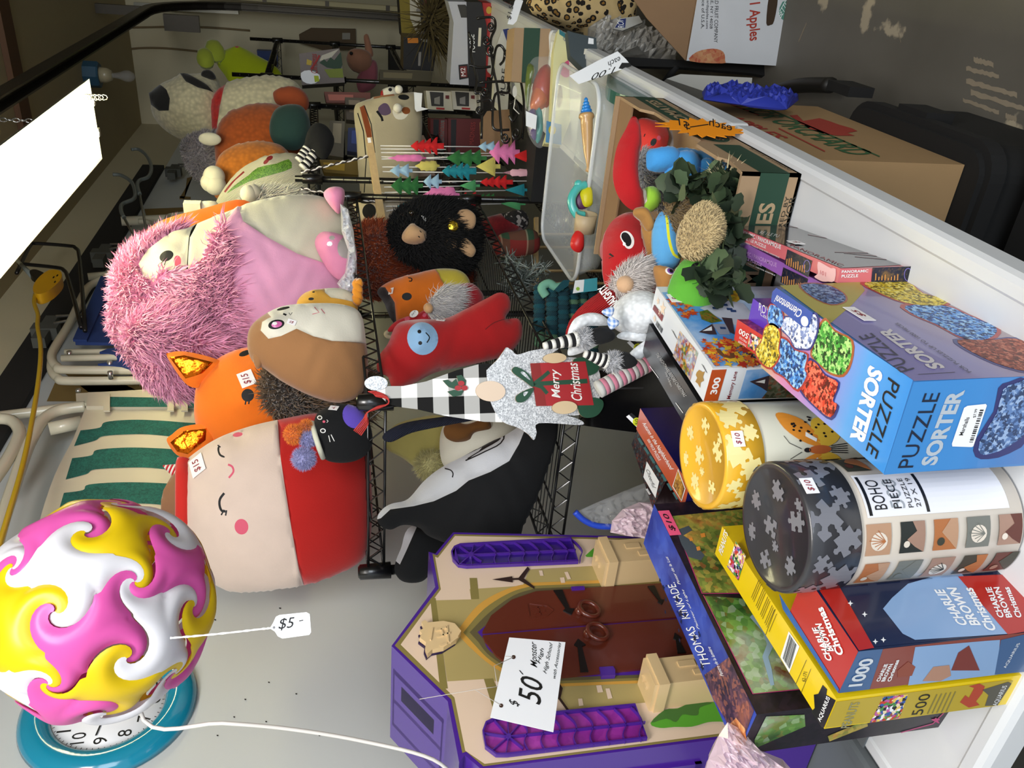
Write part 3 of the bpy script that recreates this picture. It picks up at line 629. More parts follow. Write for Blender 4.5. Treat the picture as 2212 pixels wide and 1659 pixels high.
ar = Puff(pl.off(.2), [(285, 720), (300, 690), (350, 672), (420, 690), (480, 730), (495, 770), (470, 790), (420, 770), (350, 760), (300, 760)], .075, mpb, res=20); ar.fur(3500, .06, mpf, w=.005, down=.4).build('furry_arm', t)
small(pl.off(.10), [(700, 424), (708, 407), (730, 403), (744, 412), (742, 440), (730, 462)], .05, plush('paw pink', '#e58fb4'), t, 'foot')
f = small(pl.off(.17), [(684, 540), (682, 515), (700, 500), (740, 508), (768, 530), (768, 585), (740, 606), (712, 588)], .05, plush('paw pink', ''), t, 'foot', regions=[(crv([(730, 528), (748, 510), (766, 520), (768, 548), (752, 560), (732, 552)], 3), M('silver satin', '#cfc8c6', .35, 'metal', metal=.5)), (oval(717, 516, 6, 5), M('silver satin', '')), (oval(712, 529, 6, 5), M('silver satin', ''))])
# orange cushion standing behind it, and small cream dog ears
t, p, pl = toy('orange_cushion', 400, 480, 2.95, 'flat orange plush cushion edge showing above the giant pink plush', 'cushion', [(292, 560), (298, 520), (345, 478), (440, 450), (528, 432), (590, 480), (740, 560), (770, 620), (720, 680), (430, 640), (320, 600)], .06, plush('cushion orange', '#e2660a'), th=24)
p.build('cover', t)
# --- hedgehog/owl in brown and white
mbw = plush('brown velour', '#9d6f45'); mwv = plush('off white velour', '#e2ddcc')
t, p, pl = toy('owl_plush', 680, 760, 1.98, 'plump brown and white plush with pink eyes sitting at the shelf edge', 'plush toy',
    [(534, 745), (541, 706), (575, 677), (616, 660), (679, 655), (742, 658), (779, 678), (791, 740), (795, 803), (781, 850), (735, 870), (679, 858), (616, 828), (569, 795), (545, 780)], .10, mbw,
    regions=[([(575, 672), (590, 690), (571, 700), (568, 718), (585, 736), (612, 731), (644, 716), (679, 732), (717, 741), (800, 742), (800, 640), (640, 640)], mwv),
             (oval(602, 707, 17, 10, -12), m_thr), (oval(603, 707, 11, 6.5, -12), M('iris pink', '#d36aa6', .3, 'gloss')), (oval(599, 705, 5, 3.5), m_wth), (oval(614, 670, 14, 3.5, -12), m_thr), (stroke([(615, 683), (622, 686)], 4), m_thr), (stroke([(627, 681), (630, 686), (634, 680)], 1.5), m_thr),
             (stroke([(680, 668), (690, 680), (676, 684)], 1.6), m_pkt), (stroke([(694, 672), (702, 682)], 1.6), m_pkt)], res=40, wr=.03)
p.build('body', t); sticker(t, p, 630, 697, .02, .014, '$5', 70)
p, n = pl.w(536, 752, .03), None; small(pl.off(.02), [(545, 770), (552, 758), (572, 766), (566, 790), (554, 796)], .02, mbw, t, 'gathered_ear')
# --- brown long haired toy
t, p, pl = toy('hairy_plush', 660, 850, 2.17, 'shaggy dark brown plush wedged between the owl shaped and orange toys', 'plush toy', [(590, 805), (582, 850), (610, 890), (690, 905), (780, 890), (800, 840), (740, 800), (650, 790)], .07, furm('shaggy brown base', '#54402c'))
p.fur(4200, .055, furm('shaggy brown', '#6b543a'), w=.004, down=.1); p.build('body', t)
# --- little black cat with pompoms
t, p, pl = toy('cat_plush', 740, 935, 1.84, 'small black cat plush with purple feet and orange and lilac pompoms', 'plush toy',
    [(677, 925), (684, 895), (705, 880), (745, 872), (784, 888), (803, 930), (801, 970), (772, 994), (732, 1000), (700, 990), (688, 955)], .055, K,
    regions=[(oval(764, 897, 24, 27, -30), plush('violet', '#6a52c8')), (oval(691, 901, 5.5, 4.5), m_wth), (oval(691, 901, 3.6, 2.8), m_thr), (oval(698, 928, 6, 5), m_wth), (oval(698, 928, 4, 3.2), m_thr), (oval(700, 909, 3, 2.5), m_pkt), (stroke([(706, 905), (709, 908), (706, 911)], 1.2), m_wth), (stroke([(710, 938), (713, 952)], 1.6), m_wth), (stroke([(715, 936), (722, 950)], 1.6), m_wth)], res=30)
p.build('body', t); sticker(t, p, 721, 883, .02, .017, '3-', 70)
for x, y, r, c, s in ((636, 937, .021, '#f08a2c', 1), (662, 921, .012, '#e9852c', 2), (666, 945, .020, '#a9a8d6', 3), (657, 989, .026, '#a9a8d6', 4)):
    ballp(t, 'pompom', pl.w(x, y, .02), r*.8, furm('pom '+c, c), furm('pom '+c, c), s, 'orange pompom' if s < 3 else 'lilac pompom', n=1600, ln=.010, w=.0016)
mb = MB(); mb.tube([pl.w(674, 912, .012), pl.w(682, 940, .045), pl.w(690, 965, .04), pl.w(698, 988, .01)], .006, furm('cream ruff', '#e3e2c8')); mb.build('ruff', t)
# --- small yellow chick and white bag
t, p, pl = toy('chick_plush', 705, 635, 2.12, 'small yellow and cream chick plush with braided orange feet', 'plush toy', [(641, 655), (655, 635), (679, 626), (729, 622), (757, 631), (772, 650), (765, 680), (700, 690), (650, 680)], .05, plush('chick yellow', '#d7a23c'), regions=[([(700, 615), (702, 635), (715, 646), (745, 650), (790, 660), (790, 610)], mcr), (oval(678, 635, 3, 1.5), m_thr), (oval(673, 650, 6, 3), m_thr)])
p.build('body', t); mb = MB(); P = [pl.w(771+4*math.sin(k*1.3), 612+k*6, .05+.008*math.cos(k*1.3)) for k in range(9)]; mb.tube(P, .010, plush('braid orange', '#d98a22')); mb.tube([pl.w(771-4*math.sin(k*1.3), 612+k*6, .05-.008*math.cos(k*1.3)) for k in range(9)], .010, plush('braid orange', '')); mb.build('braided_foot', t)
m_bag = M('thin white bag', '#e6e8ee', .3, 'clear', fac=.55, wr=.9); m_bagp = M('thin pinkish bag', '#edd3dc', .3, 'clear', fac=.6, wr=.9)
def crumple(pl, outline, T, mat, name, label, cat, seed=1, res=32, amp=.28, parent=None):
    p = Puff(pl, outline, T, mat, res=res, smooth=0, back=.3); V = p.mb.V; rs = np.random.RandomState(seed); n = len(p.V); nz = rs.randn(n, 1)*T*amp*(p.H[:, None] > 1e-6)
    for i in range(n):
        V[i] = tuple(np.array(V[i])+pl.n*nz[i])
    for i in range(len(p.mb.sm)): p.mb.sm[i] = i % 3 == 0
    return p.build(name, parent, label, cat)
crumple(pl_at(752, 560, 2.42, 24), [(735, 440), (752, 452), (764, 500), (770, 560), (772, 620), (745, 642), (728, 612), (745, 590), (752, 540), (738, 500)], .03, m_bag, 'plastic_bag', 'crumpled white plastic bag under the feet of the giant pink plush', 'bag', 3)
# --- lower shelf
t, p, pl = toy('sea_plush', 1000, 1080, 1.92, 'large black and white whale plush lying across the lower shelf', 'plush toy',
    [(815, 1118), (826, 1100), (846, 1088), (881, 1078), (915, 1040), (950, 1012), (1000, 986), (1064, 955), (1115, 925), (1160, 890), (1200, 890), (1204, 940), (1186, 1001), (1165, 1060), (1135, 1120), (1110, 1170), (1000, 1180), (930, 1160), (905, 1140), (871, 1134), (844, 1144), (822, 1136)], .10, K,
    regions=[([(800, 1130), (822, 1118), (842, 1098), (890, 1088), (930, 1075), (975, 1052), (1000, 1030), (1045, 1012), (1085, 990), (1110, 955), (1130, 920), (1100, 890), (900, 950), (800, 1060)], plush('whale white', '#c6c7cb')),
             (stroke(crv([(958, 1010), (968, 1012), (972, 1018), (970, 1026)], 3, False), 2.5), m_thr), (stroke(crv([(1000, 992), (1040, 972), (1075, 955), (1098, 930)], 3, False), 2), m_thr), (stroke(crv([(1005, 988), (1045, 965), (1080, 946)], 3, False), 1.4), m_thr)], res=40, wr=.03)
p.build('body', t)
small(pl.off(-.12), [(892, 1135), (866, 1185), (852, 1228), (868, 1255), (905, 1258), (930, 1240), (980, 1180), (1000, 1140)], .05, K, t, 'flipper', regions=[([(880, 1130), (898, 1136), (875, 1185), (862, 1215), (850, 1210)], plush('whale white', ''))])
t, p, pl = toy('puppy_plush', 1010, 955, 2.1, 'white plush puppy with a folded brown ear behind the whale', 'plush toy', [(950, 975), (955, 925), (985, 895), (1050, 888), (1110, 905), (1120, 960), (1080, 1020), (1000, 1030), (962, 1010)], .08, mwv)
p.build('body', t); small(pl.off(.07), [(958, 930), (964, 918), (985, 912), (1010, 916), (1050, 905), (1060, 925), (1025, 935), (1015, 950), (985, 955), (964, 946)], .02, plush('ear brown', '#7c4f22'), t, 'ear')
t, p, pl = toy('yellow_plush', 900, 960, 2.22, 'pale yellow plush with a fluffy tuft on the lower shelf behind the whale', 'plush toy', [(832, 965), (845, 925), (890, 905), (960, 900), (975, 960), (955, 1010), (915, 1020), (870, 990)], .06, plush('pale yellow', '#c9bb6b'))
p.build('body', t); ballp(t, 'fluffy_tuft', pl.w(925, 1000, .06), (.035, .03, .035), furm('tuft yellow', '#d4ca8d'), furm('tuft yellow', ''), 5, n=1500, ln=.02)
t, p, pl = toy('navy_scarf', 900, 925, 1.83, 'long navy knitted fabric end poking out above the whale', 'scarf', [(826, 946), (838, 930), (880, 912), (960, 900), (1040, 893), (1035, 905), (960, 920), (890, 935), (845, 955)], .02, M('navy knit', '#15192c', 1, 'knit')); p.build('knit', t)
# generic red plush with sky blue oval
mred = plush('toy red', '#a60e12')
t, p, pl = toy('red_plush', 970, 740, 2.12, 'red plush toy with stubby legs and a sky blue face on the lower shelf', 'plush toy',
    [(818, 770), (838, 742), (858, 700), (900, 690), (960, 688), (1005, 668), (1050, 645), (1078, 632), (1098, 640), (1103, 665), (1092, 688), (1118, 688), (1128, 706), (1124, 735), (1098, 765), (1060, 778), (1000, 792), (940, 805), (890, 830), (850, 838), (838, 815), (815, 800)], .11, mred, back=.7,
    regions=[(oval(905, 735, 32, 35), plush('sky blue patch', '#8cb4d8')), (oval(897, 722, 4, 4), m_thr), (oval(898, 746, 4, 4), m_thr), (stroke(crv([(910, 724), (918, 734), (912, 745)], 3, False), 2.5), m_thr), (stroke(crv([(1090, 690), (1060, 700), (1040, 715)], 3, False), 2), plush('seam red', '#6d0a0d'))], res=38, wr=.03)
p.build('body', t); sticker(t, p, 952, 693, .022, .014, '10', 70)
t, p, pl = toy('candy_plush', 920, 640, 2.62, 'orange and yellow candy corn plush with a winking face', 'plush toy', [(815, 628), (850, 604), (900, 590), (950, 580), (995, 585), (1016, 612), (1012, 660), (990, 700), (930, 712), (870, 712), (845, 690), (830, 655)], .13, plush('candy orange', '#dc7216'),
    regions=[([(935, 560), (945, 610), (968, 650), (985, 730), (1060, 720), (1040, 560)], plush('candy yellow', '#cbb73a')), ([(790, 600), (830, 625), (848, 660), (860, 720), (790, 720)], plush('candy dark', '#1c1518')), (oval(871, 650, 10, 8), m_thr), (stroke(crv([(876, 608), (883, 610), (882, 616), (877, 616)], 3, False), 2.5), m_thr)], res=30)
p.build('body', t); sticker(t, p, 846, 629, .03, .02, '10', 60)
t, p, pl = toy('gnome_plush', 950, 670, 2.42, 'small gnome plush with a heart print hat and long white beard', 'plush toy', [(838, 716), (858, 692), (900, 678), (925, 668), (935, 690), (940, 714), (925, 722), (880, 714)], .03, M('heart print', '#b51c2b', .95, 'plush'), regions=[(oval(878, 690, 5, 6, 40), m_pkt), (oval(895, 698, 5, 6, 40), m_pkt), (oval(868, 703, 4, 5, 40), m_pkt), (oval(915, 682, 4, 5, 40), m_pkt)])
p.build('hat', t)
small(pl.off(-.01), [(950, 640), (985, 618), (1020, 612), (1045, 640), (1035, 668), (1000, 682), (960, 690)], .05, plush('gnome red', '#96101e'), t, 'body', regions=[([(940, 630), (985, 650), (1004, 680), (960, 700), (930, 700)], M('pink gingham', '#d9a3b4', .95, 'plush'))])
pb = Puff(pl.off(.03), [(925, 668), (935, 640), (960, 622), (990, 628), (1000, 632), (985, 655), (970, 680), (945, 690)], .03, furm('beard white', '#c9c6c6'), res=14); pb.fur(1800, .035, furm('beard white', ''), w=.0018, down=.5).build('beard', t)
MB().ell(pl.w(920, 670, .06), (.014, .02, .014), plush('skin nose', '#c79a6c')).build('nose', t)
MB().prism(pl.off(.05), oval(894, 678, 10, 7, -30), 0, .004, m_wth).text(pl.off(.05), 'NY', (890, 683), (898, 673), (889, 679), m_thr, .005).build('badge', t)
mb = MB(); pxtube(mb, pl.off(.0), [(838, 716), (833, 722), (842, 728), (880, 726)], .006, plush('cream cord', '#c9bb9c')); mb.build('hanging_cord', t)
t, p, pl = toy('rust_plush', 860, 530, 3.05, 'large rust orange furry plush filling the back of the lower shelf', 'plush toy', [(766, 500), (800, 484), (850, 488), (900, 520), (1000, 560), (1000, 630), (860, 640), (780, 640), (762, 570)], .14, terry('rust', '#8a3406', scale=60)); p.fur(5000, .03, furm('rust strands', '#8d3508'), w=.005); p.build('body', t)
t, p, pl = toy('cow_plush', 800, 450, 3.2, 'white plush with black patches behind the rack post', 'plush toy', [(762, 440), (775, 425), (830, 415), (880, 420), (900, 470), (860, 500), (790, 490)], .1, plush('dim white', '#b9ac98'), regions=[(oval(795, 458, 14, 16), K), (oval(790, 436, 16, 6), K)], th=20); p.build('body', t)
# gorilla
mg = M('gorilla black', '#060607', .95); mtan = plush('gorilla tan', '#b4906a')
t, p, pl = toy('gorilla_plush', 935, 515, 2.72, 'black gorilla plush with tan face and paws holding a gold medal', 'plush toy', [(842, 500), (855, 465), (890, 445), (940, 438), (1000, 450), (1025, 480), (1028, 540), (1010, 580), (960, 600), (900, 570), (862, 548)], .12, mg, res=30)
p.fur(9000, .03, mg, w=.004, down=.3); p.build('body', t)
f = small(pl.off(.10), [(868, 515), (872, 500), (890, 482), (905, 492), (920, 500), (922, 515), (912, 526), (892, 528), (876, 524)], .05, mtan, t, 'face', regions=[(stroke([(903, 504), (907, 508)], 2), m_thr), (stroke([(900, 516), (904, 518)], 2), m_thr), (stroke([(914, 510), (918, 520)], 1.2), m_thr)])
for x, y in ((881, 478), (877, 525)): MB().ell(pl.w(x, y, .13), .008, M('glass eye', '#120b08', .1, 'gloss')).build('eye', t)
for pts in ([(957, 500), (958, 478), (975, 465), (994, 480), (990, 500), (975, 505)], [(955, 520), (965, 510), (985, 518), (990, 535), (975, 542), (958, 535)], [(987, 472), (990, 456), (1010, 452), (1027, 466), (1025, 490), (1008, 500), (995, 488)], [(990, 535), (1000, 512), (1015, 520), (1028, 540), (1020, 555), (1005, 550)]):
    small(pl.off(.10), pts, .02, mtan, t, 'paw')
MB().lathe(pl.w(966, 505, .13), [(0, .004), (.012, .004), (.017, .002), (.018, 0), (0, 0)], M('gold foil', '#d9b838', .25, 'foil'), [pl.s, pl.t, pl.n]).build('medal', t)
MB().prism(pl.off(.11), [(910, 466), (918, 468), (925, 480), (919, 481)], 0, .002, m_wth).build('label_tag', t)
# --- pile on the middle rack
t, p, pl = toy('panda_plush', 400, 240, 4.3, 'cream plush head with black ears at the top of the pile', 'plush toy',
    [(326, 225), (334, 200), (380, 178), (430, 165), (465, 165), (480, 200), (490, 260), (480, 320), (430, 310), (370, 290), (335, 258)], .22, terry('cream', '#cfc7a4', scale=60),
    regions=[([(326, 195), (338, 188), (355, 200), (374, 220), (382, 240), (378, 262), (355, 258), (335, 240)], furm('ear black', '#0e0d0b')), ([(398, 178), (415, 180), (455, 205), (470, 222), (440, 218), (415, 205)], furm('ear black', ''))], res=30)
p.build('head', t); small(pl.off(.1), [(434, 160), (440, 153), (456, 153), (466, 165), (462, 172), (440, 168)], .03, furm('ear black', ''), t, 'nose')
t, p, pl = toy('grey_plush', 440, 330, 4.0, 'lilac grey fluffy plush hanging below the cream head', 'plush toy', [(396, 325), (402, 305), (430, 292), (465, 290), (490, 330), (490, 400), (452, 404), (425, 385), (405, 352)], .08, furm('lilac grey', '#9b9397')); p.fur(3500, .03, furm('lilac grey', ''), w=.005); p.build('body', t)
def cushion(x, y, d, pts, T, mat, nm, lb, th=30, fur=None, **k):
    t, p, pl = toy(nm, x, y, d, lb, 'plush toy', pts, T, mat, th, **k)
    if fur: p.fur(*fur)
    p.build('body', t); return t, p, pl
t, p, pl = cushion(550, 230, 4.25, [(456, 260), (454, 220), (475, 190), (520, 172), (580, 164), (630, 172), (655, 200), (660, 250), (640, 300), (560, 330), (480, 330), (462, 290)], .14, terry('cream wool', '#d3cba8', scale=50), 'hat_gnome_plush', 'cream woolly gnome plush with a red side at the top of the pile', regions=[([(430, 150), (500, 165), (488, 200), (480, 245), (472, 300), (430, 320)], terry('red wool', '#c2201c', scale=60))])
small(pl.off(.14), [(590, 205), (596, 194), (622, 186), (650, 192), (666, 212), (664, 236), (640, 240), (600, 226)], .05, plush('terracotta mitt', '#9c4722'), t, 'mitten')
t, p, pl = cushion(540, 300, 3.92, [(464, 330), (468, 280), (490, 246), (540, 226), (590, 224), (620, 240), (650, 300), (655, 360), (560, 390), (480, 380)], .12, terry('rust wool', '#a04a12', scale=60), 'hat_gnome_plush', 'rust orange woolly gnome plush with a dark green mitten')
small(pl.off(.13), [(583, 290), (585, 255), (600, 232), (630, 225), (655, 232), (670, 265), (664, 300), (640, 325), (600, 315)], .06, plush('bottle green mitt', '#1c3a36'), t, 'mitten', wr=.03)
mb = MB(); [mb.ell(pl.w(x, y, .13), (.03, .02, .05), plush('cream velour', '')) for x, y in ((462, 318),)]; mb.build('hand', t)
t, p, pl = cushion(545, 370, 3.62, [(463, 400), (467, 350), (490, 322), (540, 306), (590, 308), (620, 325), (655, 380), (640, 420), (540, 440), (470, 430)], .10, terry('orange wool', '#b06414', scale=66), 'hat_gnome_plush', 'golden orange woolly gnome plush with knobbly cream paws')
mb = MB(); [mb.ell(pl.w(x, y, .11), r, plush('cream velour', '')) for x, y, r in ((470, 395, .045), (462, 408, .04), (472, 412, .045))]; mb.build('paw', t)
t, p, pl = cushion(560, 395, 3.42, [(470, 445), (480, 412), (520, 365), (570, 340), (625, 330), (660, 345), (680, 400), (670, 440), (600, 452), (530, 455)], .08, M('cream knit', '#c9c3ac', 1, 'knit', scale=90), 'knitted_pillow', 'cream knitted pillow with a green tinsel fir tree and red beads',
    regions=[(crv([(492, 424), (510, 408), (540, 388), (560, 372), (600, 364), (625, 352), (632, 372), (600, 385), (575, 392), (540, 402), (505, 418)], 2), M('green tinsel', '#3e6a1c', .5, 'painting', cols=['#1f3d0e', '#4d7d22', '#7ba23c'], scale=60, dab=.7)), (stroke([(488, 420), (505, 400), (530, 378)], 5), M('wine beads', '#7d1e22', .6)), (oval(585, 352, 8, 5, -40), M('wine beads', '')), (oval(578, 360, 7, 4, -40), M('wine beads', ''))], res=30)
t, p, pl = toy('bearded_gnome_plush', 580, 448, 3.2, 'fluffy white bearded gnome head between knitted pillow and pink plush', 'plush toy', [(525, 440), (535, 420), (575, 415), (630, 415), (655, 430), (640, 462), (560, 470), (530, 465)], .05, furm('white beard', '#d5d2c4')); p.fur(3500, .04, furm('white beard', ''), w=.004); p.build('beard', t)
MB().ell(pl.w(540, 428, .07), (.035, .03, .03), plush('cream velour', '')).ell(pl.w(548, 422, .06), (.03, .03, .03), plush('cream velour', '')).build('paw', t)
# dangling striped legs
pl = pl_at(670, 320, 3.3); t = thing('doll_leg_pair', pl.w(690, 290), 'pair of black boots on black and white striped legs hanging by the rack post', 'doll legs')
for a, b, boot in (((646, 350), (672, 312), [(660, 322), (664, 285), (680, 264), (705, 270), (722, 300), (712, 325), (690, 330), (672, 322)]), ((654, 366), (686, 325), [(676, 330), (672, 300), (690, 275), (716, 285), (724, 315), (708, 345), (690, 338)])):
    mb = MB(); A, B = pl.w(*a, .02), pl.w(*b, .02)
    for k in range(10): mb.tube([A+(B-A)*k/10, A+(B-A)*(k+1)/10], .019, plush('sock black', '#0e0e12', sheen=.05) if k % 2 else plush('sock white', '#dcdad2'), 12)
    mb.build('striped_leg', t)
for boot in ([(658, 318), (664, 285), (680, 266), (705, 272), (722, 300), (714, 330), (700, 344), (684, 336), (672, 322)],): small(pl.off(.03), boot, .04, K, t, 'boot')
# far toys
t, p, pl = toy('frog_plush', 500, 140, 5.75, 'neon yellow green frog plush with bulging eyes on the far rack', 'plush toy', [(468, 135), (480, 118), (520, 112), (560, 130), (606, 156), (600, 176), (540, 178), (500, 178), (484, 160)], .1, plush('neon lime', '#b7c814'), regions=[(oval(515, 127, 4, 2), m_pkt)], th=60); p.build('body', t)
for x, y, rx, ry in ((464, 112, 25, 19), (444, 128, 21, 18)): small(pl.off(.07), oval(x, y, rx, ry, 30, 12), .06, plush('lime eye', '#aab83a'), t, 'eye', smooth=0, res=10)
mb = MB(); mb.tube([pl.w(462, 136, .05), pl.w(480, 146, .05)], .025, plush('neon lime', '')); mb.build('arm', t)
t, p, pl = toy('bunny_plush', 780, 135, 5.9, 'small pink and peach rabbit plush sitting on the far rack', 'plush toy', [(748, 128), (756, 110), (780, 108), (800, 118), (804, 140), (790, 158), (760, 150)], .09, plush('peach', '#a8765c')); p.build('head', t)
small(pl, [(790, 122), (788, 100), (786, 78), (794, 74), (800, 90), (806, 120)], .03, plush('peach', ''), t, 'ear'); small(pl.off(-.02), [(775, 160), (800, 130), (815, 140), (812, 185), (780, 200), (770, 180)], .06, plush('dusty rose', '#9c5560'), t, 'body'); MB().ell(pl.w(758, 126, .09), .012, m_thr).build('eye', t)
t, p, pl = toy('cream_dog_plush', 460, 462, 3.08, 'small cream plush paws showing between the orange cushion and the chair', 'plush toy', [(425, 450), (430, 438), (455, 434), (470, 438), (472, 456), (440, 460)], .03, plush('cream velour', '')); p.build('body', t); MB().box((-.02, -.02, -.03), (.02, .02, .03), mcr, pl.w(418, 450, .02), np.eye(3)).build('paw', t)
# ================================================================ puzzle lamp, clock, hanging decorations, doll house
def lamp_globe():
    c = AD(222, 1312, 1.13); R = .150; ph = (1+5**.5)/2
    ic = [nrm(v) for a in (1, -1) for b in (ph, -ph) for v in ((0, a, b), (a, b, 0), (b, 0, a))]
    rr = np.random.RandomState(4); q, _ = np.linalg.qr(rr.randn(3, 3)); ic = [q@v for v in ic]
    edges = [(i, j) for i in range(12) for j in range(i+1, 12) if ic[i]@ic[j] > .4]
    tri = [(i, j, k) for i, j in edges for k in range(j+1, 12) if (i, k) in edges and (j, k) in edges]
    dd = [nrm(ic[i]+ic[j]+ic[k]) for i, j, k in tri]
    et = {e: [n for n, tt in enumerate(tri) if e[0] in tt and e[1] in tt] for e in edges}
    col = {}
    def ok(e, k): return all(col.get(f) != k for n in et[e] for f in edges if f != e and n in et[f])
    def solve(i):
        if i == 30: return True
        for k in (0, 1, 2):
            if ok(edges[i], k):
                col[edges[i]] = k
                if solve(i+1): return True
                del col[edges[i]]
        return False
    solve(0)
    ctr = [(np.array(v), math.radians(20.5), -3.6) for v in dd]+[(np.array(v), math.radians(16.5), -3.0) for v in ic]; CN = np.array([v[0] for v in ctr])
    def warp(p):
        i = int(np.argmax(CN@p)); v, r0, A = ctr[i]; d = math.acos(min(1, float(v@p)))
        if d < r0:
            a = A*(1-d/r0)**1.6; p = p*math.cos(a)+np.cross(v, p)*math.sin(a)+v*(v@p)*(1-math.cos(a))
        return p, min(1, d/r0)
    cols = [M('lamp sheet white', '#efeff4', .35, 'sheet'), M('lamp sheet yellow', '#f0d218', .35, 'sheet'), M('lamp sheet pink', '#e863b8', .35, 'sheet')]
    t = thing('puzzle_lamp', c, 'round puzzle lamp of swirled white, yellow and pink plastic pieces', 'lamp')
    N = 26
    for e in edges:
        a, b = ic[e[0]], ic[e[1]]; u, v = dd[et[e][0]], dd[et[e][1]]
        V = []; Fc = []
        for sgn in (1, -1):
            for i in range(N+1):
                for j in range(N+1):
                    s, r = i/N, j/N; s_, r_ = (s**1.0), r
                    p = nrm(a*(1-s)*(1-r)+u*s*(1-r)+v*(1-s)*r+b*s*r); p, k = warp(p)
                    rad = R*(.965+.055*math.sin(math.pi*s)*math.sin(math.pi*r)+.035*k*(s-.5)*math.sin(math.pi*r)*2-.03*k*(r-.5)*math.sin(math.pi*s)*2+.012*(s-r))
                    V.append(c+p*(rad-(0 if sgn > 0 else .0009)))
            o = 0 if sgn > 0 else (N+1)**2
            for i in range(N):
                for j in range(N): f = (o+i*(N+1)+j, o+(i+1)*(N+1)+j, o+(i+1)*(N+1)+j+1, o+i*(N+1)+j+1); Fc.append(f)
        MB().add(V, Fc, cols[col[e]], True).build('lamp_piece', t, ['white curved piece', 'yellow curved piece', 'pink curved piece'][col[e]])
    mb = MB(); mb.lathe(c-(0, 0, .06), [(0, 0), (.02, 0), (.022, .05), (.012, .07)], M('white socket', '#dcdcd8', .4)).build('lamp_socket', t)
    mb = MB(); Q = [c-(0, 0, .05), AD(310, 1555, 1.13), AD(480, 1562, 1.14), AD(620, 1574, 1.17), AD(780, 1600, 1.2), AD(935, 1640, 1.22), AD(1000, 1700, 1.25)]; mb.tube(crv(Q, 6, False), .0028, M('white flex', '#d8d3cd', .45)); mb.build('power_cord', t)
    Q = crv([(368, 1378), (420, 1374), (500, 1366), (560, 1359), (590, 1356)], 4, False)
    g = thing('price_tag', AD(630, 1350, .97), 'white hanging price tag reading five dollars tied to the round lamp', 'price tag'); mb = MB(); P = [AD(*p, .97) for p in Q]
    for s in (0, 3.14): mb.tube([p+np.array((math.cos(i*2.2+s), 0, math.sin(i*2.2+s)))*.0009 for i, p in enumerate(P)], .0011, M('white string', '#e6e4e2', .9), 5)
    mb.build('string', g); pl = pl_at(630, 1350, .97)
    MB().prism(pl, [(583, 1357), (590, 1345), (596, 1332), (604, 1328), (662, 1322), (669, 1326), (672, 1365), (668, 1371), (610, 1379), (600, 1374), (594, 1364)], 0, .0008, M('white card', '#eef0f4', .5)).poly(pl, oval(592, 1355, 2.8, 2.8), M('tag hole', '#77777a', .6), .001).text(pl, '$5', (602, 1362), (638, 1358), (600, 1336), m_thr, .0012, shear=.3, px=True).text(pl, '-', (646, 1342), (655, 1340), (646, 1340), m_thr, .0012).build('tag_card', g)
lamp_globe()
# ---- clock on the wall behind the lamp
pl = Pl(PX(238, 1528, WX+.004), 90); t = thing('wall_clock', pl.p(0, 0, .02), 'round wall clock with a turquoise glass rim and black numerals hung behind the lamp', 'clock')
mr = M('turquoise gloss', '#1788a6', .12, 'gloss'); ax = [pl.s, pl.t, pl.n]
MB().lathe(pl.o, [(.125, .012), (.135, .028), (.155, .034), (.178, .028), (.192, .012), (.195, .0), (.12, 0)], mr, ax, seg=72).build('rim', t)
mb = MB().lathe(pl.o, [(0, .008), (.128, .008), (.128, .004)], M('clock face white', '#e8e8ea', .4), ax, seg=60)
for k in range(1, 13):
    a = math.radians(90-30*k); x, y = .098*math.cos(a), .098*math.sin(a); h = .015; w = .009 if k < 10 else .015; mb.text(pl, str(k), (x-w, y-h), (x+w, y-h), (x-w, y+h), m_thr, .0086, px=False)
for k in range(60):
    a = math.radians(6*k); mb.poly(pl, stroke([(.117*math.cos(a), .117*math.sin(a)), (.122*math.cos(a), .122*math.sin(a))], .0016), m_thr, .0086, px=False)
dial = mb.build('dial', t)
MB().prism(pl, stroke([(0, 0), (-.085, .012)], .003), .011, .012, m_thr, px=False).build('hand', dial); MB().prism(pl, stroke([(0, 0), (.05, .04)], .005), .0095, .0105, m_thr, px=False).build('hand', dial)
# ---- wooden gnome sign
def G(a, b): return (740+a/2.9625, 380+b/2.9625)
pl = pl_at(1040, 850, 1.70); m_mdf = M('raw board edge', '#b79a72', .8); m_glt = M('silver glitter', '#dfe1e4', .4, 'glitter'); m_gg = M('holly green', '#1c4a33', .5); m_gr = M('gift red', '#a82127', .5); m_bge = M('beige paint', '#d8c09a', .5); m_wh = M('white print', '#f2efea', .5)
t = thing('gnome_sign', pl.w(1100, 850), 'flat wooden gnome holding a Merry Christmas gift, hung from the front rack post', 'hanging sign')
hat = [(806, 832), (835, 834), (870, 834), (920, 824), (985, 800), (1040, 785), (1062, 786), (1050, 815), (1052, 850), (1066, 885), (1085, 912), (1045, 911), (960, 898), (900, 884), (860, 879), (838, 872), (820, 855)]
beard = crv([(1050, 800), (1060, 790), (1075, 775), (1092, 751)], 3, False)+crv([(1096, 751), (1106, 758), (1117, 766), (1150, 757), (1206, 750), (1190, 764), (1174, 772), (1230, 772), (1270, 778), (1292, 800), (1296, 840), (1286, 876), (1250, 896), (1222, 897), (1240, 902), (1258, 911), (1250, 918), (1163, 914), (1158, 935), (1152, 950), (1140, 938), (1118, 924), (1085, 911), (1066, 885), (1052, 850)], 4, False)
MB().prism(pl, hat, 0, .004, M('buffalo plaid', '#ffffff', .6, 'plaid', f=15.5, st=[(0, '#f2f2ee'), (.5, '#0a0a0a')]), m_mdf).build('plaid_hat', t)
mb = MB().prism(pl, beard, 0, .0045, m_glt, m_mdf); mb.build('beard', t, 'silver glitter beard')
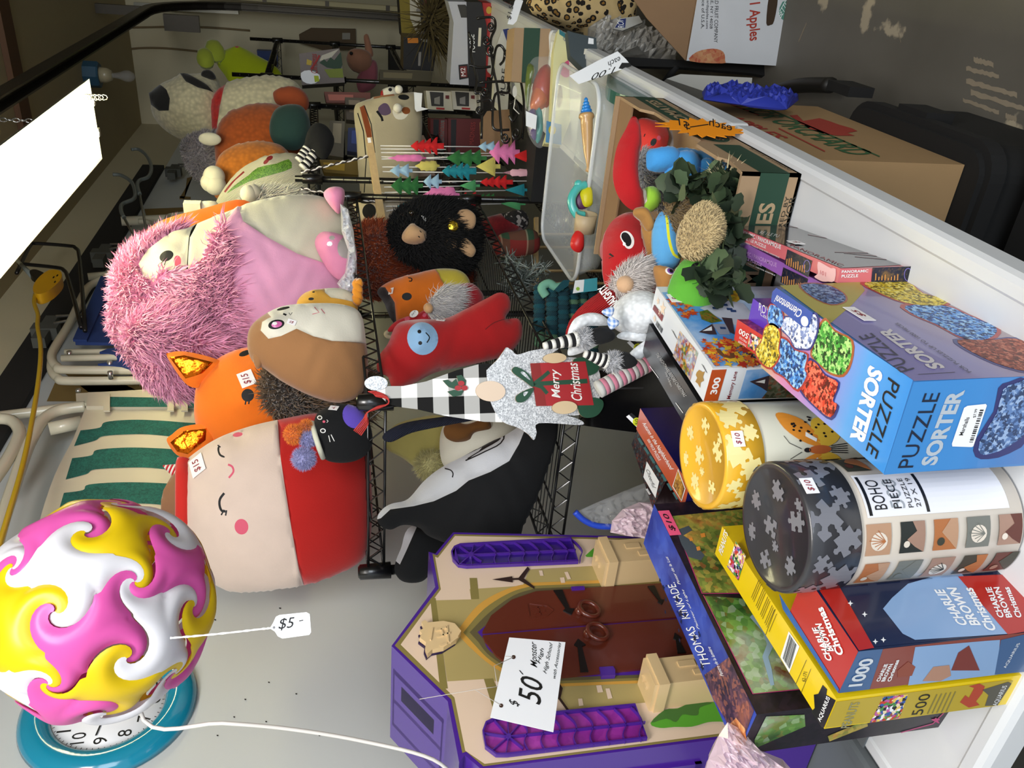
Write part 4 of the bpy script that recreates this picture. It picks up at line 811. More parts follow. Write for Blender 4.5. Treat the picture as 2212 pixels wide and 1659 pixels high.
MB().prism(pl, crv([(1257, 772), (1284, 778), (1292, 792), (1284, 806), (1262, 812), (1240, 800), (1236, 778)], 4), .0045, .008, m_gg, m_mdf).build('boot', t, 'green boot')
MB().prism(pl, crv([(1247, 860), (1275, 858), (1298, 864), (1300, 880), (1286, 898), (1262, 902), (1248, 890)], 4), .0045, .008, m_gg, m_mdf).build('boot', t, 'green boot')
gf = [(1145, 785), (1262, 781), (1280, 875), (1158, 877), (1154, 850), (1149, 838)]
mb = MB().prism(pl, gf, .0045, .0085, m_gr, m_mdf); q = pl.off(.0085)
mb.poly(q, [(1145, 785), (1166, 784), (1180, 876), (1158, 877), (1154, 850)], M('gift red dark', '#8a1f1c', .5)).poly(q, [(1150, 825), (1268, 818), (1269, 828), (1152, 834)], m_gg, .0006)
mb.poly(q, stroke([(1152, 830), (1172, 815), (1186, 803)], 8), m_gg, .0008).poly(q, stroke([(1152, 830), (1170, 836), (1182, 850)], 8), m_gg, .0008)
mb.text(q, 'Merry', (1216, 859), (1211, 796), (1192, 861), m_wh, .0012, bold=.01, shear=.3).text(q, 'Christmas', (1258, 865), (1247, 783), (1235, 866), m_wh, .0012, bold=.01, shear=.3); gift = mb.build('gift', t)
for p, l in (([(1148, 836), (1128, 822), (1106, 806), (1104, 797), (1114, 793), (1136, 805), (1148, 822)], [(1122, 806), (1130, 804), (1143, 822)]), ([(1150, 838), (1130, 844), (1112, 856), (1114, 868), (1128, 868), (1142, 856)], [(1128, 848), (1138, 846), (1130, 856)])):
    MB().prism(pl, crv(p, 4), .0085, .012, m_gg, m_mdf).poly(pl, crv(l, 3), m_glt, .0125).build('bow_loop', gift)
for x, y, rx, ry in ((1195, 774, 25, 11), (1216, 880, 27, 14)): MB().prism(pl, oval(x, y, rx, ry, -3), .0085, .013, m_bge, m_mdf, smooth=False).build('hand', t)
MB().prism(pl, oval(1058, 845, 32, 22, 3), .0045, .009, M('nose paint', '#dfc9b2', .5), m_mdf).build('nose', t)
MB().prism(pl, oval(812, 828, 25, 15.5, 0), .0, .007, m_glt, m_mdf).build('pompom', t)
mb = MB().prism(pl, crv([(955, 822), (966, 820), (975, 826), (984, 818), (990, 832), (980, 840), (968, 836), (962, 830)], 1), .004, .0065, m_gg, m_mdf).prism(pl, crv([(985, 812), (996, 810), (1006, 822), (1004, 838), (992, 832), (988, 822)], 1), .004, .0065, m_gg, m_mdf)
mb.prism(pl, [(965, 846), (980, 842), (990, 845), (1002, 842), (995, 854), (978, 857)], .004, .0065, m_gg, m_mdf)
for x, y in ((995, 828), (988, 838), (1002, 838)): mb.prism(pl, oval(x, y, 7, 5.5), .0065, .0085, m_gr)
mb.build('holly', t)
mb = MB(); m_rt = M('red raffia', '#b8322c', .7)
for k in range(6): a = k*1.1; P = [(795+k*3, 846+k), (812, 846+2*k), (835, 856+k), (838, 872), (815, 878+k), (792, 892), (785+2*k, 905+2*k), (764+3*k, 930+2*k)]; mb.tube([pl.w(x, y, .008+.003*math.sin(a+i)) for i, (x, y) in enumerate(crv(P, 3, False))], .0014, m_rt, 5)
mb.build('hanging_tie', t)
note(t, pl_at(857, 864, 1.693), .018, .016, '1-')
# ---- felt fir trees on strings
def T4(a, b): return (760+a/4.424, 130+b/4.424)
pl = pl_at(1000, 400, 3.15); t = thing('felt_tree_mobile', pl.w(812, 388), 'wall hanging of coloured felt fir trees on white strings under a wooden dowel', 'hanging decoration')
MB().prism(pl, [(790, 299), (804, 298), (832, 470), (816, 474)], -.012, .012, M('pale pine', '#c6a873', .6, 'wood', s=(12, 1, 12))).prism(pl, [(793, 300), (800, 300), (802, 310), (795, 311)], .012, .013, m_wh).build('dowel', t)
mb = MB()
for p, q in (((650, 373), (796, 337)), ((650, 408), (812, 436))):
    A, B = pl.w(*p, .01), pl.w(*q, 0)
    for s in (0, 3.14): mb.tube([A+(B-A)*i/40+np.array((math.cos(i*.9+s), 0, math.sin(i*.9+s)))*.0035 for i in range(41)], .003, m_wth if s else M('dark yarn', '#35302b', .9), 5)
mb.build('hanging_cord', t)
cf = dict(r='#c81a1e', b='#9cc0d8', p='#e07ab0', g='#2a6a34', y='#c9bd62', k='#e2aebc', t='#17808e', l='#4d9a62')
strings = [(815, 825, 1210), (845, 850, 900), (880, 888, 1320), (942, 905, 1540), (920, 945, 930), (1018, 1020, 1185), (1062, 1075, 1460), (1158, 1152, 1820), (1210, 1200, 1160), (1262, 1243, 1470), (1302, 1320, 1760), (1343, 1340, 1010), (1440, 1332, 915), (1395, 1370, 1430)]
for b0, b1, a1 in strings:
    mb = MB(); mb.tube([pl.w(*T4(200+b0*.09, b0), -.004), pl.w(*T4(a1, b1), -.004)], .0022, m_wth, 5); mb.build('string', t)
def tree(a0, a1, b, h, c, ty):
    a0, b0 = T4(a0, b); a1 = T4(a1, b)[0]; L = a1-a0; h = h/4.424; tr = .82
    up = [(0, 0)]
    if ty == 2: up += [(.78, 1), (.80, .22), (1, .22)]
    elif ty == 1: up += [(.33, .95), (.36, .35), (.62, 1), (.64, .35), (.84, 1), (.86, .22), (1, .22)]
    elif ty == 3: up += [(.42, .95), (.44, .3), (.83, 1), (.85, .25), (1, .25)]
    elif ty == 4: up += [(.2, .5), (.25, .9), (.4, .8), (.45, 1), (.6, .85), (.66, 1), (.85, .9), (.9, .3), (1, .2)]
    else:
        for k in range(4): f = .14+k*.19; up += [(f+.05, .55+.12*k), (f+.10, .55+.14*k), (f+.09, .3)]
        up += [(.83, .3), (1, .32)]
    o = [(a0+L*u, b0-h*v) for u, v in up]+[(a0+L*u, b0+h*v) for u, v in reversed(up[1:])]
    Puff(pl, o, .012, M('felt '+c, cf[c], 1, 'plush', sheen=.1), res=12, smooth=0).build('felt_tree', t, dict(r='red', b='pale blue', p='pink', g='green', y='yellow', k='pale pink', t='teal', l='light green')[c]+' felt tree')
for q in [(560, 880, 820, 90, 'r', 0), (1205, 1390, 825, 55, 'b', 3), (1310, 1605, 880, 120, 'p', 1), (1530, 1755, 915, 75, 'r', 2), (340, 710, 935, 35, 'p', 4), (900, 1290, 935, 85, 'g', 1), (600, 840, 1010, 50, 'y', 4), (1185, 1420, 1015, 98, 'y', 2), (360, 580, 1055, 68, 'b', 3), (860, 1190, 1060, 100, 't', 0), (1440, 1810, 1075, 38, 'k', 4), (680, 860, 1160, 78, 'b', 3), (370, 680, 1200, 98, 'g', 1), (1225, 1540, 1165, 72, 'r', 0), (1025, 1225, 1200, 60, 'l', 2), (1460, 1700, 1240, 60, 't', 2), (670, 1030, 1290, 82, 'p', 4), (1000, 1225, 1335, 82, 'r', 3), (1200, 1390, 1315, 45, 'g', 1), (1425, 1660, 1370, 70, 'l', 2), (430, 690, 1395, 36, 't', 4), (720, 870, 1330, 26, 'y', 4), (1805, 1900, 1150, 40, 'g', 2), (1740, 1880, 1315, 30, 'b', 4)]: tree(*q)
# ---- doll house
def H3(a, b): return (820+a/2.9105, 1130+b/2.9105)
def h3(L): return [H3(*p) for p in L]
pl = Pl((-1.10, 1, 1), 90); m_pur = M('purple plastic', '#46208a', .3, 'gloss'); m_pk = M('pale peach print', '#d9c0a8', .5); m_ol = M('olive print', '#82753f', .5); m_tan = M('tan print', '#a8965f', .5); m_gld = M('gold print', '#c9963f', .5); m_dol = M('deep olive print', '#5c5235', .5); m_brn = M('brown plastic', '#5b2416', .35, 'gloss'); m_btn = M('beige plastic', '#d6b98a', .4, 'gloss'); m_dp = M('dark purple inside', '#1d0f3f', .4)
base = pl.w(*H3(1500, 750)); zb = .742
t = thing('doll_house', (base[0], base[1], zb), 'tall purple and beige toy school with brown arched doors standing left of the puzzles', 'doll house')
uvb = lambda q: pl.uv(*H3(*q))
out = [uvb(q) for q in [(1665, 85), (462, 58), (350, 192), (308, 180), (350, 402), (75, 772), (428, 1120), (500, 1505), (535, 1458), (640, 1548), (2115, 1360)]]
r_, l_ = out[0][0], out[-1][0]; zz = zb-pl.o[2]; out = [(r_+.004, zz)]+out+[(l_, zz)]
mb = MB().prism(pl, out, -.24, 0, m_pur, px=False)
ins = [uvb(q) for q in [(1665, 100), (470, 72), (362, 205), (332, 195), (372, 412), (95, 772), (450, 1112), (520, 1448), (545, 1440), (652, 1532), (2115, 1345)]]
mb.poly(pl, [(r_-.002, zz+.004)]+ins+[(l_+.004, zz+.004)], m_ol, .001, px=False)
ins = [uvb(q) for q in [(1665, 112), (474, 84), (366, 222), (348, 215), (385, 420), (132, 768), (470, 1100), (538, 1435), (660, 1518), (2115, 1330)]]
mb.poly(pl, [(r_-.006, zz+.006)]+ins+[(l_+.008, zz+.006)], m_pk, .0016, px=False)
P = lambda L, m, l: mb.poly(pl, h3(L), m, l)
P([(318, 478), (352, 476), (428, 1045), (380, 1050)], m_ol, .002); P([(565, 350), (612, 350), (625, 482), (575, 484)], m_ol, .0021); P([(655, 985), (712, 982), (770, 1120), (760, 1240), (730, 1230)], m_ol, .0021)
P([(352, 490), (575, 484), (565, 420), (900, 398), (940, 295), (1400, 270), (1750, 360), (1760, 380), (2300, 340), (2300, 960), (1640, 965), (1700, 1130), (1190, 1180), (1130, 1115), (790, 1010), (660, 985), (425, 1000)], m_tan, .0018)
ar = lambda k: h3(crv([(480+k*1.0, 695), (620+k*.8, 520+k*.6), (800+k*.5, 420+k*.5), (960+k*.2, 380+k*.45)], 5, False)+[(2300, 330+k*.45), (2300, 985-k*.35)]+crv([(1100, 1035-k*.4), (900, 1010-k*.5), (700, 900-k*.6), (560+k*.7, 780-k*.3)], 5, False))
mb.poly(pl, ar(0), m_gld, .0024).poly(pl, ar(45), m_ol, .0028).poly(pl, ar(85), m_dol, .0032).poly(pl, ar(135), m_pur, .0036)
for L in ([(1000, 305), (1022, 305), (1030, 338), (1008, 338)], [(1160, 315), (1182, 313), (1202, 358), (1180, 362)], [(1132, 350), (1160, 348), (1166, 382), (1140, 384)], [(1360, 1028), (1392, 1026), (1404, 1070), (1370, 1074)], [(1418, 1048), (1444, 1046), (1462, 1108), (1434, 1114)], [(1246, 1112), (1272, 1110), (1280, 1154), (1252, 1158)]): P(L, m_pk, .003)
P([(705, 365), (832, 345), (834, 357), (872, 355), (930, 283), (942, 300), (905, 358), (972, 410), (972, 425), (872, 368), (836, 368), (836, 384)], M('dark brown print', '#2b1712', .6), .0044)
P([(1125, 1010), (1150, 1050), (1136, 1110), (1200, 1200), (1180, 1196), (1110, 1100)], M('dark brown print', ''), .0044)
P(crv([(1700, 1268), (1790, 1185), (1870, 1175), (1960, 1140), (2110, 1135), (2200, 1120), (2200, 1260), (2140, 1258), (2060, 1262), (1960, 1290), (1850, 1292), (1760, 1298)], 3), M('ivy light', '#4f9a28', .6), .004); P(crv([(1705, 1265), (1790, 1185), (1870, 1178), (1960, 1140), (2090, 1140), (2010, 1170), (2000, 1215), (1960, 1220), (1900, 1215), (1860, 1262), (1800, 1240)], 3), M('ivy dark', '#3c6a2a', .6), .0043)
P([(1292, 214), (1345, 165), (1345, 222), (1300, 222)], M('ivy light', ''), .004)
mb.build('house_body', t)
# doors
doors = []
for L in ([(645, 700), (700, 600), (830, 500), (980, 448), (1100, 440), (1700, 400), (2300, 368), (2300, 580), (1860, 608), (645, 708)], [(645, 725), (1860, 622), (2300, 594), (2300, 900), (1650, 935), (1150, 985), (1000, 975), (830, 925), (730, 850), (660, 760)]):
    L = [uvb(q) for q in L]; L = [(a, max(b, zz+.01)) for a, b in L]; door = MB().prism(pl, L, .003, .008, m_brn, px=False).build('house_door', t); doors.append(door)
for k, (x, y) in enumerate(((1310, 585), (1362, 727))):
    c = pl.w(*H3(x, y), .018); r = .0185; MB().tube([c+pl.s*r*math.cos(a)+pl.t*r*math.sin(a)+pl.n*.004*math.sin(a) for a in np.linspace(0, 2*math.pi, 25)[:-1]], .0042, m_brn, 8, closed=True).ell(pl.w(*H3(x-58, y-3), .012), .009, m_brn).build('door_ring', doors[k])
for k, L in enumerate(([(1090, 446), (1145, 443), (1192, 560), (1220, 562), (1202, 600), (1150, 575), (1165, 560)], [(1680, 420), (1722, 416), (1762, 505), (1782, 506), (1768, 535), (1742, 520), (1748, 508)], [(1258, 960), (1308, 958), (1268, 800), (1292, 790), (1243, 752), (1218, 790), (1240, 802)], [(1868, 842), (1918, 840), (1872, 755), (1892, 748), (1848, 715), (1840, 750), (1856, 757)])):
    MB().prism(pl, h3(L), .008, .0105, M('black plastic', '#0f0d0d', .4)).build('strap_hinge', doors[k//2])
MB().prism(pl, h3([(1375, 935), (1462, 930), (1475, 950), (1476, 985), (1390, 990)]), .003, .012, m_pur).build('door_latch', t); MB().prism(pl, h3([(1200, 428), (1280, 424), (1286, 440), (1205, 445)]), .003, .012, m_pur).build('door_latch', t)
# windows
def webwin(o, cx, cy, spokes, bars, mid, glass, lw):
    m = MB().prism(pl, h3(crv(o, 1)), .003, .005, glass); wp = m.build('toy_window', t)
    m = MB(); O = o+[o[0]]
    m.prism(pl, stroke(h3(O), 3.6), .004, .012, m_pur)
    for a in spokes: m.prism(pl, stroke(h3([(cx, cy), a]), 1.9), .005, .011, m_pur)
    for b in bars: m.prism(pl, stroke(h3(crv(b, 3, False)), 1.7), .005, .011, m_pur)
    m.prism(pl, stroke(h3(mid), 2.2), .005, .011, m_pur).prism(pl, h3(oval(cx, cy, 16, 16)), .005, .0115, m_pur); m.build('window_lattice', wp)
up = [(452, 205), (470, 175), (505, 160), (1200, 120), (1245, 262), (545, 292), (495, 285), (462, 250)]
webwin(up, 573, 222, [(500, 165), (455, 225), (500, 285), (575, 290), (640, 265), (655, 160), (590, 158)], [[(560+90*k, 150-5*k), (605+90*k, 172-3*k), (640+90*k, 212-2*k), (628+90*k, 250-2*k), (640+88*k, 288-3*k)] for k in range(1, 8)], [(573, 222), (1230, 190)], M('violet pane', '#2a0f6e', .15, 'gloss'), 3)
lo = [(648, 1335), (668, 1280), (720, 1255), (1600, 1168), (1675, 1375), (800, 1480), (730, 1480), (665, 1430)]
webwin(lo, 808, 1367, [(720, 1265), (655, 1345), (700, 1460), (790, 1480), (900, 1440), (890, 1270), (800, 1250)], [[(840+105*k, 1245-9*k), (905+103*k, 1290-8*k), (925+103*k, 1340-8*k), (905+103*k, 1400-8*k), (940+100*k, 1468-11*k)] for k in range(0, 8)], [(808, 1367), (1665, 1275)], M('magenta pane', '#8c2a8c', .15, 'painting', cols=['#5d1a66', '#8c2a8c', '#b04aa6'], scale=9, dab=.1), 3)
# blocks standing out beside the doors
for o, fr in (((1345, 115), 1), ((1640, 862), 0)):
    x, y = o; q = pl.off(.062)
    if fr: F_ = [(1410, 180), (1650, 115), (2250, 60), (2300, 320), (1720, 362), (1425, 368)]
    L = [(1410, 130), (1420, 366)] if fr else [(1722, 905), (1738, 1172)]
    a = pl.off(.062).uv(*H3(1432 if fr else 1745, 110 if fr else 850)); b = pl.off(.062).uv(*H3(1440 if fr else 1755, 250 if fr else 1015))
    hh = a[1]; s0, s1 = b[0], a[0]
    m = MB().box((s0, zz+.002, 0), (s1, hh, .062), m_btn, pl.o, [pl.s, pl.t, pl.n]).box((s0-.006, hh, 0), (s1+.006, hh+.018, .068), m_btn, pl.o, [pl.s, pl.t, pl.n]).box((s0-.002, hh+.018, 0), (s1+.002, hh+.024, .064), m_btn, pl.o, [pl.s, pl.t, pl.n])
    w = s1-s0
    for u, v, a_, b_ in ((.2, .05, .14, .035), (.6, .09, .12, .04), (.25, .13, .14, .035), (.65, .17, .12, .04), (.55, .03, .16, .03)): m.box((s0+w*u, hh-v-b_, .062), (s0+w*(u+a_+.06), hh-v, .0645), m_btn, pl.o, [pl.s, pl.t, pl.n])
    for u in (.35, .65): m.box((s0+w*u, hh+.024, .03), (s0+w*u+.008, hh+.028, .038), m_btn, pl.o, [pl.s, pl.t, pl.n])
    m.build('pillar_block', t)
sh = [(262, 660), (285, 650), (300, 665), (400, 655), (470, 670), (510, 718), (480, 770), (400, 820), (330, 835), (300, 862), (285, 825), (290, 790), (250, 760), (265, 735), (250, 715), (280, 700)]
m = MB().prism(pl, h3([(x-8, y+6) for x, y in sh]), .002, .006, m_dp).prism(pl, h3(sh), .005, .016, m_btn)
for L in ([(350, 720), (420, 700)], [(360, 760), (440, 735)], [(385, 710), (400, 755)], [(420, 690), (430, 790)], [(330, 705), (318, 780)], [(440, 800), (490, 760)], [(380, 815), (420, 800)]): m.prism(pl, stroke(h3(L), 3), .016, .0185, m_btn)
m.build('crest', t)
m = MB()
for L in ([(960, 560), (1030, 545)], [(975, 590), (1040, 575)], [(925, 530), (940, 610)], [(990, 545), (1010, 600)]): m.prism(pl, stroke(h3(L), 2), .008, .0095, m_brn)
m.prism(pl, stroke(h3([(940, 525), (1050, 540), (1090, 570), (1050, 605), (955, 625)]), 2), .008, .0095, m_brn).build('door_crest', doors[0])
# side ribs and the handle slot of the purple side
for a, b, nm in (((75, 772), (428, 1120), 'roof_panel'), ((640, 1548), (2115, 1360), 'side_panel')):
    A, B2 = pl.p(*uvb(a), 0), pl.p(*uvb(b), 0); e = nrm(B2-A); L_ = np.linalg.norm(B2-A); up = np.cross(e, pl.n); up *= 1 if up.dot(A-pl.p(0, 0, 0)-pl.p(.0, .0, 0)+pl.o-pl.p(*np.mean(out, 0))) > 0 else -1; m = MB()
    for q in (((.04*L_, .05, 0), (.96*L_, .062, .005)), ((.04*L_, .125, 0), (.96*L_, .135, .005)), ((.04*L_, .19, 0), (.96*L_, .2, .005)), ((.04*L_, .05, 0), (.07*L_, .2, .005)), ((.93*L_, .05, 0), (.96*L_, .2, .005))): m.box(*q, m_pur, A, [e, -pl.n, up])
    m.box((.2*L_, .075, 0), (.8*L_, .112, .0015), m_dp, A, [e, -pl.n, up]); m.build(nm, t)
# handwritten card hung on the doll house
q = pl.off(.075); q.o = q.o.copy(); t2 = thing('price_card', q.w(*H3(930, 1000)), 'handwritten white fifty dollar card hung on the toy school front', 'price card')
m = MB().prism(q, h3([(815, 720), (1168, 750), (1092, 1315), (695, 1222)]), 0, .0006, M('white card', '')); I = M('black marker', '#141414', .6)
for x, y in ((842, 845), (764, 1150)): m.poly(q, h3(oval(x, y, 13, 13)), M('punched hole', '#3d2417', .8), .001)
def hw(s, a, b, c_, bold=.004): m.text(q, s, H3(*a), H3(*b), H3(*c_), I, .0011, bold, .25)
hw('50', (1012, 1148), (1030, 985), (865, 1120)); hw('$', (885, 1160), (872, 1118), (822, 1150)); hw('-', (905, 955), (880, 925), (900, 958), .03)
hw('Monster', (990, 912), (985, 755), (948, 900)); hw('High', (1015, 890), (1040, 795), (985, 880)); hw('High School', (1055, 955), (1095, 765), (1025, 940)); hw('with Accessories', (1105, 985), (1140, 758), (1085, 975))
m.build('card', t2); m = MB()
for L in ([(842, 845), (790, 842)], [(764, 1150), (600, 1050), (250, 1110)], [(740, 1030), (600, 1050)], [(740, 1030), (720, 900), (842, 845)]): m.tube([q.w(*H3(*p), .001) for p in L], .0006, M('clear thread', '#b8b0a8', .5), 4)
m.build('thread', t2)
# ================================================================ tables and puzzles
TZ = .74
m_tab = M('white moulded plastic', '#d3d5d8', .38, 'wall'); m_leg = M('grey powder coated steel', '#6f7276', .4, 'metal')
def table(x0, x1, y0, y1, z, label, mat, r=.012):
    t = thing('folding_table', ((x0+x1)/2, (y0+y1)/2, 0), label, 'table')
    o = []
    for cx, cy, a in ((x1-r, y1-r, 0), (x0+r, y1-r, 90), (x0+r, y0+r, 180), (x1-r, y0+r, 270)):
        for k in range(7): q = math.radians(a+k*15); o.append((cx+r*math.cos(q), cy+r*math.sin(q)))
    cxx, cyy = (x0+x1)/2, (y0+y1)/2; n = len(o); V = []; rings = [(0, -.045), (0, -.012), (.004, -.004), (.011, 0), (.026, 0), (.030, -.003), (.034, -.003)]
    for ins, dz in rings:
        for x, y in o: V.append((x-ins*(1 if x > cxx else -1), y-ins*(1 if y > cyy else -1), z+dz))
    Fc = [(k*n+i, k*n+(i+1) % n, (k+1)*n+(i+1) % n, (k+1)*n+i) for k in range(len(rings)-1) for i in range(n)]+[tuple(range((len(rings)-1)*n, len(rings)*n)), tuple(range(n))[::-1]]
    MB().add(V, Fc, mat, False).build('tabletop', t)
    for y in (y0+.2, y1-.2):
        mb = MB(); mb.tube([(x0+.08, y, z-.05), (x0+.06, y, .0)], .013, m_leg); mb.build('leg', t); mb = MB(); mb.tube([(x1-.25, y, z-.05), (x1-.24, y, .0)], .013, m_leg); mb.build('leg', t)
        mb = MB(); mb.tube([(x0+.07, y, .3), (x1-.25, y, .3)], .010, m_leg); mb.build('crossbar', t)
    return t
table(-1.045, -.30, .50, 1.5135, TZ+.003, 'white moulded plastic folding table in front, crowded with jigsaw puzzles', m_tab)
table(-.64, -.30, 1.515, 2.95, TZ+.003, 'second white plastic folding table behind, covered with cartons and a clear tub', m_tab)
table(-.62, -.30, 2.952, 4.4, TZ+.003, 'third white folding table farthest away, crowded with boxes', m_tab)
MB().box((-1.04, .665, TZ+.003), (-.87, 1.3, TZ+.006), M('grey board', '#5f6468', .6, 'card')).build('grey_board', label='thin grey board lying flat between the white table and the toy school', cat='board')
table(-1.66, -1.06, .2, 1.49, TZ, 'grey low table against the wall carrying the toy school', M('grey laminate', '#5e6468', .5, 'card'))
class Box3:
    """carton with printed faces; px corners of its top face: a (near left), b (near right), c (far right)"""
    def __init__(self, name, a, b, c, zt, zb, mat, label, cat='puzzle box', smat=None, inset=True, left=None, **k):
        A, B, C = [np.array(q, float) if len(q) == 3 else PZ(*q, zt) for q in (a, b, c)]; u = B-A; w = C-B
        u_ = nrm(u); n_ = np.array([-u_[1], u_[0], 0]); L = w@n_; C = B+n_*L; self.A, self.B = A, B; self.C = C; self.D = A+n_*L; self.n_, self.u_ = n_, u_; self.zt, self.zb = zt, zb
        self.name, self.label, self.cat, self.k = name, label, cat, k; mb = self.mb = MB(); h = zt-zb
        P = [A, B, C, self.D]; lo = [p-(0, 0, h) for p in P]; sm = smat or mat; e = .0012
        mb.add(P, [(0, 1, 2, 3)], mat); mb.add(lo, [(3, 2, 1, 0)], sm)
        for i in range(4): j = (i+1) % 4; mb.add([P[i], P[j], lo[j], lo[i]], [(0, 3, 2, 1)], sm)
        self.top = Pl(A, s=u_, t=n_); self.front = Pl(A, s=u_, t=(0, 0, 1)); self.left = Pl(A, s=n_, t=(0, 0, 1)); self.right = Pl(B, s=n_, t=(0, 0, 1))
        self.back = Pl(self.D, s=u_, t=(0, 0, 1))
    def done(self, **k): self.k.update(k); return self.mb.build(self.name, None, self.label, self.cat, self.k.get('group', {'puzzle_box': 'jigsaw puzzle boxes on the front table', 'panorama_puzzle': 'panorama jigsaw boxes'}.get(self.name)))
def c5(a, b): return (1360+a*852/2212, 1100+b*852/2212)
def c1(a, b): return (1652+a/2.9625, 500+b/2.9625)
def c4(a, b): return (1340+a/2.9625, 800+b/2.9625)
def c7(a, b): return (1380+a*420/2049, 560+b*420/2049)
def mp(f, L): return [f(*p) for p in L]
wht = M('print white', '#eceef0', .4, 'gloss'); blk = M('print black', '#101014', .4, 'gloss')
def barcode(mb, pl, o, u, v, n=16, lift=.0008, mat=None):
    """o,u,v are plane coordinates"""
    o, u, v = map(np.array, (o, u, v)); x = 0; r = random.Random(3)
    while x < 1: w = r.choice((.02, .03, .045)); mb.poly(pl, [o+u*x, o+u*(x+w), o+u*(x+w)+v, o+u*x+v], mat or blk, lift, px=False); x += w+r.choice((.02, .03, .04))
def scatter(mb, pl, quad, mats, n, r, seed=1, lift=.0008, shape=7, sq=1):
    """printed leaves, stars and petals spread over a quad of the face (plane coordinates)"""
    R = random.Random(seed); a, b, c, d = [np.array(q) for q in quad]
    for i in range(n):
        u, v = R.random(), R.random(); p = (a*(1-u)+b*u)*(1-v)+(d*(1-u)+c*u)*v; s = r*(.5+R.random()); t0 = R.random()*6; k = R.choice((4, 5, 6)) if shape == 7 else shape
        mb.poly(pl, [p+np.array((math.cos(t0+j*math.pi/k), sq*math.sin(t0+j*math.pi/k)))*s*(1 if j % 2 else .42) for j in range(2*k)], R.choice(mats), lift+i*1e-6, px=False)
# ---- large landscape puzzle box (4 in 1)
nav = M('night blue print', '#23358c', .3, 'painting', cols=['#151f5c', '#23358c', '#3a55b8', '#6f8bd8'], scale=7, dab=.08); dkp = M('dark violet print', '#17131f', .35, 'painting', cols=['#0d0b12', '#1b1520', '#2b1d2a'], scale=20, dab=.3)
scn = M('garden print', '#4a5a2a', .3, 'painting', cols=['#1e2a14', '#3f5224', '#7c8a3c', '#c0a04a', '#a8502c'], scale=17, dab=.35); scn2 = M('stream print', '#4a6a4a', .3, 'painting', cols=['#16240f', '#35602a', '#6f9a48', '#a9b8a0', '#7a3c22'], scale=13, dab=.35); mag = M('magenta rule', '#b02a6a', .4)
B = Box3('puzzle_box', c5(608, 1380), c5(712, 1152), c5(130, 0), TZ+.2925, TZ, nav, 'large night blue jigsaw box with garden pictures behind the yellow box', smat=dkp); mb = B.mb
tp, fr, lf, rt = B.top, B.front, B.left, B.right
R_ = rt; mb.poly(R_, mp(c5, [(235, 40), (640, 0), (2100, 0), (2100, 560), (640, 470), (408, 470)]), scn, .0005).poly(R_, mp(c5, [(415, 488), (2100, 590), (2100, 900), (940, 1010), (690, 1035)]), scn2, .0005)
mb.poly(R_, stroke(mp(c5, [(232, 34), (405, 474), (640, 474)]), 1.6), mag, .0009).poly(R_, stroke(mp(c5, [(413, 484), (690, 1038), (960, 1012)]), 1.6), mag, .0009)
# cottage in the upper picture
mb.poly(R_, mp(c5, [(262, 120), (330, 95), (350, 120), (300, 150), (340, 175), (420, 260), (400, 290), (330, 270), (290, 200)]), M('cottage slate', '#454d55', .5), .001)
for L in ([(332, 165), (350, 160), (356, 178), (338, 182)], [(372, 215), (392, 210), (398, 232), (378, 236)], [(395, 140), (420, 135), (425, 158), (402, 162)]): mb.poly(R_, mp(c5, L), M('window glow print', '#d98b35', .5), .0012)
mb.poly(R_, stroke(mp(c5, [(680, 600), (760, 680), (790, 760), (760, 830), (780, 900), (800, 990)]), [8, 14, 16, 13, 12, 8]), M('water print', '#8ba3b5', .3), .001)
mb.text(tp, 'THOMAS', c5(462, 880), c5(362, 655), c5(412, 885), wht, .0008).text(tp, 'KINKADE.', c5(345, 612), c5(255, 408), c5(298, 615), wht, .0008).text(tp, 'Painter of Light', c5(400, 672), c5(308, 445), c5(384, 675), wht, .0008, shear=.4).text(tp, 'Peintre de la lumi\u00e8re', c5(532, 935), c5(455, 770), c5(514, 938), wht, .0008, shear=.4).text(tp, 'Pintor de la Luz', c5(290, 420), c5(214, 262), c5(276, 424), wht, .0008, shear=.4)
mb.poly(tp, mp(c5, [(420, 930), (560, 830), (700, 1130), (610, 1370), (540, 1180), (470, 1060)]), M('rocky shore print', '#3a2a3c', .4, 'painting', cols=['#1c1626', '#3b2a3e', '#6b4650', '#b06a4a'], scale=22, dab=.4), .0006).poly(tp, mp(c5, [(560, 1210), (600, 1170), (650, 1230), (660, 1300), (615, 1365), (570, 1290)]), M('lamplight print', '#d9894a', .4, 'painting', cols=['#9c4a24', '#d9894a', '#f0c890'], scale=22, dab=.3), .0008)
scatter(mb, tp, [tp.uv(*c5(430, 1010)), tp.uv(*c5(500, 880)), tp.uv(*c5(180, 330)), tp.uv(*c5(150, 500))], [M('twig print', '#0e1433', .5)], 22, .005, 3)
for L, sc_ in (([(765, 1160), (980, 1150), (985, 1215), (700, 1340), (700, 1290)], scn2), ([(1110, 1270), (1330, 1180), (1335, 1215), (1120, 1300)], scn)): mb.poly(fr, mp(c5, L), sc_, .0006)
mb.poly(fr, stroke(mp(c5, [(1520, 1250), (1700, 1200), (1760, 1140)]), 2), mag, .0008).text(fr, '4', c5(1748, 1195), c5(1730, 1165), c5(1706, 1200), mag, .001, bold=.04)
note(B.done(), Pl(R_.w(*c5(222, 80), .0015), s=R_.s, t=R_.t), .052, .018, '$10', 'price_sticker', 'pink price sticker', '#e8577f', '#111111')
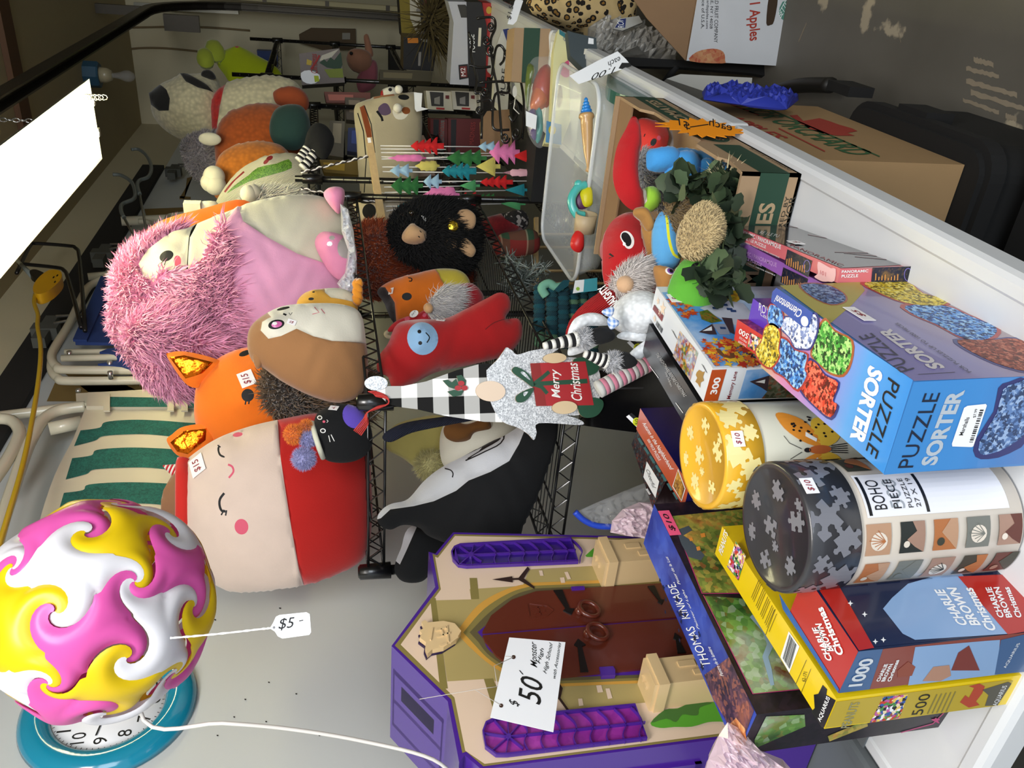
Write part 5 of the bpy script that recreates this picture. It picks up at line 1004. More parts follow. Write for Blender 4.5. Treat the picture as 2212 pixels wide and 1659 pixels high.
# ---- yellow comic puzzle box
yl = M('print yellow', '#e5c514', .3, 'gloss'); oly = M('yellow side print', '#b59d30', .35, 'gloss')
confetti = M('crowd print', '#888888', .35, 'pieces', cols=['#c23a2c', '#3458a0', '#e2c25a', '#e8d2b0', '#4a8a4a', '#24242c', '#b85a9a', '#e9e9ee'], scale=230)
B = Box3('puzzle_box', c5(1092, 1232), c5(1160, 1062), c5(530, 55), TZ+.246, TZ, yl, 'yellow five hundred piece jigsaw box with a barcode, standing between the others', smat=yl); mb = B.mb; tp, lf, rt = B.top, B.left, B.right
F_ = B.front
mb.poly(F_, mp(c5, [(1095, 1225), (1160, 1078), (2120, 955), (2150, 960), (2060, 1100)]), oly, .0005)
mb.text(F_, 'PEANUTS', c5(1232, 1222), c5(1292, 1078), c5(1180, 1225), M('grey outline lettering', '#8d8a66', .4), .0009, bold=.02)
mb.poly(F_, mp(c5, [(1345, 1195), (1420, 1050), (1560, 1035), (1510, 1170)]), confetti, .0008).text(F_, '500', c5(1638, 1148), c5(1690, 1030), c5(1575, 1155), blk, .0009)
mb.poly(F_, mp(c5, [(1850, 1080), (1880, 1040), (1900, 1055), (1930, 1000), (1900, 990), (1960, 975), (1990, 990), (1975, 1030), (1940, 1075), (1960, 1095), (1900, 1110)]), M('piece red', '#a8412c', .5), .0008).poly(F_, mp(c5, [(1990, 1100), (2010, 1040), (1975, 1010), (2120, 965), (2140, 975), (2060, 1098)]), M('dark grey print', '#55534a', .5), .0008).text(F_, 'AQUARIUS', c5(2060, 1098), c5(2120, 985), c5(2030, 1098), wht, .0011)
for k in range(5): mb.poly(F_, mp(c5, [(1665+k*26, 1145-k*3), (1672+k*26, 1145-k*3), (1745+k*26-20, 1035-k*4), (1738+k*26-20, 1035-k*4)]), M('small print grey', '#7d7440', .5), .0008)
mb.poly(tp, mp(c5, [(1078, 1222), (1020, 1135), (1040, 1115), (1035, 1040), (1060, 1035), (1085, 985), (1110, 1010), (1105, 1040), (1158, 1072), (1092, 1225)]), blk, .0005).text(tp, 'AQUARIUS', c5(1078, 1198), c5(1132, 1062), c5(1056, 1180), wht, .0009, bold=.02)
mb.poly(tp, mp(c5, [(848, 830), (895, 684), (955, 770), (898, 918)]), wht, .0006); o = tp.uv(*c5(862, 835)); barcode(mb, tp, o, tp.uv(*c5(900, 895))-o, tp.uv(*c5(900, 700))-o, lift=.0009)
for a, b in (((765, 705), (820, 560)), ((935, 980), (995, 845)), ((965, 1030), (1020, 895))): mb.poly(tp, stroke(mp(c5, [a, b]), .8), blk, .0008)
mb.text(tp, '62-171', c5(988, 968), c5(1000, 915), c5(968, 964), blk, .0008)
for k in range(17): x = 668+k*6.2; y = 500+k*12; mb.poly(tp, stroke(mp(c5, [(x+18, y-5), (x+60, y-105)]), 1.1), M('small print', '#6b5c1c', .5), .0008) if k % 4 != 3 else None
mb.poly(tp, mp(c5, [(548, 320), (598, 180), (655, 262), (612, 400)]), confetti, .0007).text(tp, 'PEANUTS', c5(522, 262), c5(556, 140), c5(502, 232), wht, .0009, bold=.02, shear=.1); B.done()
# ---- red and blue comic christmas box
rd = M('print red', '#b0241c', .3, 'gloss'); bl1 = M('side steel blue', '#3d5f8c', .35, 'gloss'); dn = M('print night navy', '#16203f', .3, 'gloss'); ice = M('print ice blue', '#86a6cf', .3, 'gloss'); brk = M('side brick', '#86423a', .35, 'gloss'); bpr = M('print blue', '#1f5aa0', .3, 'gloss')
B = Box3('puzzle_box', c5(1172, 1032), c5(1282, 798), c5(905, 560), TZ+.247, TZ, rd, 'red topped Christmas jigsaw box with thousand piece mark beside the dark canister', smat=dn); mb = B.mb; tp, F_, rt = B.top, B.front, B.right
mb.poly(F_, mp(c5, [(1170, 1030), (1282, 796), (1420, 782), (1345, 1008)]), bl1, .0004).poly(F_, mp(c5, [(1345, 1008), (1420, 782), (2212, 690), (2180, 905)]), brk, .0005).poly(F_, mp(c5, [(1560, 985), (1600, 770), (2000, 735), (2075, 730), (2060, 925)]), ice, .0007).poly(F_, mp(c5, [(2045, 925), (2080, 730), (2250, 690), (2250, 905)]), bl1, .0008)
mb.text(F_, '1000', c5(1300, 985), c5(1372, 830), c5(1222, 992), M('pale grey print', '#c6ccd4', .4), .0012, bold=.03)
for s, y0 in (('CHARLIE', 1400), ('BROWN', 1428), ('Christmas', 1462)): mb.text(F_, s, c5(y0, 960), c5(y0+48, 862-(y0 > 1440)*22), c5(y0-22, 962), wht, .0012, bold=.03)
mb.text(F_, 'AQUARIUS', c5(2110, 885), c5(2190, 745), c5(2090, 888), wht, .0012)
mb.poly(F_, mp(c5, [(1640, 960), (1700, 880), (1790, 870), (1800, 930), (1740, 960)]), M('side peach', '#a9806c', .5), .0010).poly(F_, mp(c5, [(1500, 900), (1560, 850), (1600, 880), (1580, 930), (1500, 940)]), M('side rust', '#8a4a3c', .5), .0010).poly(F_, mp(c5, [(1800, 900), (1840, 800), (1900, 760), (1960, 900)]), M('side maroon', '#74332f', .5), .0011)
q = rt
mb.poly(q, mp(c5, [(1300, 780), (1240, 620), (1060, 300), (1850, 300), (2120, 700)]), dn, .0004).poly(q, mp(c5, [(1470, 500), (1420, 560), (1530, 700), (1600, 735), (2140, 700), (1850, 350), (1700, 380), (1560, 420)]), ice, .0007).poly(q, mp(c5, [(1840, 380), (2300, 360), (2300, 640), (2212, 690), (2120, 705)]), rd, .0009).poly(q, mp(c5, [(1285, 795), (1062, 455), (1180, 445), (1370, 780)]), rd, .0009)
for s, x in (('CHARLIE', 1770), ('BROWN', 1840), ('Christmas', 1930)): mb.text(q, s, c5(x+130, 655+(x > 1900)*30), c5(x-10, 445+(x < 1800)*10), c5(x+70, 655+(x > 1900)*30), wht, .0014, bold=.03)
for s, x in (('CHARLIE', 2040), ('BROWN', 2085), ('Christmas', 2140)): mb.text(q, s, c5(x+60, 610), c5(x-15, 440), c5(x+25, 614), wht, .0014, bold=.03)
for x, y in ((1235, 530), (1315, 592), (1375, 745), (1420, 735)): mb.poly(q, mp(c5, [(x-14, y), (x-3, y-4), (x+2, y-16), (x+6, y-3), (x+18, y), (x+7, y+5), (x+3, y+17), (x-3, y+5)]), wht, .0010)
for s, x, y in (('CHARLIE', 1120, 842), ('BROWN', 1118, 768), ('Christmas', 1198, 815)):
    k = {'CHARLIE': ((1145, 848), (1060, 660), (1108, 850)), 'BROWN': ((1152, 795), (1082, 640), (1112, 795)), 'Christmas': ((1210, 812), (1088, 545), (1168, 822))}[s]; mb.text(tp, s, c5(*k[0]), c5(*k[1]), c5(*k[2]), wht, .0011, bold=.035)
mb.poly(tp, mp(c5, [(1172, 1030), (862, 560), (840, 470), (870, 520), (1178, 1010)]), bpr, .0006); B.done()
# ---- puzzle sorter
skb = M('sorter gradient', '#4f8fd0', .25, 'grad', axis=1, a=-.16, b=.12, cols=['#3f8fdc', '#5fa5e8', '#a98fd6', '#d68ab8', '#d8c85a'])
skt = M('sorter side blue', '#3f78b4', .3, 'gloss'); ps = {k: M('pieces '+k, '#888888', .4, 'pieces', cols=v, scale=270) for k, v in dict(red=['#d8432c', '#f07a5c', '#8c1e14', '#e8604a', '#5a1410'], green=['#4aa83c', '#8cd06a', '#1f6a24', '#b8e08a', '#1b3f18'], blue=['#3f86d8', '#7db4ea', '#1d4c96', '#a8d0f4', '#14305c'], white=['#c6d2ee', '#e9effa', '#7f92c8', '#f7f9fd', '#48588c'], yellow=['#e8cf3c', '#f4e680', '#a08a1c', '#d0b428', '#5c4f14'], dblue=['#5b7cae', '#8fa8cc', '#33507e', '#24385c'], rust=['#a04a32', '#c2745a', '#5e2418', '#8a3c28']).items()}
zs = TZ+.212
B = Box3('puzzle_box', (1909, 1024), (1972, 821), (1682, 616), zs, TZ, skb, 'tall blue puzzle sorter box with coloured piece pictures at the right', smat=skt); mb = B.mb; tp, F_, rt = B.top, B.front, B.right
sd = M('sorter front gradient', '#3f78b4', .3, 'grad', axis=2, a=0, b=.22, cols=['#5c5e98', '#6a5f9c', '#4a6ea8', '#3a74b4', '#3f86c8'])
mb.poly(F_, mp(c1, [(952, 962), (1700, 925), (1700, 1480), (760, 1556)]), sd, .0004)
def jig(L, mat, rim, pl_, l=.0008):
    q = crv(mp(c1, L), 3); c = np.mean(q, 0); mb.poly(pl_, [c+(np.array(p)-c)*1.10 for p in q], rim, l-.0002).poly(pl_, q, mat, l)
nv = M('tray navy', '#27307c', .4, 'gloss'); rd2 = M('tray red', '#b0342c', .4, 'gloss'); orr = M('tray rust', '#a85a30', .4, 'gloss')
jig([(350, 620), (395, 570), (450, 640), (555, 700), (550, 830), (500, 915), (420, 900), (370, 860), (305, 790), (330, 700)], ps['green'], orr, tp)
jig([(285, 830), (340, 850), (390, 920), (475, 970), (440, 1080), (470, 1110), (425, 1190), (330, 1120), (240, 1020), (255, 940)], ps['red'], nv, tp, .0011)
jig([(100, 690), (150, 700), (200, 760), (275, 790), (260, 880), (275, 920), (215, 1010), (130, 930), (60, 880), (80, 780)], ps['blue'], rd2, tp, .0014)
jig([(140, 550), (220, 560), (330, 530), (340, 640), (300, 740), (260, 750), (200, 740), (170, 680), (115, 620)], ps['white'], nv, tp, .0017)
jig([(10, 620), (60, 600), (105, 650), (95, 750), (100, 800), (45, 870), (-20, 830), (-50, 760), (-10, 700)], ps['yellow'], rd2, tp, .002)
jig([(45, 470), (110, 500), (125, 560), (105, 620), (40, 600), (25, 540)], ps['blue'], rd2, tp, .0018)
mb.poly(tp, mp(c1, [(85, 360), (320, 520), (290, 615), (250, 610), (50, 450), (60, 385)]), M('badge blue', '#1f50b0', .3, 'gloss'), .0024).text(tp, 'Clementoni', c1(258, 508), c1(92, 405), c1(232, 555), wht, .0028, bold=.015)
mb.poly(tp, mp(c1, oval(268, 575, 24, 34, -10)), wht, .0028)
mb.text(tp, 'SORTER', c1(672, 850), c1(548, 1318), c1(765, 905), wht, .0010, bold=.045)
mb.text(tp, 'PUZZLE', c1(795, 930), c1(650, 1398), c1(868, 985), blk, .0010)
mb.text(F_, 'PUZZLE', c1(945, 1508), c1(1122, 1030), c1(848, 1512), M('ink navy', '#1b2438', .4), .0009).text(F_, 'SORTER', c1(1092, 1492), c1(1280, 1012), c1(990, 1496), M('silver lettering', '#aeb8c2', .4), .0009, bold=.04)
mb.poly(F_, crv(mp(c1, [(1345, 1440), (1340, 1340), (1460, 1150), (1490, 1000), (1560, 960), (1700, 950), (1700, 1300), (1560, 1420), (1430, 1455)]), 2), M('tray navy dull', '#2b2f66', .4), .0007).poly(F_, crv(mp(c1, [(1375, 1420), (1372, 1340), (1480, 1160), (1520, 1010), (1600, 970), (1700, 960), (1700, 1240), (1560, 1370), (1440, 1420)]), 2), ps['dblue'], .0010)
mb.poly(F_, mp(c1, [(1292, 1112), (1408, 1100), (1416, 1110), (1330, 1370), (1320, 1376), (1195, 1372), (1192, 1355), (1270, 1125)]), wht, .0013).text(F_, 'Marshalls', c1(1262, 1300), c1(1305, 1185), c1(1236, 1300), blk, .0016, bold=.01).text(F_, '$7.99', c1(1345, 1185), c1(1358, 1130), c1(1325, 1188), blk, .0016)
o = F_.uv(*c1(1302, 1345)); barcode(mb, F_, o, F_.uv(*c1(1370, 1140))-o, F_.uv(*c1(1325, 1345))-o, lift=.0016)
q = rt
rg = M('sorter right gradient', '#a89aa8', .3, 'grad', axis=2, a=.21, b=0, cols=['#8a84b8', '#a8909c', '#a89ea0', '#8a93b0']); mb.poly(q, mp(c1, [(955, 958), (95, 348), (1250, 306), (1900, 700), (1900, 920)]), rg, .0004)
mb.poly(q, mp(c1, [(95, 348), (610, 325), (640, 380), (560, 470), (420, 590)]), M('warm yellow print', '#b0a452', .35), .0006)
for L, mt, rim in (([(230, 345), (390, 345), (500, 400), (510, 450), (420, 470), (300, 420)], 'dblue', orr), ([(640, 330), (900, 325), (1010, 400), (1180, 440), (1100, 480), (900, 460), (720, 390)], 'yellow', rd2), ([(900, 480), (1150, 480), (1300, 540), (1480, 620), (1430, 690), (1280, 690), (1100, 600), (960, 540)], 'blue', rd2), ([(1230, 700), (1440, 700), (1600, 690), (1800, 760), (1750, 900), (1540, 870), (1330, 780)], 'rust', nv), ([(1000, 330), (1250, 320), (1700, 560), (1700, 650), (1420, 560), (1180, 450)], 'white', nv)): jig(L, ps[mt], rim, q, .0010)
mb.text(q, 'PUZZLE', c1(958, 885), c1(682, 655), c1(868, 912), M('ink slate', '#4a4a5c', .4), .0014).text(q, 'SORTER', c1(1160, 880), c1(800, 628), c1(1060, 890), M('pale lettering', '#d2cdd0', .4), .0014, bold=.04).text(q, 'FOR PUZZLES UP TO 1000 PIECES', c1(1322, 905), c1(850, 590), c1(1300, 912), M('ink slate', ''), .0014)
mb.poly(q, stroke(mp(c1, [(980, 922), (1215, 908)]), 1), M('ink slate', ''), .0014)
ob = B.done(); note(ob, Pl(q.w(*c1(600, 538), .0022), s=q.s, t=q.t), .045, .016, '$5')
# ---- lane picture puzzle lying across
wb = M('print cool white', '#dfe4ea', .3, 'gloss'); rst = M('print burnt orange', '#b34a1e', .3, 'gloss'); sky = M('print sky', '#3f86d0', .3, 'painting', cols=['#2a6ab8', '#4f94d8', '#b8cfe6', '#eef2f6'], scale=8, dab=.05)
zt_ = TZ+.24
B = Box3('puzzle_box', (1519, 867), (1540, 796), (1415, 632), zt_, TZ, wb, 'white edged jigsaw box with an autumn village street picture on its side', smat=wb); mb = B.mb; F_, rt, tp = B.front, B.right, B.top
L = lambda *a: mp(c7, a)
mb.poly(F_, L((680, 1500), (770, 1165), (925, 1158), (828, 1498)), rst, .0005).text(F_, '300', c7(818, 1418), c7(868, 1240), c7(745, 1422), wht, .0009, bold=.03).text(F_, 'Memory Lane', c7(972, 1470), c7(1050, 1180), c7(920, 1472), M('maroon lettering', '#7c1c28', .4), .0009, bold=.01, shear=.15)
mb.poly(F_, L((1045, 1468), (1135, 1168), (1500, 1140), (2200, 1120), (2200, 1440)), sky, .0006).poly(F_, L((1165, 1285), (1375, 1220), (1350, 1390), (1290, 1350)), M('roof print', '#3a2c34', .5), .0009).poly(F_, L((1225, 1290), (1330, 1262), (1322, 1305), (1300, 1300)), wht, .0011).poly(F_, L((1350, 1390), (1375, 1230), (2200, 1240), (2200, 1440), (1290, 1465)), M('street print', '#56604a', .5, 'painting', cols=['#23281c', '#4a5438', '#8f8a7a', '#a83a22'], scale=22), .0008)
q = rt
mb.poly(q, L((240, 350), (1560, 325), (1560, 1105), (800, 1130)), sky, .0005)
fol = [M('leaf red', '#b8321c', .5), M('leaf orange', '#d9702a', .5), M('leaf gold', '#e2b82c', .5)]
mb.poly(q, L((360, 345), (1050, 332), (1100, 400), (1000, 480), (760, 440), (560, 420)), M('tree top print', '#7a7a2c', .5, 'painting', cols=['#2a3a16', '#6b7a24', '#d8b82c', '#b8481c'], scale=30), .0008)
mb.poly(q, L((640, 520), (830, 420), (1100, 470), (1240, 640), (1010, 700), (840, 620)), M('house front print', '#b8bcc8', .5), .001).poly(q, L((640, 520), (830, 415), (850, 500), (760, 480)), M('house gable print', '#8a90a2', .5), .0011).poly(q, L((630, 775), (775, 685), (820, 800), (745, 800)), M('roof print', ''), .0013).poly(q, L((668, 765), (765, 715), (770, 760)), wht, .0015).poly(q, L((765, 690), (920, 690), (960, 800), (850, 800)), M('house gable print', ''), .0013).poly(q, L((870, 620), (980, 630), (1010, 800), (960, 780)), M('roof print', ''), .0014)
for a, b in ((850, 440), (870, 475), (920, 520), (770, 510), (850, 720), (960, 540)): mb.poly(q, L((a, b), (a+60, b+4), (a+66, b+26), (a+8, b+24)), M('pane print', '#28406c', .4), .0016)
mb.poly(q, L((635, 560), (720, 540), (820, 620), (880, 660), (760, 680), (660, 640)), M('tree print', '#55601e', .5, 'painting', cols=['#26380f', '#5b6e20', '#a83a1c'], scale=34), .0015).poly(q, L((1000, 830), (1080, 900), (1240, 1060), (1240, 1110), (1050, 900)), M('roof print', ''), .0012)
scatter(mb, q, [q.uv(*c7(640, 850)), q.uv(*c7(1350, 850)), q.uv(*c7(1350, 1120)), q.uv(*c7(800, 1125))], fol, 150, .0075, 2, .0018)
scatter(mb, q, [q.uv(*c7(300, 430)), q.uv(*c7(500, 420)), q.uv(*c7(620, 640)), q.uv(*c7(460, 620))], fol[:2], 26, .007, 5, .0018)
mb.poly(q, L((805, 950), (850, 960), (900, 1020), (960, 1030), (950, 1000), (1000, 1000), (1010, 1050), (960, 1060), (880, 1040), (830, 1000)), M('squirrel print', '#6e4526', .5), .0021)
mb.poly(tp, L((435, 755), (630, 985), (545, 1280), (362, 1020)), M('village print', '#888888', .4, 'painting', cols=['#2f6ab0', '#8fb4d8', '#d8d8d0', '#a83a1c', '#4a6a24', '#d8b030'], scale=22, dab=.5), .0006)
mb.poly(tp, stroke(L((165, 480), (265, 600), (245, 660), (152, 525), (165, 480)), 1), M('maroon lettering', ''), .0008).text(tp, 'PUZZLE', c7(235, 640), c7(160, 515), c7(252, 608), M('maroon lettering', ''), .0009, bold=.02)
o = tp.uv(*c7(178, 690)); barcode(mb, tp, o, tp.uv(*c7(240, 780))-o, tp.uv(*c7(195, 645))-o, 10)
mb.poly(tp, L((615, 1190), (640, 1165), (680, 1190), (700, 1180), (680, 1240), (690, 1280), (655, 1300), (650, 1355), (625, 1310), (600, 1290), (620, 1250), (605, 1220)), M('seal gold', '#a8813c', .4), .0008)
for k in range(4): mb.poly(tp, stroke(L((350+k*16, 740+k*14), (398+k*12, 830+k*16)), .8) if k < 2 else stroke(L((635+k*16, 1080+k*12), (700+k*8, 1170+k*10)), .8), M('small print ink', '#5a5a60', .5), .0008)
scatter(mb, tp, [tp.uv(*c7(180, 400)), tp.uv(*c7(300, 560)), tp.uv(*c7(300, 720)), tp.uv(*c7(130, 600))], [M('pale leaf print', '#e8d2bc', .5)], 5, .010, 8)
ob = B.done(); note(ob, Pl(q.w(*c7(375, 425), .0025), s=q.s, t=q.t), .026, .020, '5-')
# ---- black, navy and dark puzzle boxes behind
L = lambda *a: mp(c7, a)
def c9(a, b): return (1160+a*340/2014, 880+b*280/1659)
k9 = lambda *a: mp(c9, a)
gb = M('print glossy black', '#0d0d0f', .22, 'gloss'); dwl = M('dim white lettering', '#b8b8b8', .4)
B = Box3('puzzle_box', c7(545, 1850), c7(640, 1530), c7(85, 780), TZ+.243, TZ, gb, 'black jigsaw box with curly white title behind the village puzzle', smat=gb); mb = B.mb; tp = B.top
mb.text(tp, 'THE NIGHTMARE BEFORE CHRISTMAS', c7(180, 1000), c7(478, 1452), c7(208, 985), dwl, .0008, shear=.1).text(tp, 'Disney Tim Burton\u2019s', c7(272, 1195), c7(335, 1350), c7(300, 1180), dwl, .0008, shear=.3)
mb.poly(tp, stroke(L((118, 1125), (212, 1250)), 1.3), wht, .0008).poly(tp, stroke(L((392, 1512), (470, 1620)), 1.3), wht, .0008); B.done()
nb = M('print deep navy', '#1c1a55', .22, 'gloss'); ob_ = M('print terracotta', '#b84e28', .35, 'gloss')
B = Box3('puzzle_box', c9(1880, 1290), c9(1950, 1000), c9(1325, -5), TZ+.236, TZ, ob_, 'navy jigsaw box with a terracotta spine titled Autumn in the Neighborhood', smat=nb); mb = B.mb; tp = B.top
mb.text(tp, 'Autumn in the Neighborhood', c9(1335, 205), c9(1690, 795), c9(1395, 190), wht, .0008, bold=.01).text(tp, '500 PIECE PUZZLE', c9(1420, 420) if 0 else c9(1412, 415), c9(1565, 685), c9(1440, 400), wht, .0008, bold=.01)
mb.poly(tp, mp(c9, [(1810, 785), (1905, 1040), (1855, 1205), (1735, 1010)]), wht, .0006).poly(tp, mp(c9, [(1808, 805), (1895, 1040), (1852, 1185), (1747, 1008)]), M('autumn print', '#7a4a1c', .5, 'painting', cols=['#2a1a0c', '#7a4a1c', '#c08a2c', '#d8b060'], scale=40), .0009); B.done()
B = Box3('puzzle_box', c9(1480, 1290), c9(1650, 940), c9(1262, 342), TZ+.225, TZ, M('dark mosaic print', '#2a1414', .4, 'pieces', cols=['#140c0e', '#3c1a14', '#1c2a34', '#0c0a0c', '#5a2418', '#20141c', '#34484c'], scale=260), 'dark mosaic jigsaw box with a white handwritten style panel, leftmost of the rear boxes', smat=gb); mb = B.mb; tp = B.top
tl = M('teal dash print', '#35656a', .4)
for k in range(7): f = k/7; x, y = 1290+f*520, 400+f*810; mb.poly(tp, mp(c9, [(x, y), (x+28, y-14), (x+82, y+74), (x+52, y+88)]), tl, .0006)
mb.poly(tp, mp(c9, [(1410, 692), (1568, 948), (1520, 1160), (1365, 890)]), wht, .0007).text(tp, 'Cheerful', c9(1510, 1045) if 0 else c9(1400, 800), c9(1490, 1040), c9(1440, 790), blk, .001, shear=.4).text(tp, '500', c9(1395, 1045), c9(1440, 1120), c9(1420, 1035), wht, .001, bold=.04); B.done()
# ---- round puzzle canisters
def piece(cx, cy, s, rot):
    """jigsaw piece outline: square with knobs and notches"""
    o = []; e = [1, -1, 1, -1]; R = random.Random(int(cx*1e4)+int(cy*1e3)); e = [R.choice((1, -1, 1)) for _ in range(4)]
    for k in range(4):
        a = k*math.pi/2
        for u, v in ((-1, 0), (-.28, -.06), (-.2, .12), (-.32, .34), (-.15, .55), (.15, .55), (.32, .34), (.2, .12), (.28, -.06)): x, y = u, 1+v*e[k]; o.append((x*math.cos(a)+y*math.sin(a), -x*math.sin(a)+y*math.cos(a)))
    r = math.radians(rot); return [(cx+s*(x*math.cos(r)-y*math.sin(r)), cy+s*(x*math.sin(r)+y*math.cos(r))) for x, y in o]
class Cyl:
    """writing and pictures wrapped on a round wall; (a, b) = arc length from the viewer's side, height"""
    def __init__(self, c, r): self.c, self.r = np.array(c, float), r; self.a0 = math.atan2(CAMP[1]-c[1], CAMP[0]-c[0])
    def p(self, a, b, d=0): t = self.a0+a/self.r; return self.c+np.array((math.cos(t)*(self.r+d), math.sin(t)*(self.r+d), b))
    def uv(self, *q): return np.array(q)
def wrap(mb, cy, pts, mat, lift):
    """polygon laid round the cylinder, cut fine enough to follow it"""
    pts = [np.array(q, float) for q in pts]; D = []
    for i, p in enumerate(pts):
        q = pts[(i+1) % len(pts)]; n = max(1, int(abs(q[0]-p[0])/.006)); D += [tuple(p+(q-p)*k/n) for k in range(n)]
    xs = [p[0] for p in D]; ys = [p[1] for p in D]; G = [(x, y) for x in np.arange(min(xs), max(xs), .006) for y in np.linspace(min(ys), max(ys), 6)[1:-1]]; G = [g for g, k in zip(G, inside(G, D)) if k] if G else []
    V, E, Fc, *_ = mgeo.delaunay_2d_cdt([Vector(p) for p in D+G], [], [list(range(len(D)))], 1, 1e-7)
    mb.add([cy.p(v[0], v[1], lift) for v in V], [tuple(f) for f in Fc], mat)
def canister(name, c, r, h, lh, mlid, mdark, mpc, body, label, rng):
    t = thing('puzzle_canister', c, label, 'puzzle canister', 'round jigsaw canisters'); c = np.array(c, float); cy = Cyl(c, r)
    mb = MB().lathe(c, [(0, 0), (r-.003, 0), (r-.001, .002), (r-.001, h-lh)], body, seg=72)
    rng(mb, cy); mb.build('tube_body', t)
    mb = MB().lathe(c, [(r-.001, h-lh-.002), (r+.002, h-lh), (r+.002, h-.003), (r, h), (r-.006, h), (r-.008, h-.003), (0, h-.003)], mdark, seg=72); R = random.Random(hash(label) % 97 if 0 else len(label))
    tp = Pl(c+(0, 0, h-.003), s=(math.cos(cy.a0+1.57), math.sin(cy.a0+1.57), 0), t=(-math.cos(cy.a0), -math.sin(cy.a0), 0))
    for x, y, s in ((0, .15, .17), (.45, .5, .13), (-.5, .45, .15), (-.6, -.25, .13), (.55, -.2, .15), (.05, -.6, .17), (-.05, .78, .12), (.3, -.75, .1), (-.3, .1, .08)): mb.poly(tp, piece(x*r, y*r, s*r*.85, R.random()*90), mpc, .0005, px=False)
    for k in range(16):
        a = -2.6*r+k*.33*r; b = h-lh*.28-(k % 2)*lh*.42; wrap(mb, cy, [(x, min(max(y, h-lh+.001), h-.001)) for x, y in piece(a, b, .12*r+.05*r*(k % 3), R.random()*90)], mpc, .0025)
    return t, mb, cy
cr = M('canister cream paper', '#dcdac8', .4, 'gloss'); yw = M('canister yellow', '#dfa92a', .4, 'gloss'); yp = M('canister pale yellow', '#efe09a', .4, 'gloss')
org = M('wing orange', '#d8892c', .5); ink = M('butterfly ink', '#1a1414', .5); obr = M('body orange', '#b8602c', .5)
def butterflies(mb, cy):
    W_ = lambda L, m, l=.0004: wrap(mb, cy, L, m, l)
    y0 = .175
    for sgn in (1, -1):
        W_([(a*sgn, y0+b) for a, b in crv([(.004, -.012), (.012, .012), (.03, .032), (.052, .036), (.056, .024), (.042, .002), (.018, -.012)], 3)], org); W_([(a*sgn, y0+b) for a, b in crv([(.004, -.014), (.03, -.006), (.044, -.016), (.040, -.036), (.022, -.046), (.008, -.036)], 3)], M('wing yellow', '#d9b23a', .5))
        R = random.Random(3)
        for k in range(26): a, b = .012+R.random()*.034, -.036+R.random()*.06; W_([(a*sgn+.0016*math.cos(q), y0+b+.002*math.sin(q)) for q in np.linspace(0, 6.28, 7)[:-1]], ink, .0008)
        W_(stroke([(.002*sgn, y0+.014), (.01*sgn, y0+.03), (.02*sgn, y0+.036)], .0008), ink, .0006)
        W_([(a*sgn, y0+b) for a, b in ((.010, -.008), (.018, .006), (.024, .004), (.014, -.010))], wht, .0010)
    W_([(a, y0+b) for a, b in oval(0, -.012, .0055, .016)], obr, .0012); W_([(a, y0+b) for a, b in oval(0, .006, .003, .005)], ink, .0012)
    for k in range(5): W_(stroke([(-.004+k*.002, y0-.028), (-.006+k*.003, y0-.052)], .0011), ink, .001)
    for k, (a, b, m) in enumerate(((-.05, .115, obr), (-.075, .10, M('wing teal', '#5f9a9c', .5)), (.062, .10, obr))): W_([(x, y) for x, y in oval(a, b, .02, .014, 20)], ink, .0004); W_([(x, y) for x, y in oval(a, b, .015, .010, 20)], m, .0007)
    W_([(.030, .10), (.060, .10), (.060, .13), (.030, .13)], M('canister label pale', '#e4e4ea', .4), .0003); W_([(.026, .132), (.064, .132), (.064, .137), (.026, .137)], org, .0005)
    cq = Cyl.__new__(Cyl); cq.c, cq.r, cq.a0 = cy.c, cy.r, cy.a0; mb.text(cq, 'BUTTERFLIES', (.030, .112), (.062, .112), (.030, .121), blk, .0009, px=False)
cY = AD(1515, 984, 1.09); rY = 226*1.09/1760/2; hY = cY[2]-TZ-.003
t, mb, cy = canister('y', (cY[0], cY[1], TZ+.003), rY, hY, .052, yw, yw, yp, cr, 'yellow lidded round jigsaw canister with a spotted butterfly', butterflies)
mb.build('lid', t, 'yellow lid printed with pale jigsaw pieces')
q = cy.p(.018, hY-.018, .003); nn_ = nrm(q-cy.c-(0, 0, q[2]-cy.c[2])); note(t, Pl(q, s=np.cross((0, 0, 1.), nn_)), .021, .016, '$10')
cb = M('canister warm cream', '#d8cdbf', .4, 'gloss'); dg = M('canister charcoal', '#2c2c31', .4, 'gloss'); lg = M('canister grey piece', '#74757d', .4, 'gloss')
pal = [M('boho '+k, k, .5) for k in ('#9a7a6a', '#3a3a30', '#5b2f26', '#b08a6e', '#262a28', '#a8683c', '#6e706a')]
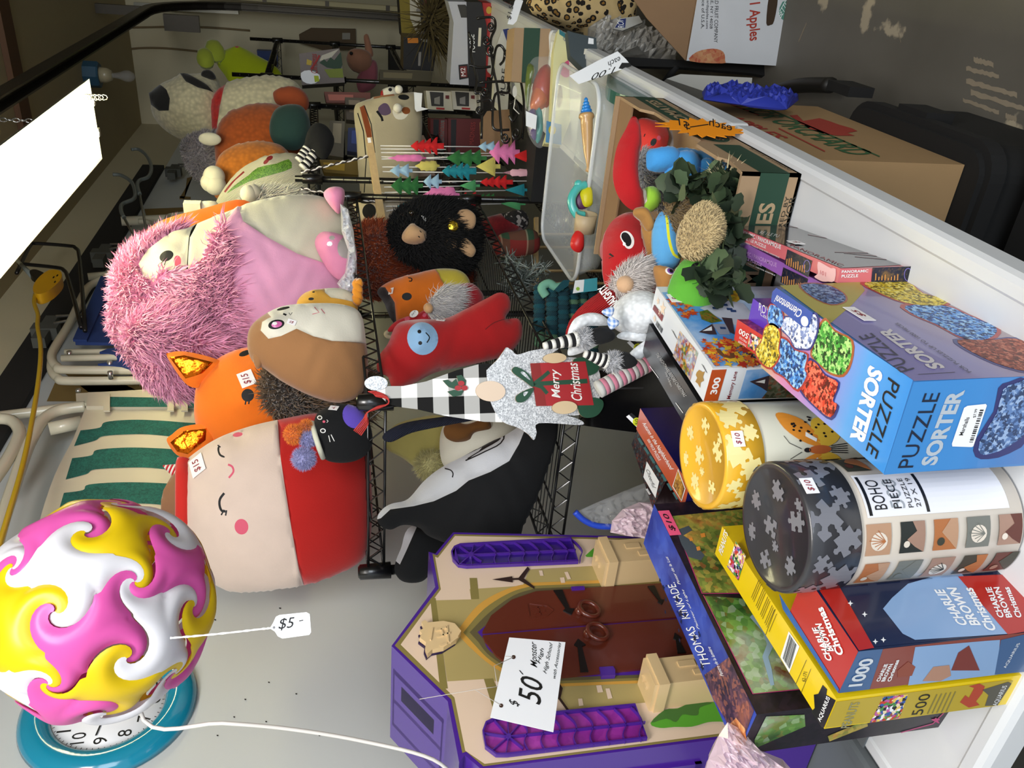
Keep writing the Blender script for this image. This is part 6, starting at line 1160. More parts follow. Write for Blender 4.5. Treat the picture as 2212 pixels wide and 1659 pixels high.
def boho(mb, cy):
    W_ = lambda L, m, l=.0004: wrap(mb, cy, L, m, l); R = random.Random(5); w, h = .036, .031
    for ci, a0 in enumerate((-.135, -.088, -.041, .062, .11)):
        for ri in range(5):
            b1 = .208-ri*.043-(.004 if ci % 2 else 0); b0 = b1-h; k = ci*5+ri; m0, m1, m2 = pal[k % 7], pal[(k*3+2) % 7], pal[(k*5+4) % 7]
            W_([(a0, b0), (a0+w, b0), (a0+w, b1), (a0, b1)], m0)
            if k % 3 == 0: W_([(a0, b0), (a0+w, b0), (a0+w, b0+h*.3), (a0+w*.6, b0+h*.7), (a0+w*.3, b0+h*.35)], m1, .0008); W_([(x, y) for x, y in oval(a0+w*.3, b0+h*.72, h*.16, h*.16, 0, 12)], m2, .001)
            elif k % 3 == 1:
                W_([(x, y) for x, y in oval(a0+w*.45, b0+h*.5, h*.34, h*.34, 0, 16)], cb, .0008)
                for j in range(7): W_(stroke([(a0+w*.45, b0+h*.25), (a0+w*(.2+.1*j), b0+h*(.55+.03*(3-abs(j-3))*4))], .0009), m2 if m2 is not m0 else m1, .0011)
            else: W_([(a0, b0), (a0+w, b0), (a0+w, b0+h*.5), (a0+w*.7, b0+h*.35), (a0+w*.45, b0+h*.75), (a0+w*.2, b0+h*.4)], m1, .0008); W_([(x, y) for x, y in oval(a0+w*.3, b0+h*.75, h*.13, h*.13, 0, 10)], cb, .001)
    W_([(.002, .02), (.055, .02), (.055, .205), (.002, .205)], M('canister label pale', ''), .0003); W_([(.004, .198), (.052, .198), (.052, .202), (.004, .202)], blk, .0006); W_([(.004, .125), (.052, .125), (.052, .129), (.004, .129)], blk, .0006)
    for s, y, hh in (('BOHO', .178, .016), ('500', .155, .018), ('PIECE', .160, .010), ('PUZZLE', .145, .006), ('27 X 19', .135, .006)): mb.text(cy, s, (.010, y), (.046, y), (.010, y+hh), M('pale print grey', '#9aa0a6', .4) if s == '500' else blk, .0007 if s == '500' else .001, px=False)
cD = AD(1672, 1138, .95); rD = 275*.95/1760/2; hD = cD[2]-TZ-.003
t, mb, cy = canister('d', (cD[0], cD[1], TZ+.003), rD, hD, .062, dg, dg, lg, cb, 'charcoal lidded round jigsaw canister with small earth toned pictures', boho)
mb.build('lid', t, 'charcoal lid printed with grey jigsaw pieces')
q = cy.p(.042, hD-.012, .003); nn_ = nrm(q-cy.c-(0, 0, q[2]-cy.c[2])); note(t, Pl(q, s=np.cross((0, 0, 1.), nn_)), .021, .016, '$10')
# ---- small boxes between the village puzzle and the sorter
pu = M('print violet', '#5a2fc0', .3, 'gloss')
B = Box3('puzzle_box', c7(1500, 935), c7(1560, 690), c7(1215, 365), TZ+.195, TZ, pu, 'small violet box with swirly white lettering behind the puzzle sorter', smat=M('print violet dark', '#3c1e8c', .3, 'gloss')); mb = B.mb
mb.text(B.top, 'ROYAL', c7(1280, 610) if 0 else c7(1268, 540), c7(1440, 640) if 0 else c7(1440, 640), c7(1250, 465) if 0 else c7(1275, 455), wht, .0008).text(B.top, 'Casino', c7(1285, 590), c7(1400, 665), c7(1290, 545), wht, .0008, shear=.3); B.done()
rdb = M('print scarlet', '#cf2a1e', .3, 'gloss')
B = Box3('puzzle_box', c7(1305, 1055), c7(1345, 830), c7(1035, 650), TZ+.212, TZ, rdb, 'small scarlet thick piece puzzle box peeking out beside the sorter', smat=M('print plum', '#7a2448', .35, 'painting', cols=['#4a1c3c', '#a83a5c', '#35204c', '#d86a8c'], scale=30)); mb = B.mb
mb.text(B.top, '500', c7(1168, 790), c7(1070, 725), c7(1150, 850) if 0 else c7(1150, 845), wht, .0008, bold=.02).text(B.top, 'PIECES', c7(1145, 865), c7(1068, 812), c7(1138, 885), wht, .0008).text(B.top, 'THICKER', c7(1142, 905), c7(1055, 855), c7(1135, 925), wht, .0008)
mb.poly(B.top, L((1175, 770), (1330, 860), (1300, 1010), (1150, 925)), confetti, .0006); B.done()
# ---- two panorama puzzles standing on edge
def cp(a, b): return (1560+a/5.027, 460+b/5.027)
city = M('night city print', '#1a1c2c', .4, 'painting', cols=['#0c0e18', '#141828', '#1d2138', '#2c2a3a', '#8c6a3a'], scale=40, dab=.18)
for nm, bc, cc, dc, pts, lb in (('pink', '#cf6a72', '#e8e0e2', '#2a2a30', ((1250, 760), (1282, 602), (176, 150)), 'pink edged panoramic city jigsaw box, the right hand one of two'), ('lilac', '#9a62b8', '#c89ad8', '#141418', ((1180, 985), (1215, 830), (128, 338)), 'lilac edged panoramic jigsaw box tucked beside the pink one')):
    me = M('print '+nm, bc, .3, 'gloss'); B = Box3('panorama_puzzle', cp(*pts[0]), cp(*pts[1]), cp(*pts[2]), TZ+(.108 if nm == 'pink' else .102), TZ, me, lb, smat=me); mb = B.mb; tp, F_, rt = B.top, B.front, B.right
    k = 0 if nm == 'pink' else 1; d = lambda a, b: cp(a-k*45, b+k*195)
    mb.text(tp, 'PANORAMIC / PANORAMIQUE', d(178, 222), d(640, 405), d(182, 170), M('pale '+nm, cc, .4), .0008, bold=.02).text(tp, 'PUZZLE / LE PUZZLE', d(172, 255), d(478, 388), d(176, 222), M('pale '+nm, ''), .0008, bold=.02).text(tp, 'FINISHED SIZE / TAILLE UNE FOIS ASSEMBL\u00c9', d(168, 290), d(625, 490), d(170, 275), wht, .0008)
    mb.poly(tp, [d(712, 395), d(982, 520), d(940, 702), d(680, 555)], city, .0006)
    for j in range(9): mb.poly(tp, [d(700+j*24, 560+j*11), d(710+j*24, 564+j*11), d(716+j*24, 500+j*12-(j % 3)*16), d(706+j*24, 496+j*12-(j % 3)*16)], M('lit tower print', '#c98a4a' if 1 else '', .4), .0009)
    if k == 0:
        mb.poly(tp, crv([d(1045, 530), d(1090, 545), d(1150, 580), d(1190, 600), d(1240, 610), d(1225, 740), d(1160, 745), d(1100, 745), d(1040, 720), d(1005, 690), d(1045, 660), d(1040, 600)], 2), M('pale pink piece', '#eab8bc', .4), .0008).text(tp, '101', d(1070, 665), d(1130, 690), d(1075, 620), me, .0012)
        mb.poly(tp, stroke([d(925+35*math.cos(a), 575+62*math.sin(a)) for a in np.linspace(0, 6.28, 15)], 1), M('wheel print', '#8a7ad8', .4), .0009)
        q = rt; mb.poly(q, [cp(176, 150), cp(905, 112), cp(2118, 560), cp(1290, 600)], M('print dark glass', '#2b2c31', .12, 'gloss'), .0005)
        for a in ((1220, 430, 1640, 440), (1320, 440, 1760, 480), (1440, 480, 1840, 515), (930, 240, 1420, 330), (720, 150, 1130, 210)): mb.poly(q, stroke([cp(a[0], a[1]), cp(a[2], a[3])], 1.2), M('print reflected pink', '#8a6a6c', .3), .0009)
        mb.text(q, 'PANORAMIC', cp(730, 360), cp(1300, 590), cp(760, 345), M('rose lettering', '#a84a50', .4), .001).text(q, 'RE / LE PU', cp(400, 230), cp(610, 275), cp(420, 200), wht, .001, shear=.2)
        mb.poly(F_, [cp(1630, 592), cp(2090, 592) if 0 else cp(2085, 578), cp(2060, 900), cp(1600, 900)], city, .0006).text(F_, 'PANORAMIC', cp(1292, 652), cp(1580, 642), cp(1296, 622), wht, .001, bold=.02).text(F_, 'PUZZLE', cp(1290, 702), cp(1470, 695), cp(1294, 670), wht, .001, bold=.02)
        for j in range(8): mb.poly(F_, [cp(1655+j*34, 730), cp(1667+j*34, 730), cp(1671+j*34, 655+(j*37) % 50), cp(1659+j*34, 655+(j*37) % 50)], M('lit tower print', ''), .0009)
        mb.poly(F_, stroke([cp(2015+42*math.cos(a), 670+70*math.sin(a)) for a in np.linspace(0, 6.28, 18)], 1), M('wheel print', ''), .0009)
        ob = B.done(); note(ob, Pl(q.w(*cp(798, 336), .0022), s=q.s, t=q.t), .024, .018, '5-')
    else: B.done()
# ================================================================ second table, toys in cartons, floor at the right
ZT = TZ+.003
crd = M('corrugated card', '#a08566', .85, 'card'); crdl = M('corrugated card inside', '#8a6c4e', .9, 'card'); dgp = M('print forest green', '#1d3f2e', .7); ckr = M('card ink', '#2c2a20', .8)
# ---- tomato carton with plush toys
x0, x1, y0, y1, zt = -.70, -.318, 1.222, 1.86, ZT+.108
t = thing('tomato_carton', ((x0+x1)/2, (y0+y1)/2, ZT), 'open corrugated tomato carton with green bands filled with small plush toys', 'carton')
MB().box((x0, y0, ZT), (x1, y1, ZT+.005), crd).build('carton_base', t)
F_ = Pl((x0, y0, ZT), 0); mb = MB().box((x0, y0, ZT), (x1, y0+.006, zt), crd); w = x1-x0
mb.poly(F_, [(0, .022), (w, .022), (w, .075), (0, .075)], dgp, .0005, px=False); mb.text(F_, 'TOMATOES', (w-.26, .034), (w-.05, .034), (w-.26, .064), M('card lettering', '#a38c6c', .8), .001, bold=.03, px=False)
mb.text(F_, 'INSPIRED BY', (w-.13, .0125), (w-.038, .0125), (w-.13, .0195), ckr, .001, px=False).text(F_, 'FLAVOR', (w-.115, .001), (w-.038, .001), (w-.115, .0115), ckr, .001, px=False)
mb.poly(F_, [(.02, .03), (.12, .03), (.12, .098), (.02, .098)], wht, .0012, px=False); barcode(mb, F_, (.03, .04), (.04, 0), (0, .022), 8, .0016); mb.text(F_, 'PLU 4664', (.08, .05), (.115, .05), (.08, .058), blk, .0016, px=False); mb.build('carton_side', t)
R_ = Pl((x1, y0, ZT), 90); mb = MB().prism(R_, [(0, 0), (y1-y0, 0), (y1-y0, .108), (.50, .108), (.47, .086), (.22, .086), (.19, .108), (.10, .108), (.08, .095), (0, .108)], -.006, 0, crd, px=False)
mb.poly(R_, [(0, .022), (.19, .022), (.19, .075), (0, .075)], dgp, .0005, px=False).poly(R_, [(.34, .022), (.64, .022), (.64, .075), (.34, .075)], dgp, .0005, px=False)
mb.text(R_, 'TOMATES', (.36, .034), (.60, .034), (.36, .062), M('card lettering', ''), .001, bold=.03, px=False).text(R_, 'INSPIRED BY FLAVOR', (.02, .006), (.17, .006), (.02, .014), ckr, .001, px=False).text(R_, 'GROWN EN BAJA', (.36, .006), (.52, .006), (.36, .014), ckr, .001, px=False)
mb.poly(R_, oval(.265, .052, .062, .040), M('card lettering', ''), .0006, px=False).poly(R_, oval(.265, .052, .058, .036), dgp, .0009, px=False).text(R_, 'SUNSET', (.222, .037), (.308, .037), (.222, .053), M('card lettering', ''), .0013, bold=.03, px=False)
mb.poly(R_, [(.265+(.026 if k % 2 else .014)*math.cos(k*math.pi/11)*.9, .058+(.024 if k % 2 else .012)*math.sin(k*math.pi/11)) for k in range(12)], M('card lettering', ''), .0013, px=False); mb.build('carton_side', t)
MB().box((x0, y1-.006, ZT), (x1, y1, zt+.01), crd).build('carton_side', t); MB().box((x0, y0, ZT), (x0+.006, y1, zt), crdl).build('carton_side', t); MB().box((x0+.006, y1-.09, zt-.004), (x1-.006, y1-.006, zt), crdl).build('carton_flap', t)
def pt(nm, x, y, d, lb, pts, T, mat, **k):
    t, p, pl = toy(nm, x, y, d, lb, 'plush toy', pts, T, mat, group=None, **k); return t, p, pl
red = plush('deep red pile', '#b00d16'); gfur = furm('grey fluff', '#b9b9bc')
t, p, pl = pt('dog_plush', 1355, 545, 1.62, 'red plush dog with one big eye and a long hanging ear in the tomato carton', [(1302, 560), (1305, 510), (1325, 475), (1360, 458), (1402, 470), (1418, 510), (1430, 560), (1450, 640), (1420, 680), (1340, 650), (1306, 610)], .07, red, regions=[(oval(1331, 530, 13, 20, -8), m_wth), (oval(1329, 529, 9, 16, -8), m_thr), (oval(1322, 540, 2.5, 3.5), wht), (stroke([(1306, 553), (1312, 560), (1306, 562)], 2), m_thr), (stroke([(1312, 590), (1322, 598)], 3), m_thr)], res=30)
p.build('head', t)
small(pl.off(.04), [(1362, 452), (1336, 425), (1324, 380), (1332, 320), (1352, 278), (1366, 252), (1380, 265), (1382, 330), (1378, 380), (1392, 430), (1388, 452)], .035, red, t, 'ear')
t, p, pl = pt('round_plush', 1400, 310, 1.86, 'round red plush with a white lower part at the far end of the tomato carton', [(1374, 262), (1400, 258), (1436, 276), (1490, 310), (1480, 345), (1430, 352), (1392, 352), (1372, 320)], .06, plush('tomato red', '#d3352c'), regions=[([(1430, 250), (1430, 290), (1426, 330), (1420, 360), (1500, 360), (1500, 250)], gfur), (oval(1392, 322, 5, 7), m_thr), (oval(1401, 315, 4, 5), m_pkt), (stroke([(1380, 300), (1378, 306)], 1.5), m_thr)]); p.build('body', t)
bl = plush('sky plush', '#3f94d6'); t, p, pl = pt('blue_plush', 1470, 350, 1.60, 'bright blue plush with four fat paws sticking up in the tomato carton', [(1440, 330), (1480, 322), (1540, 340), (1578, 365), (1570, 400), (1520, 400), (1450, 390)], .04, bl); p.build('body', t)
for pts in ([(1396, 350), (1398, 328), (1415, 320), (1450, 318), (1468, 335), (1460, 365), (1425, 372), (1400, 366)], [(1435, 365), (1440, 340), (1465, 326), (1500, 330), (1512, 355), (1500, 385), (1470, 396), (1442, 388)], [(1505, 350), (1530, 345), (1540, 365), (1534, 392), (1512, 392)], [(1540, 365), (1560, 358), (1578, 370), (1572, 392), (1548, 394)]): small(pl.off(.035), pts, .03, bl, t, 'paw')
t, p, pl = pt('fluffy_plush', 1400, 370, 1.70, 'light grey fluffy plush squeezed between red and blue toys', [(1372, 350), (1380, 330), (1400, 335), (1420, 380), (1470, 395), (1475, 440), (1430, 460), (1405, 420), (1385, 395)], .04, gfur); p.fur(2200, .018, gfur, w=.003); p.build('body', t)
t, p, pl = pt('ball_plush', 1400, 432, 1.60, 'small white and lime green round plush beside the grey fluff', oval(1400, 432, 21, 28, 0, 12), .035, plush('lime pile', '#9bd03e'), smooth=0, regions=[([(1370, 400), (1392, 405), (1388, 440), (1380, 460), (1370, 460)], mwv)]); p.build('body', t)
t, p, pl = pt('bear_plush', 1395, 500, 1.54, 'tan brown plush bear arm and body in the tomato carton', [(1385, 475), (1405, 470), (1425, 500), (1430, 560), (1440, 600), (1410, 580), (1395, 530)], .03, plush('bear tan', '#a4763c')); p.build('body', t); small(pl.off(.02), [(1368, 462), (1372, 450), (1390, 448), (1402, 462), (1412, 490), (1400, 500), (1385, 478)], .022, plush('bear tan', ''), t, 'arm')
t, p, pl = pt('fish_plush', 1430, 520, 1.50, 'sky blue plush with a yellow stripe and green eye in the tomato carton', [(1410, 540), (1412, 490), (1425, 460), (1440, 458), (1452, 480), (1462, 530), (1462, 575), (1440, 586), (1418, 578)], .035, plush('fish blue', '#5aa5dd'), regions=[(stroke(crv([(1430, 470), (1429, 520), (1440, 556), (1462, 562)], 3, False), 5), plush('fish yellow', '#d9d92e')), (oval(1458, 551, 9, 13, 20), plush('fish green', '#5b7d2c')), (oval(1459, 551, 5, 8, 20), m_thr)]); p.build('body', t)
t, p, pl = pt('brown_plush', 1432, 595, 1.47, 'light brown plush with pink shaded eyes beside the green plush', [(1413, 575), (1440, 580), (1460, 600), (1455, 640), (1430, 640), (1418, 610)], .03, plush('caramel', '#b27f45'), regions=[(oval(1434, 590, 9, 8, 30), m_wth), (oval(1435, 590, 7, 6, 30), M('iris violet', '#7a4a9c', .3)), (oval(1436, 590, 4, 4), m_thr)]); p.build('body', t)
t, p, pl = pt('lime_plush', 1490, 605, 1.36, 'grass green plush with a winking eye at the near end of the tomato carton', [(1443, 640), (1448, 610), (1462, 580), (1480, 560), (1510, 560), (1535, 600), (1545, 650), (1520, 690), (1460, 690)], .045, plush('grass green', '#58a531'), regions=[(oval(1484, 578, 9, 4, -30), m_thr), (stroke(crv([(1472, 620), (1480, 618), (1490, 608)], 3, False), 1.6), M('dark green thread', '#1f5a1c', .8))]); p.build('body', t)
t, p, pl = pt('tabby_plush', 1470, 430, 1.50, 'brown tabby plush kitten lying under the artificial leaves', [(1436, 500), (1440, 440), (1455, 405), (1480, 392), (1520, 400), (1530, 440), (1500, 480), (1460, 520)], .04, furm('tabby', '#7a6440')); p.fur(2200, .014, furm('tabby', ''), w=.0025); p.build('body', t)
t, p, pl = pt('hedgehog_plush', 1508, 500, 1.32, 'curly tan woolly plush on top of the artificial leaves', [(1465, 520), (1474, 480), (1498, 448), (1520, 440), (1542, 460), (1552, 500), (1540, 535), (1508, 560), (1475, 552)], .05, terry('curly tan', '#b7a072', scale=120), wr=.06); p.fur(3000, .006, furm('curly tan strands', '#bfa97b'), w=.003); p.build('body', t)
def leaves(name, spots, n, size, cols, label, cat, seed=3, vein=True):
    R = random.Random(seed); mb = MB(); ms = [M('leaf '+c, c, .6) for c in cols]
    for i in range(n):
        x, y, d, rx, ry = R.choice(spots); c = AD(x+R.uniform(-rx, rx), y+R.uniform(-ry, ry), d+R.uniform(-.03, .03)); a = nrm([R.gauss(0, 1) for _ in range(3)]); b = nrm(np.cross(a, [R.gauss(0, 1) for _ in range(3)])); n_ = np.cross(a, b); s = size*(.6+.7*R.random())
        V = [c]; 
        for k in range(1, 6): f = k/6; w_ = .42*math.sin(f*math.pi)**.8*(1.12 if k % 2 else .86); V += [c+a*s*f+b*s*w_+n_*s*.15*w_, c+a*s*f, c+a*s*f-b*s*w_+n_*s*.15*w_]
        V.append(c+a*s); Fc = [(0, 1, 2), (0, 2, 3)]
        for k in range(4): q = 1+3*k; Fc += [(q, q+3, q+4, q+1), (q+1, q+4, q+5, q+2)]
        Fc += [(13, 16, 14), (14, 16, 15)]; mb.add(V, Fc, R.choice(ms), True)
    return mb, label, cat, name
mb, lb, ct, nm = leaves('leaf_garland', [(1500, 405, 1.44, 30, 18), (1560, 420, 1.40, 26, 38), (1568, 500, 1.35, 20, 45), (1562, 600, 1.30, 24, 35), (1530, 585, 1.33, 20, 20)], 230, .040, ['#38482f', '#2c3a26', '#4c5e40', '#223020'], 'dark green artificial leaf garland heaped in the tomato carton', 'garland'); mb.build(nm, label=lb, cat=ct, kind='stuff')
mb = MB(); furball(mb, AD(1568, 385, 1.42), (.02, .03, .02), 70, .028, M('straw', '#cdbf95', .8), w=.003, seed=4); mb.build('straw_tuft', label='tuft of pale dry straw at the corner of the tomato carton', cat='straw', kind='stuff')
# ---- orange starburst price sign, white price sign
pl = Pl((x1+.012, 1.45, ZT+.09), 80); c = np.array((1517, 277)); P = []
for k in range(36): a = 2*math.pi*k/36; r = 1 if k % 2 else .72; P.append((c[0]+(104 if abs(math.cos(a)) > .9 else 82)*r*math.cos(a), c[1]+21*r*math.sin(a)+.09*82*math.cos(a)))
t = MB().prism(pl, P, 0, .0008, M('orange card', '#f2920f', .6)).text(pl, '$1', (1490, 284), (1470, 268) if 0 else (1462, 272), (1492, 268), I_ if 0 else M('black marker', ''), .0014, shear=.2).text(pl, 'each', (1580, 284), (1530, 272), (1582, 268), M('black marker', ''), .0014, shear=.2)
t.poly(pl, stroke([(1490, 276), (1530, 270)], 2), M('black marker', ''), .0014).build('price_sign', label='orange starburst price sign on the rim of the tomato carton', cat='price sign')
pl = pl_at(1300, 150, 2.15); t = MB().prism(pl, [(1230, 164), (1250, 182), (1364, 143), (1352, 128), (1334, 111), (1290, 132)], 0, .0008, wht).poly(pl, [(1336, 148), (1343, 136), (1360, 136), (1364, 143), (1345, 150)], M('black marker', ''), .0012)
t.text(pl, '1.00', (1330, 144), (1280, 160), (1326, 158), M('black marker', ''), .0012, shear=.2).text(pl, 'each', (1338, 122), (1312, 134), (1342, 134), M('black marker', ''), .0012, shear=.2).build('price_sign', label='white handwritten price sign standing behind the clear tub', cat='price sign')
# ---- clear tub with toys
def tub(name, x0, x1, y0, y1, z0, z1, r, mat, rim, label, tp=.02, cat='tub'):
    def ring(ins, z): return [(cx+(r-ins*.0)*math.cos(math.radians(a)), cy+r*math.sin(math.radians(a)), z) for cx, cy, s in ((x1-r-ins, y1-r-ins, 0), (x0+r+ins, y1-r-ins, 90), (x0+r+ins, y0+r+ins, 180), (x1-r-ins, y0+r+ins, 270)) for a in range(s, s+91, 15)]
    R0, R1, R2, R3 = ring(tp, z0), ring(0, z1), ring(.003, z1), ring(tp+.003, z0+.003); n = len(R0); t = thing(name, ((x0+x1)/2, (y0+y1)/2, z0), label, cat)
    MB().add(R0+R1+R2+R3, [(k*n+i, k*n+(i+1) % n, (k+1)*n+(i+1) % n, (k+1)*n+i) for k in range(3) for i in range(n)]+[tuple(range(n))[::-1], tuple(range(3*n, 4*n))], mat, True).build('tub_wall', t)
    MB().tube(ring(-.004, z1), .006, rim, 8, closed=True).build('rim', t); return t
clr = M('clear polypropylene', '#dfe4e6', .2, 'clear', fac=.28, wr=.1); rim = M('clear rim', '#e9edf0', .25, 'clear', fac=.6)
tub('clear_tub', -.885, -.345, 2.10, 2.52, ZT, ZT+.075, .06, clr, rim, 'shallow clear plastic tub with a few bright toys on the second table')
pl = pl_at(1266, 285, 2.22); t = thing('ice_cream_toy', pl.w(1266, 285), 'toy ice cream cone with blue swirl in the clear tub', 'toy'); o, ax_ = pl.w(1256, 290), None
A, T_ = pl.w(1267, 250), pl.w(1270, 345); dv = nrm(T_-A); sx_ = nrm(np.cross(dv, (0, 1, .3))); fr = [sx_, np.cross(dv, sx_), dv]
MB().lathe(A, [(.0, -.004), (.020, -.004), (.022, .004), (.017, .010), (.0165, .03), (.011, .10), (.006, .125), (.004, .14), (.008, .15), (0, .155)], plush('wafer tan', '#bb9360') if 0 else M('wafer tan', '#c39a66', .4, 'gloss'), fr, 18).build('cone', t)
mb = MB()
for k in range(5): mb.ell(A-dv*(.004+.0095*k), (.019-.0033*k, .019-.0033*k, .008), M('swirl blue', '#2484d8', .3, 'gloss'), fr, 16, 8)
mb.build('swirl', t)
t = thing('ring_toy', pl.w(1245, 430), 'turquoise round toy with yellow centre in the clear tub', 'toy'); tq = M('turquoise toy', '#4cb8b4', .3, 'gloss')
mb = MB(); pxtube(mb, pl, [(1266, 400), (1250, 404), (1236, 425), (1236, 445), (1246, 462), (1262, 466)], .012, tq); mb.ell(pl.w(1250, 398), .012, tq).ell(pl.w(1246, 464), .011, tq); mb.build('ring', t)
small(pl.off(-.01), [(1240, 425), (1252, 412), (1270, 410), (1276, 440), (1260, 452), (1246, 448)], .012, M('toy purple', '#5c2f55', .4), t, 'panel'); small(pl, [(1253, 420), (1262, 406), (1276, 402), (1280, 440), (1262, 446)], .014, M('toy yellow', '#dcd21e', .4), t, 'button')
t = MB(); a = pl.w(1246, 470); t.lathe(pl.w(1262, 500), [(.0, 0), (.028, 0), (.030, .05), (.027, .05), (.026, .004)], M('beige cup', '#bda988', .5), np.array([(0, 1, 0), (0, 0, 1.), (1., 0, 0)]), 24).build('toy_cup', label='beige toy cup lying in the clear tub', cat='toy')
small_ = Puff(pl.off(.01), [(1232, 530), (1236, 510), (1248, 496), (1258, 500), (1262, 530), (1254, 545), (1240, 542)], .02, M('red toy', '#cc2424', .4), res=12); small_.build('toy_car', label='small red rounded toy lying at the end of the clear tub', cat='toy')
tub('green_tub', -.33+-.02-.02, -.312+.0, 2.12, 2.55, ZT, ZT+.10, .018, M('teal plastic', '#1d5b52', .3, 'clear', fac=.85), M('teal plastic rim', '#1f4f46', .3, 'gloss'), 'dark teal plastic tray standing beside the clear tub', .003) if 0 else MB().prism(Pl((-.335, 2.3, .8), 90), crv([(1312, 165), (1318, 155), (1340, 156), (1385, 180), (1412, 200), (1416, 214), (1400, 216), (1350, 206), (1325, 196), (1312, 185)], 3), -.03, 0, M('teal plastic', '#1d5b52', .3, 'gloss'), smooth=False).build('teal_tray', label='dark teal plastic tray standing on edge beside the clear tub', cat='tray')
# ---- generic boxes seen further along
def slab(name, label, cat, pts, d, th, mat, smat=None, dec=(), txt=(), angle=30, group=None):
    c = np.mean(pts, 0); pl = pl_at(c[0], c[1], d, angle); mb = MB().prism(pl, pts, -th, 0, mat, smat)
    for i, (q, m) in enumerate(dec): mb.poly(pl, q, m, .0015+i*.0012)
    for s, a, b, e, m in txt: mb.text(pl, s, a, b, e, m, .0025+len(dec)*.0012)
    return mb.build(name, None, label, cat, group or {'model_box': 'model truck boxes on the far table', 'window_box': 'white window boxes with motor models', 'game_box': 'dark red game boxes'}.get(name))
dim = lambda n, c: M('box '+n, c, .6); cw = dim('cream', '#c8c3b2'); rdk = dim('red', '#a3201c'); bk = dim('black', '#111013')
slab('pony_box', 'pale picture book box with pink pony tails and blue trim behind the clear tub', 'box', [(1176, 310), (1190, 260), (1196, 110), (1206, 64), (1266, 104), (1256, 170), (1236, 250), (1212, 314)], 2.62, .03, dim('pale lemon', '#d2cf9c'), None,
     [([(1208, 64), (1266, 104), (1254, 170), (1248, 168), (1258, 108), (1208, 74)], dim('teal', '#2c7078')), (crv([(1215, 140), (1232, 130), (1240, 150), (1225, 168), (1210, 160)], 3), dim('pink mane', '#c8507e')), ([(1178, 308), (1180, 262), (1212, 270), (1212, 314)], dim('sky', '#4e86b0')), (oval(1192, 282, 8, 10), dim('yellow', '#c8b428')), (oval(1246, 98, 5, 14), dim('blue badge', '#23427c')), (crv([(1198, 200), (1210, 185), (1214, 215), (1205, 235)], 3), dim('brown mane', '#5c3a28'))], [('camping', (1216, 80), (1240, 98), (1213, 90), dim('blue badge', ''))])
slab('dark_book_box', 'dark slate box with a white label standing behind the pony box', 'box', [(1226, 66), (1238, 70), (1288, 82), (1290, 112), (1284, 150), (1262, 150), (1232, 120)], 2.45, .03, dim('slate', '#3a4448'), None, [([(1271, 82), (1282, 84), (1282, 96), (1270, 95)], wht), ([(1262, 106), (1284, 108), (1283, 120), (1260, 118)], cw)])
slab('photo_holder', 'small white plastic holder leaning behind the clear tub', 'holder', [(1240, 120), (1292, 150), (1290, 200), (1240, 172)], 2.7, .02, dim('white', '#d8d8dc'), None, [([(1248, 138), (1270, 150), (1268, 170), (1248, 160)], dim('slate', ''))])
slab('fruit_carton', 'brown carton with a wide green band on the second table', 'carton', [(1112, 60), (1190, 62), (1186, 182), (1104, 176)], 2.84, .12, crd, None, [([(1132, 60), (1167, 61), (1160, 180), (1126, 178)], dgp)], angle=10)
MB().prism(pl_at(1120, 20, 2.8), [(1096, 52), (1112, 2), (1118, -4), (1130, 2), (1116, 46), (1108, 54)], 0, .001, wht).text(pl_at(1120, 20, 2.798), '$1.50', (1104, 44), (1112, 6), (1116, 46) if 0 else (1094, 40), M('black marker', ''), .002).build('price_sign', label='white handwritten sign clipped at the top of the brown carton with green band', cat='price sign')
slab('model_box', 'tall white model truck box with a black emblem on the second table', 'box', [(968, 3), (1008, 4), (1018, 50), (1013, 184), (972, 182), (980, 48)], 3.80, .14, dim('cool white', '#a9abb4'), None, [([(988, 10), (1005, 10), (1014, 22), (1014, 38), (996, 38)], dim('smoke', '#2c2a26')), (oval(1021, 92, 10, 28), bk), ([(990, 140), (1010, 138), (1012, 168), (992, 172)], bk), ([(993, 143), (1008, 142), (1009, 166), (995, 167)], dim('maroon', '#6a2020'))], [('FOOSE', (1026, 112), (1024, 74), (1015, 112), wht), ('M2', (1006, 164), (1004, 146), (996, 164), wht)], angle=0)
slab('model_box', 'black model truck box beside the tall white one', 'box', [(1008, 4), (1040, 5), (1052, 60), (1048, 188), (1013, 186)], 3.82, .14, bk, None, [([(1034, 60), (1040, 60), (1038, 100), (1032, 100)], cw)], angle=0)
slab('model_box', 'bright red model box beside the black model truck box', 'box', [(1042, 6), (1104, 10), (1108, 36), (1072, 36), (1062, 200), (1048, 196)], 3.84, .14, rdk, None, [([(1060, 14), (1094, 16), (1098, 30), (1066, 30)], dim('smoke', '')), (oval(1056, 22, 6, 8), dim('gold', '#b09030'))], angle=0)
slab('long_box', 'long white box with blue letters behind the black wire scrolls', 'box', [(1072, 100), (1084, 66), (1100, 62), (1104, 120), (1096, 250), (1080, 230), (1066, 215)], 3.35, .05, dim('pale', '#bcbab2'), None, [([(1086, 64), (1098, 62), (1112, 80), (1106, 130), (1098, 100)], dim('navy', '#1d2a66'))], [('PURE', (1090, 208), (1094, 150), (1080, 206), bk)])
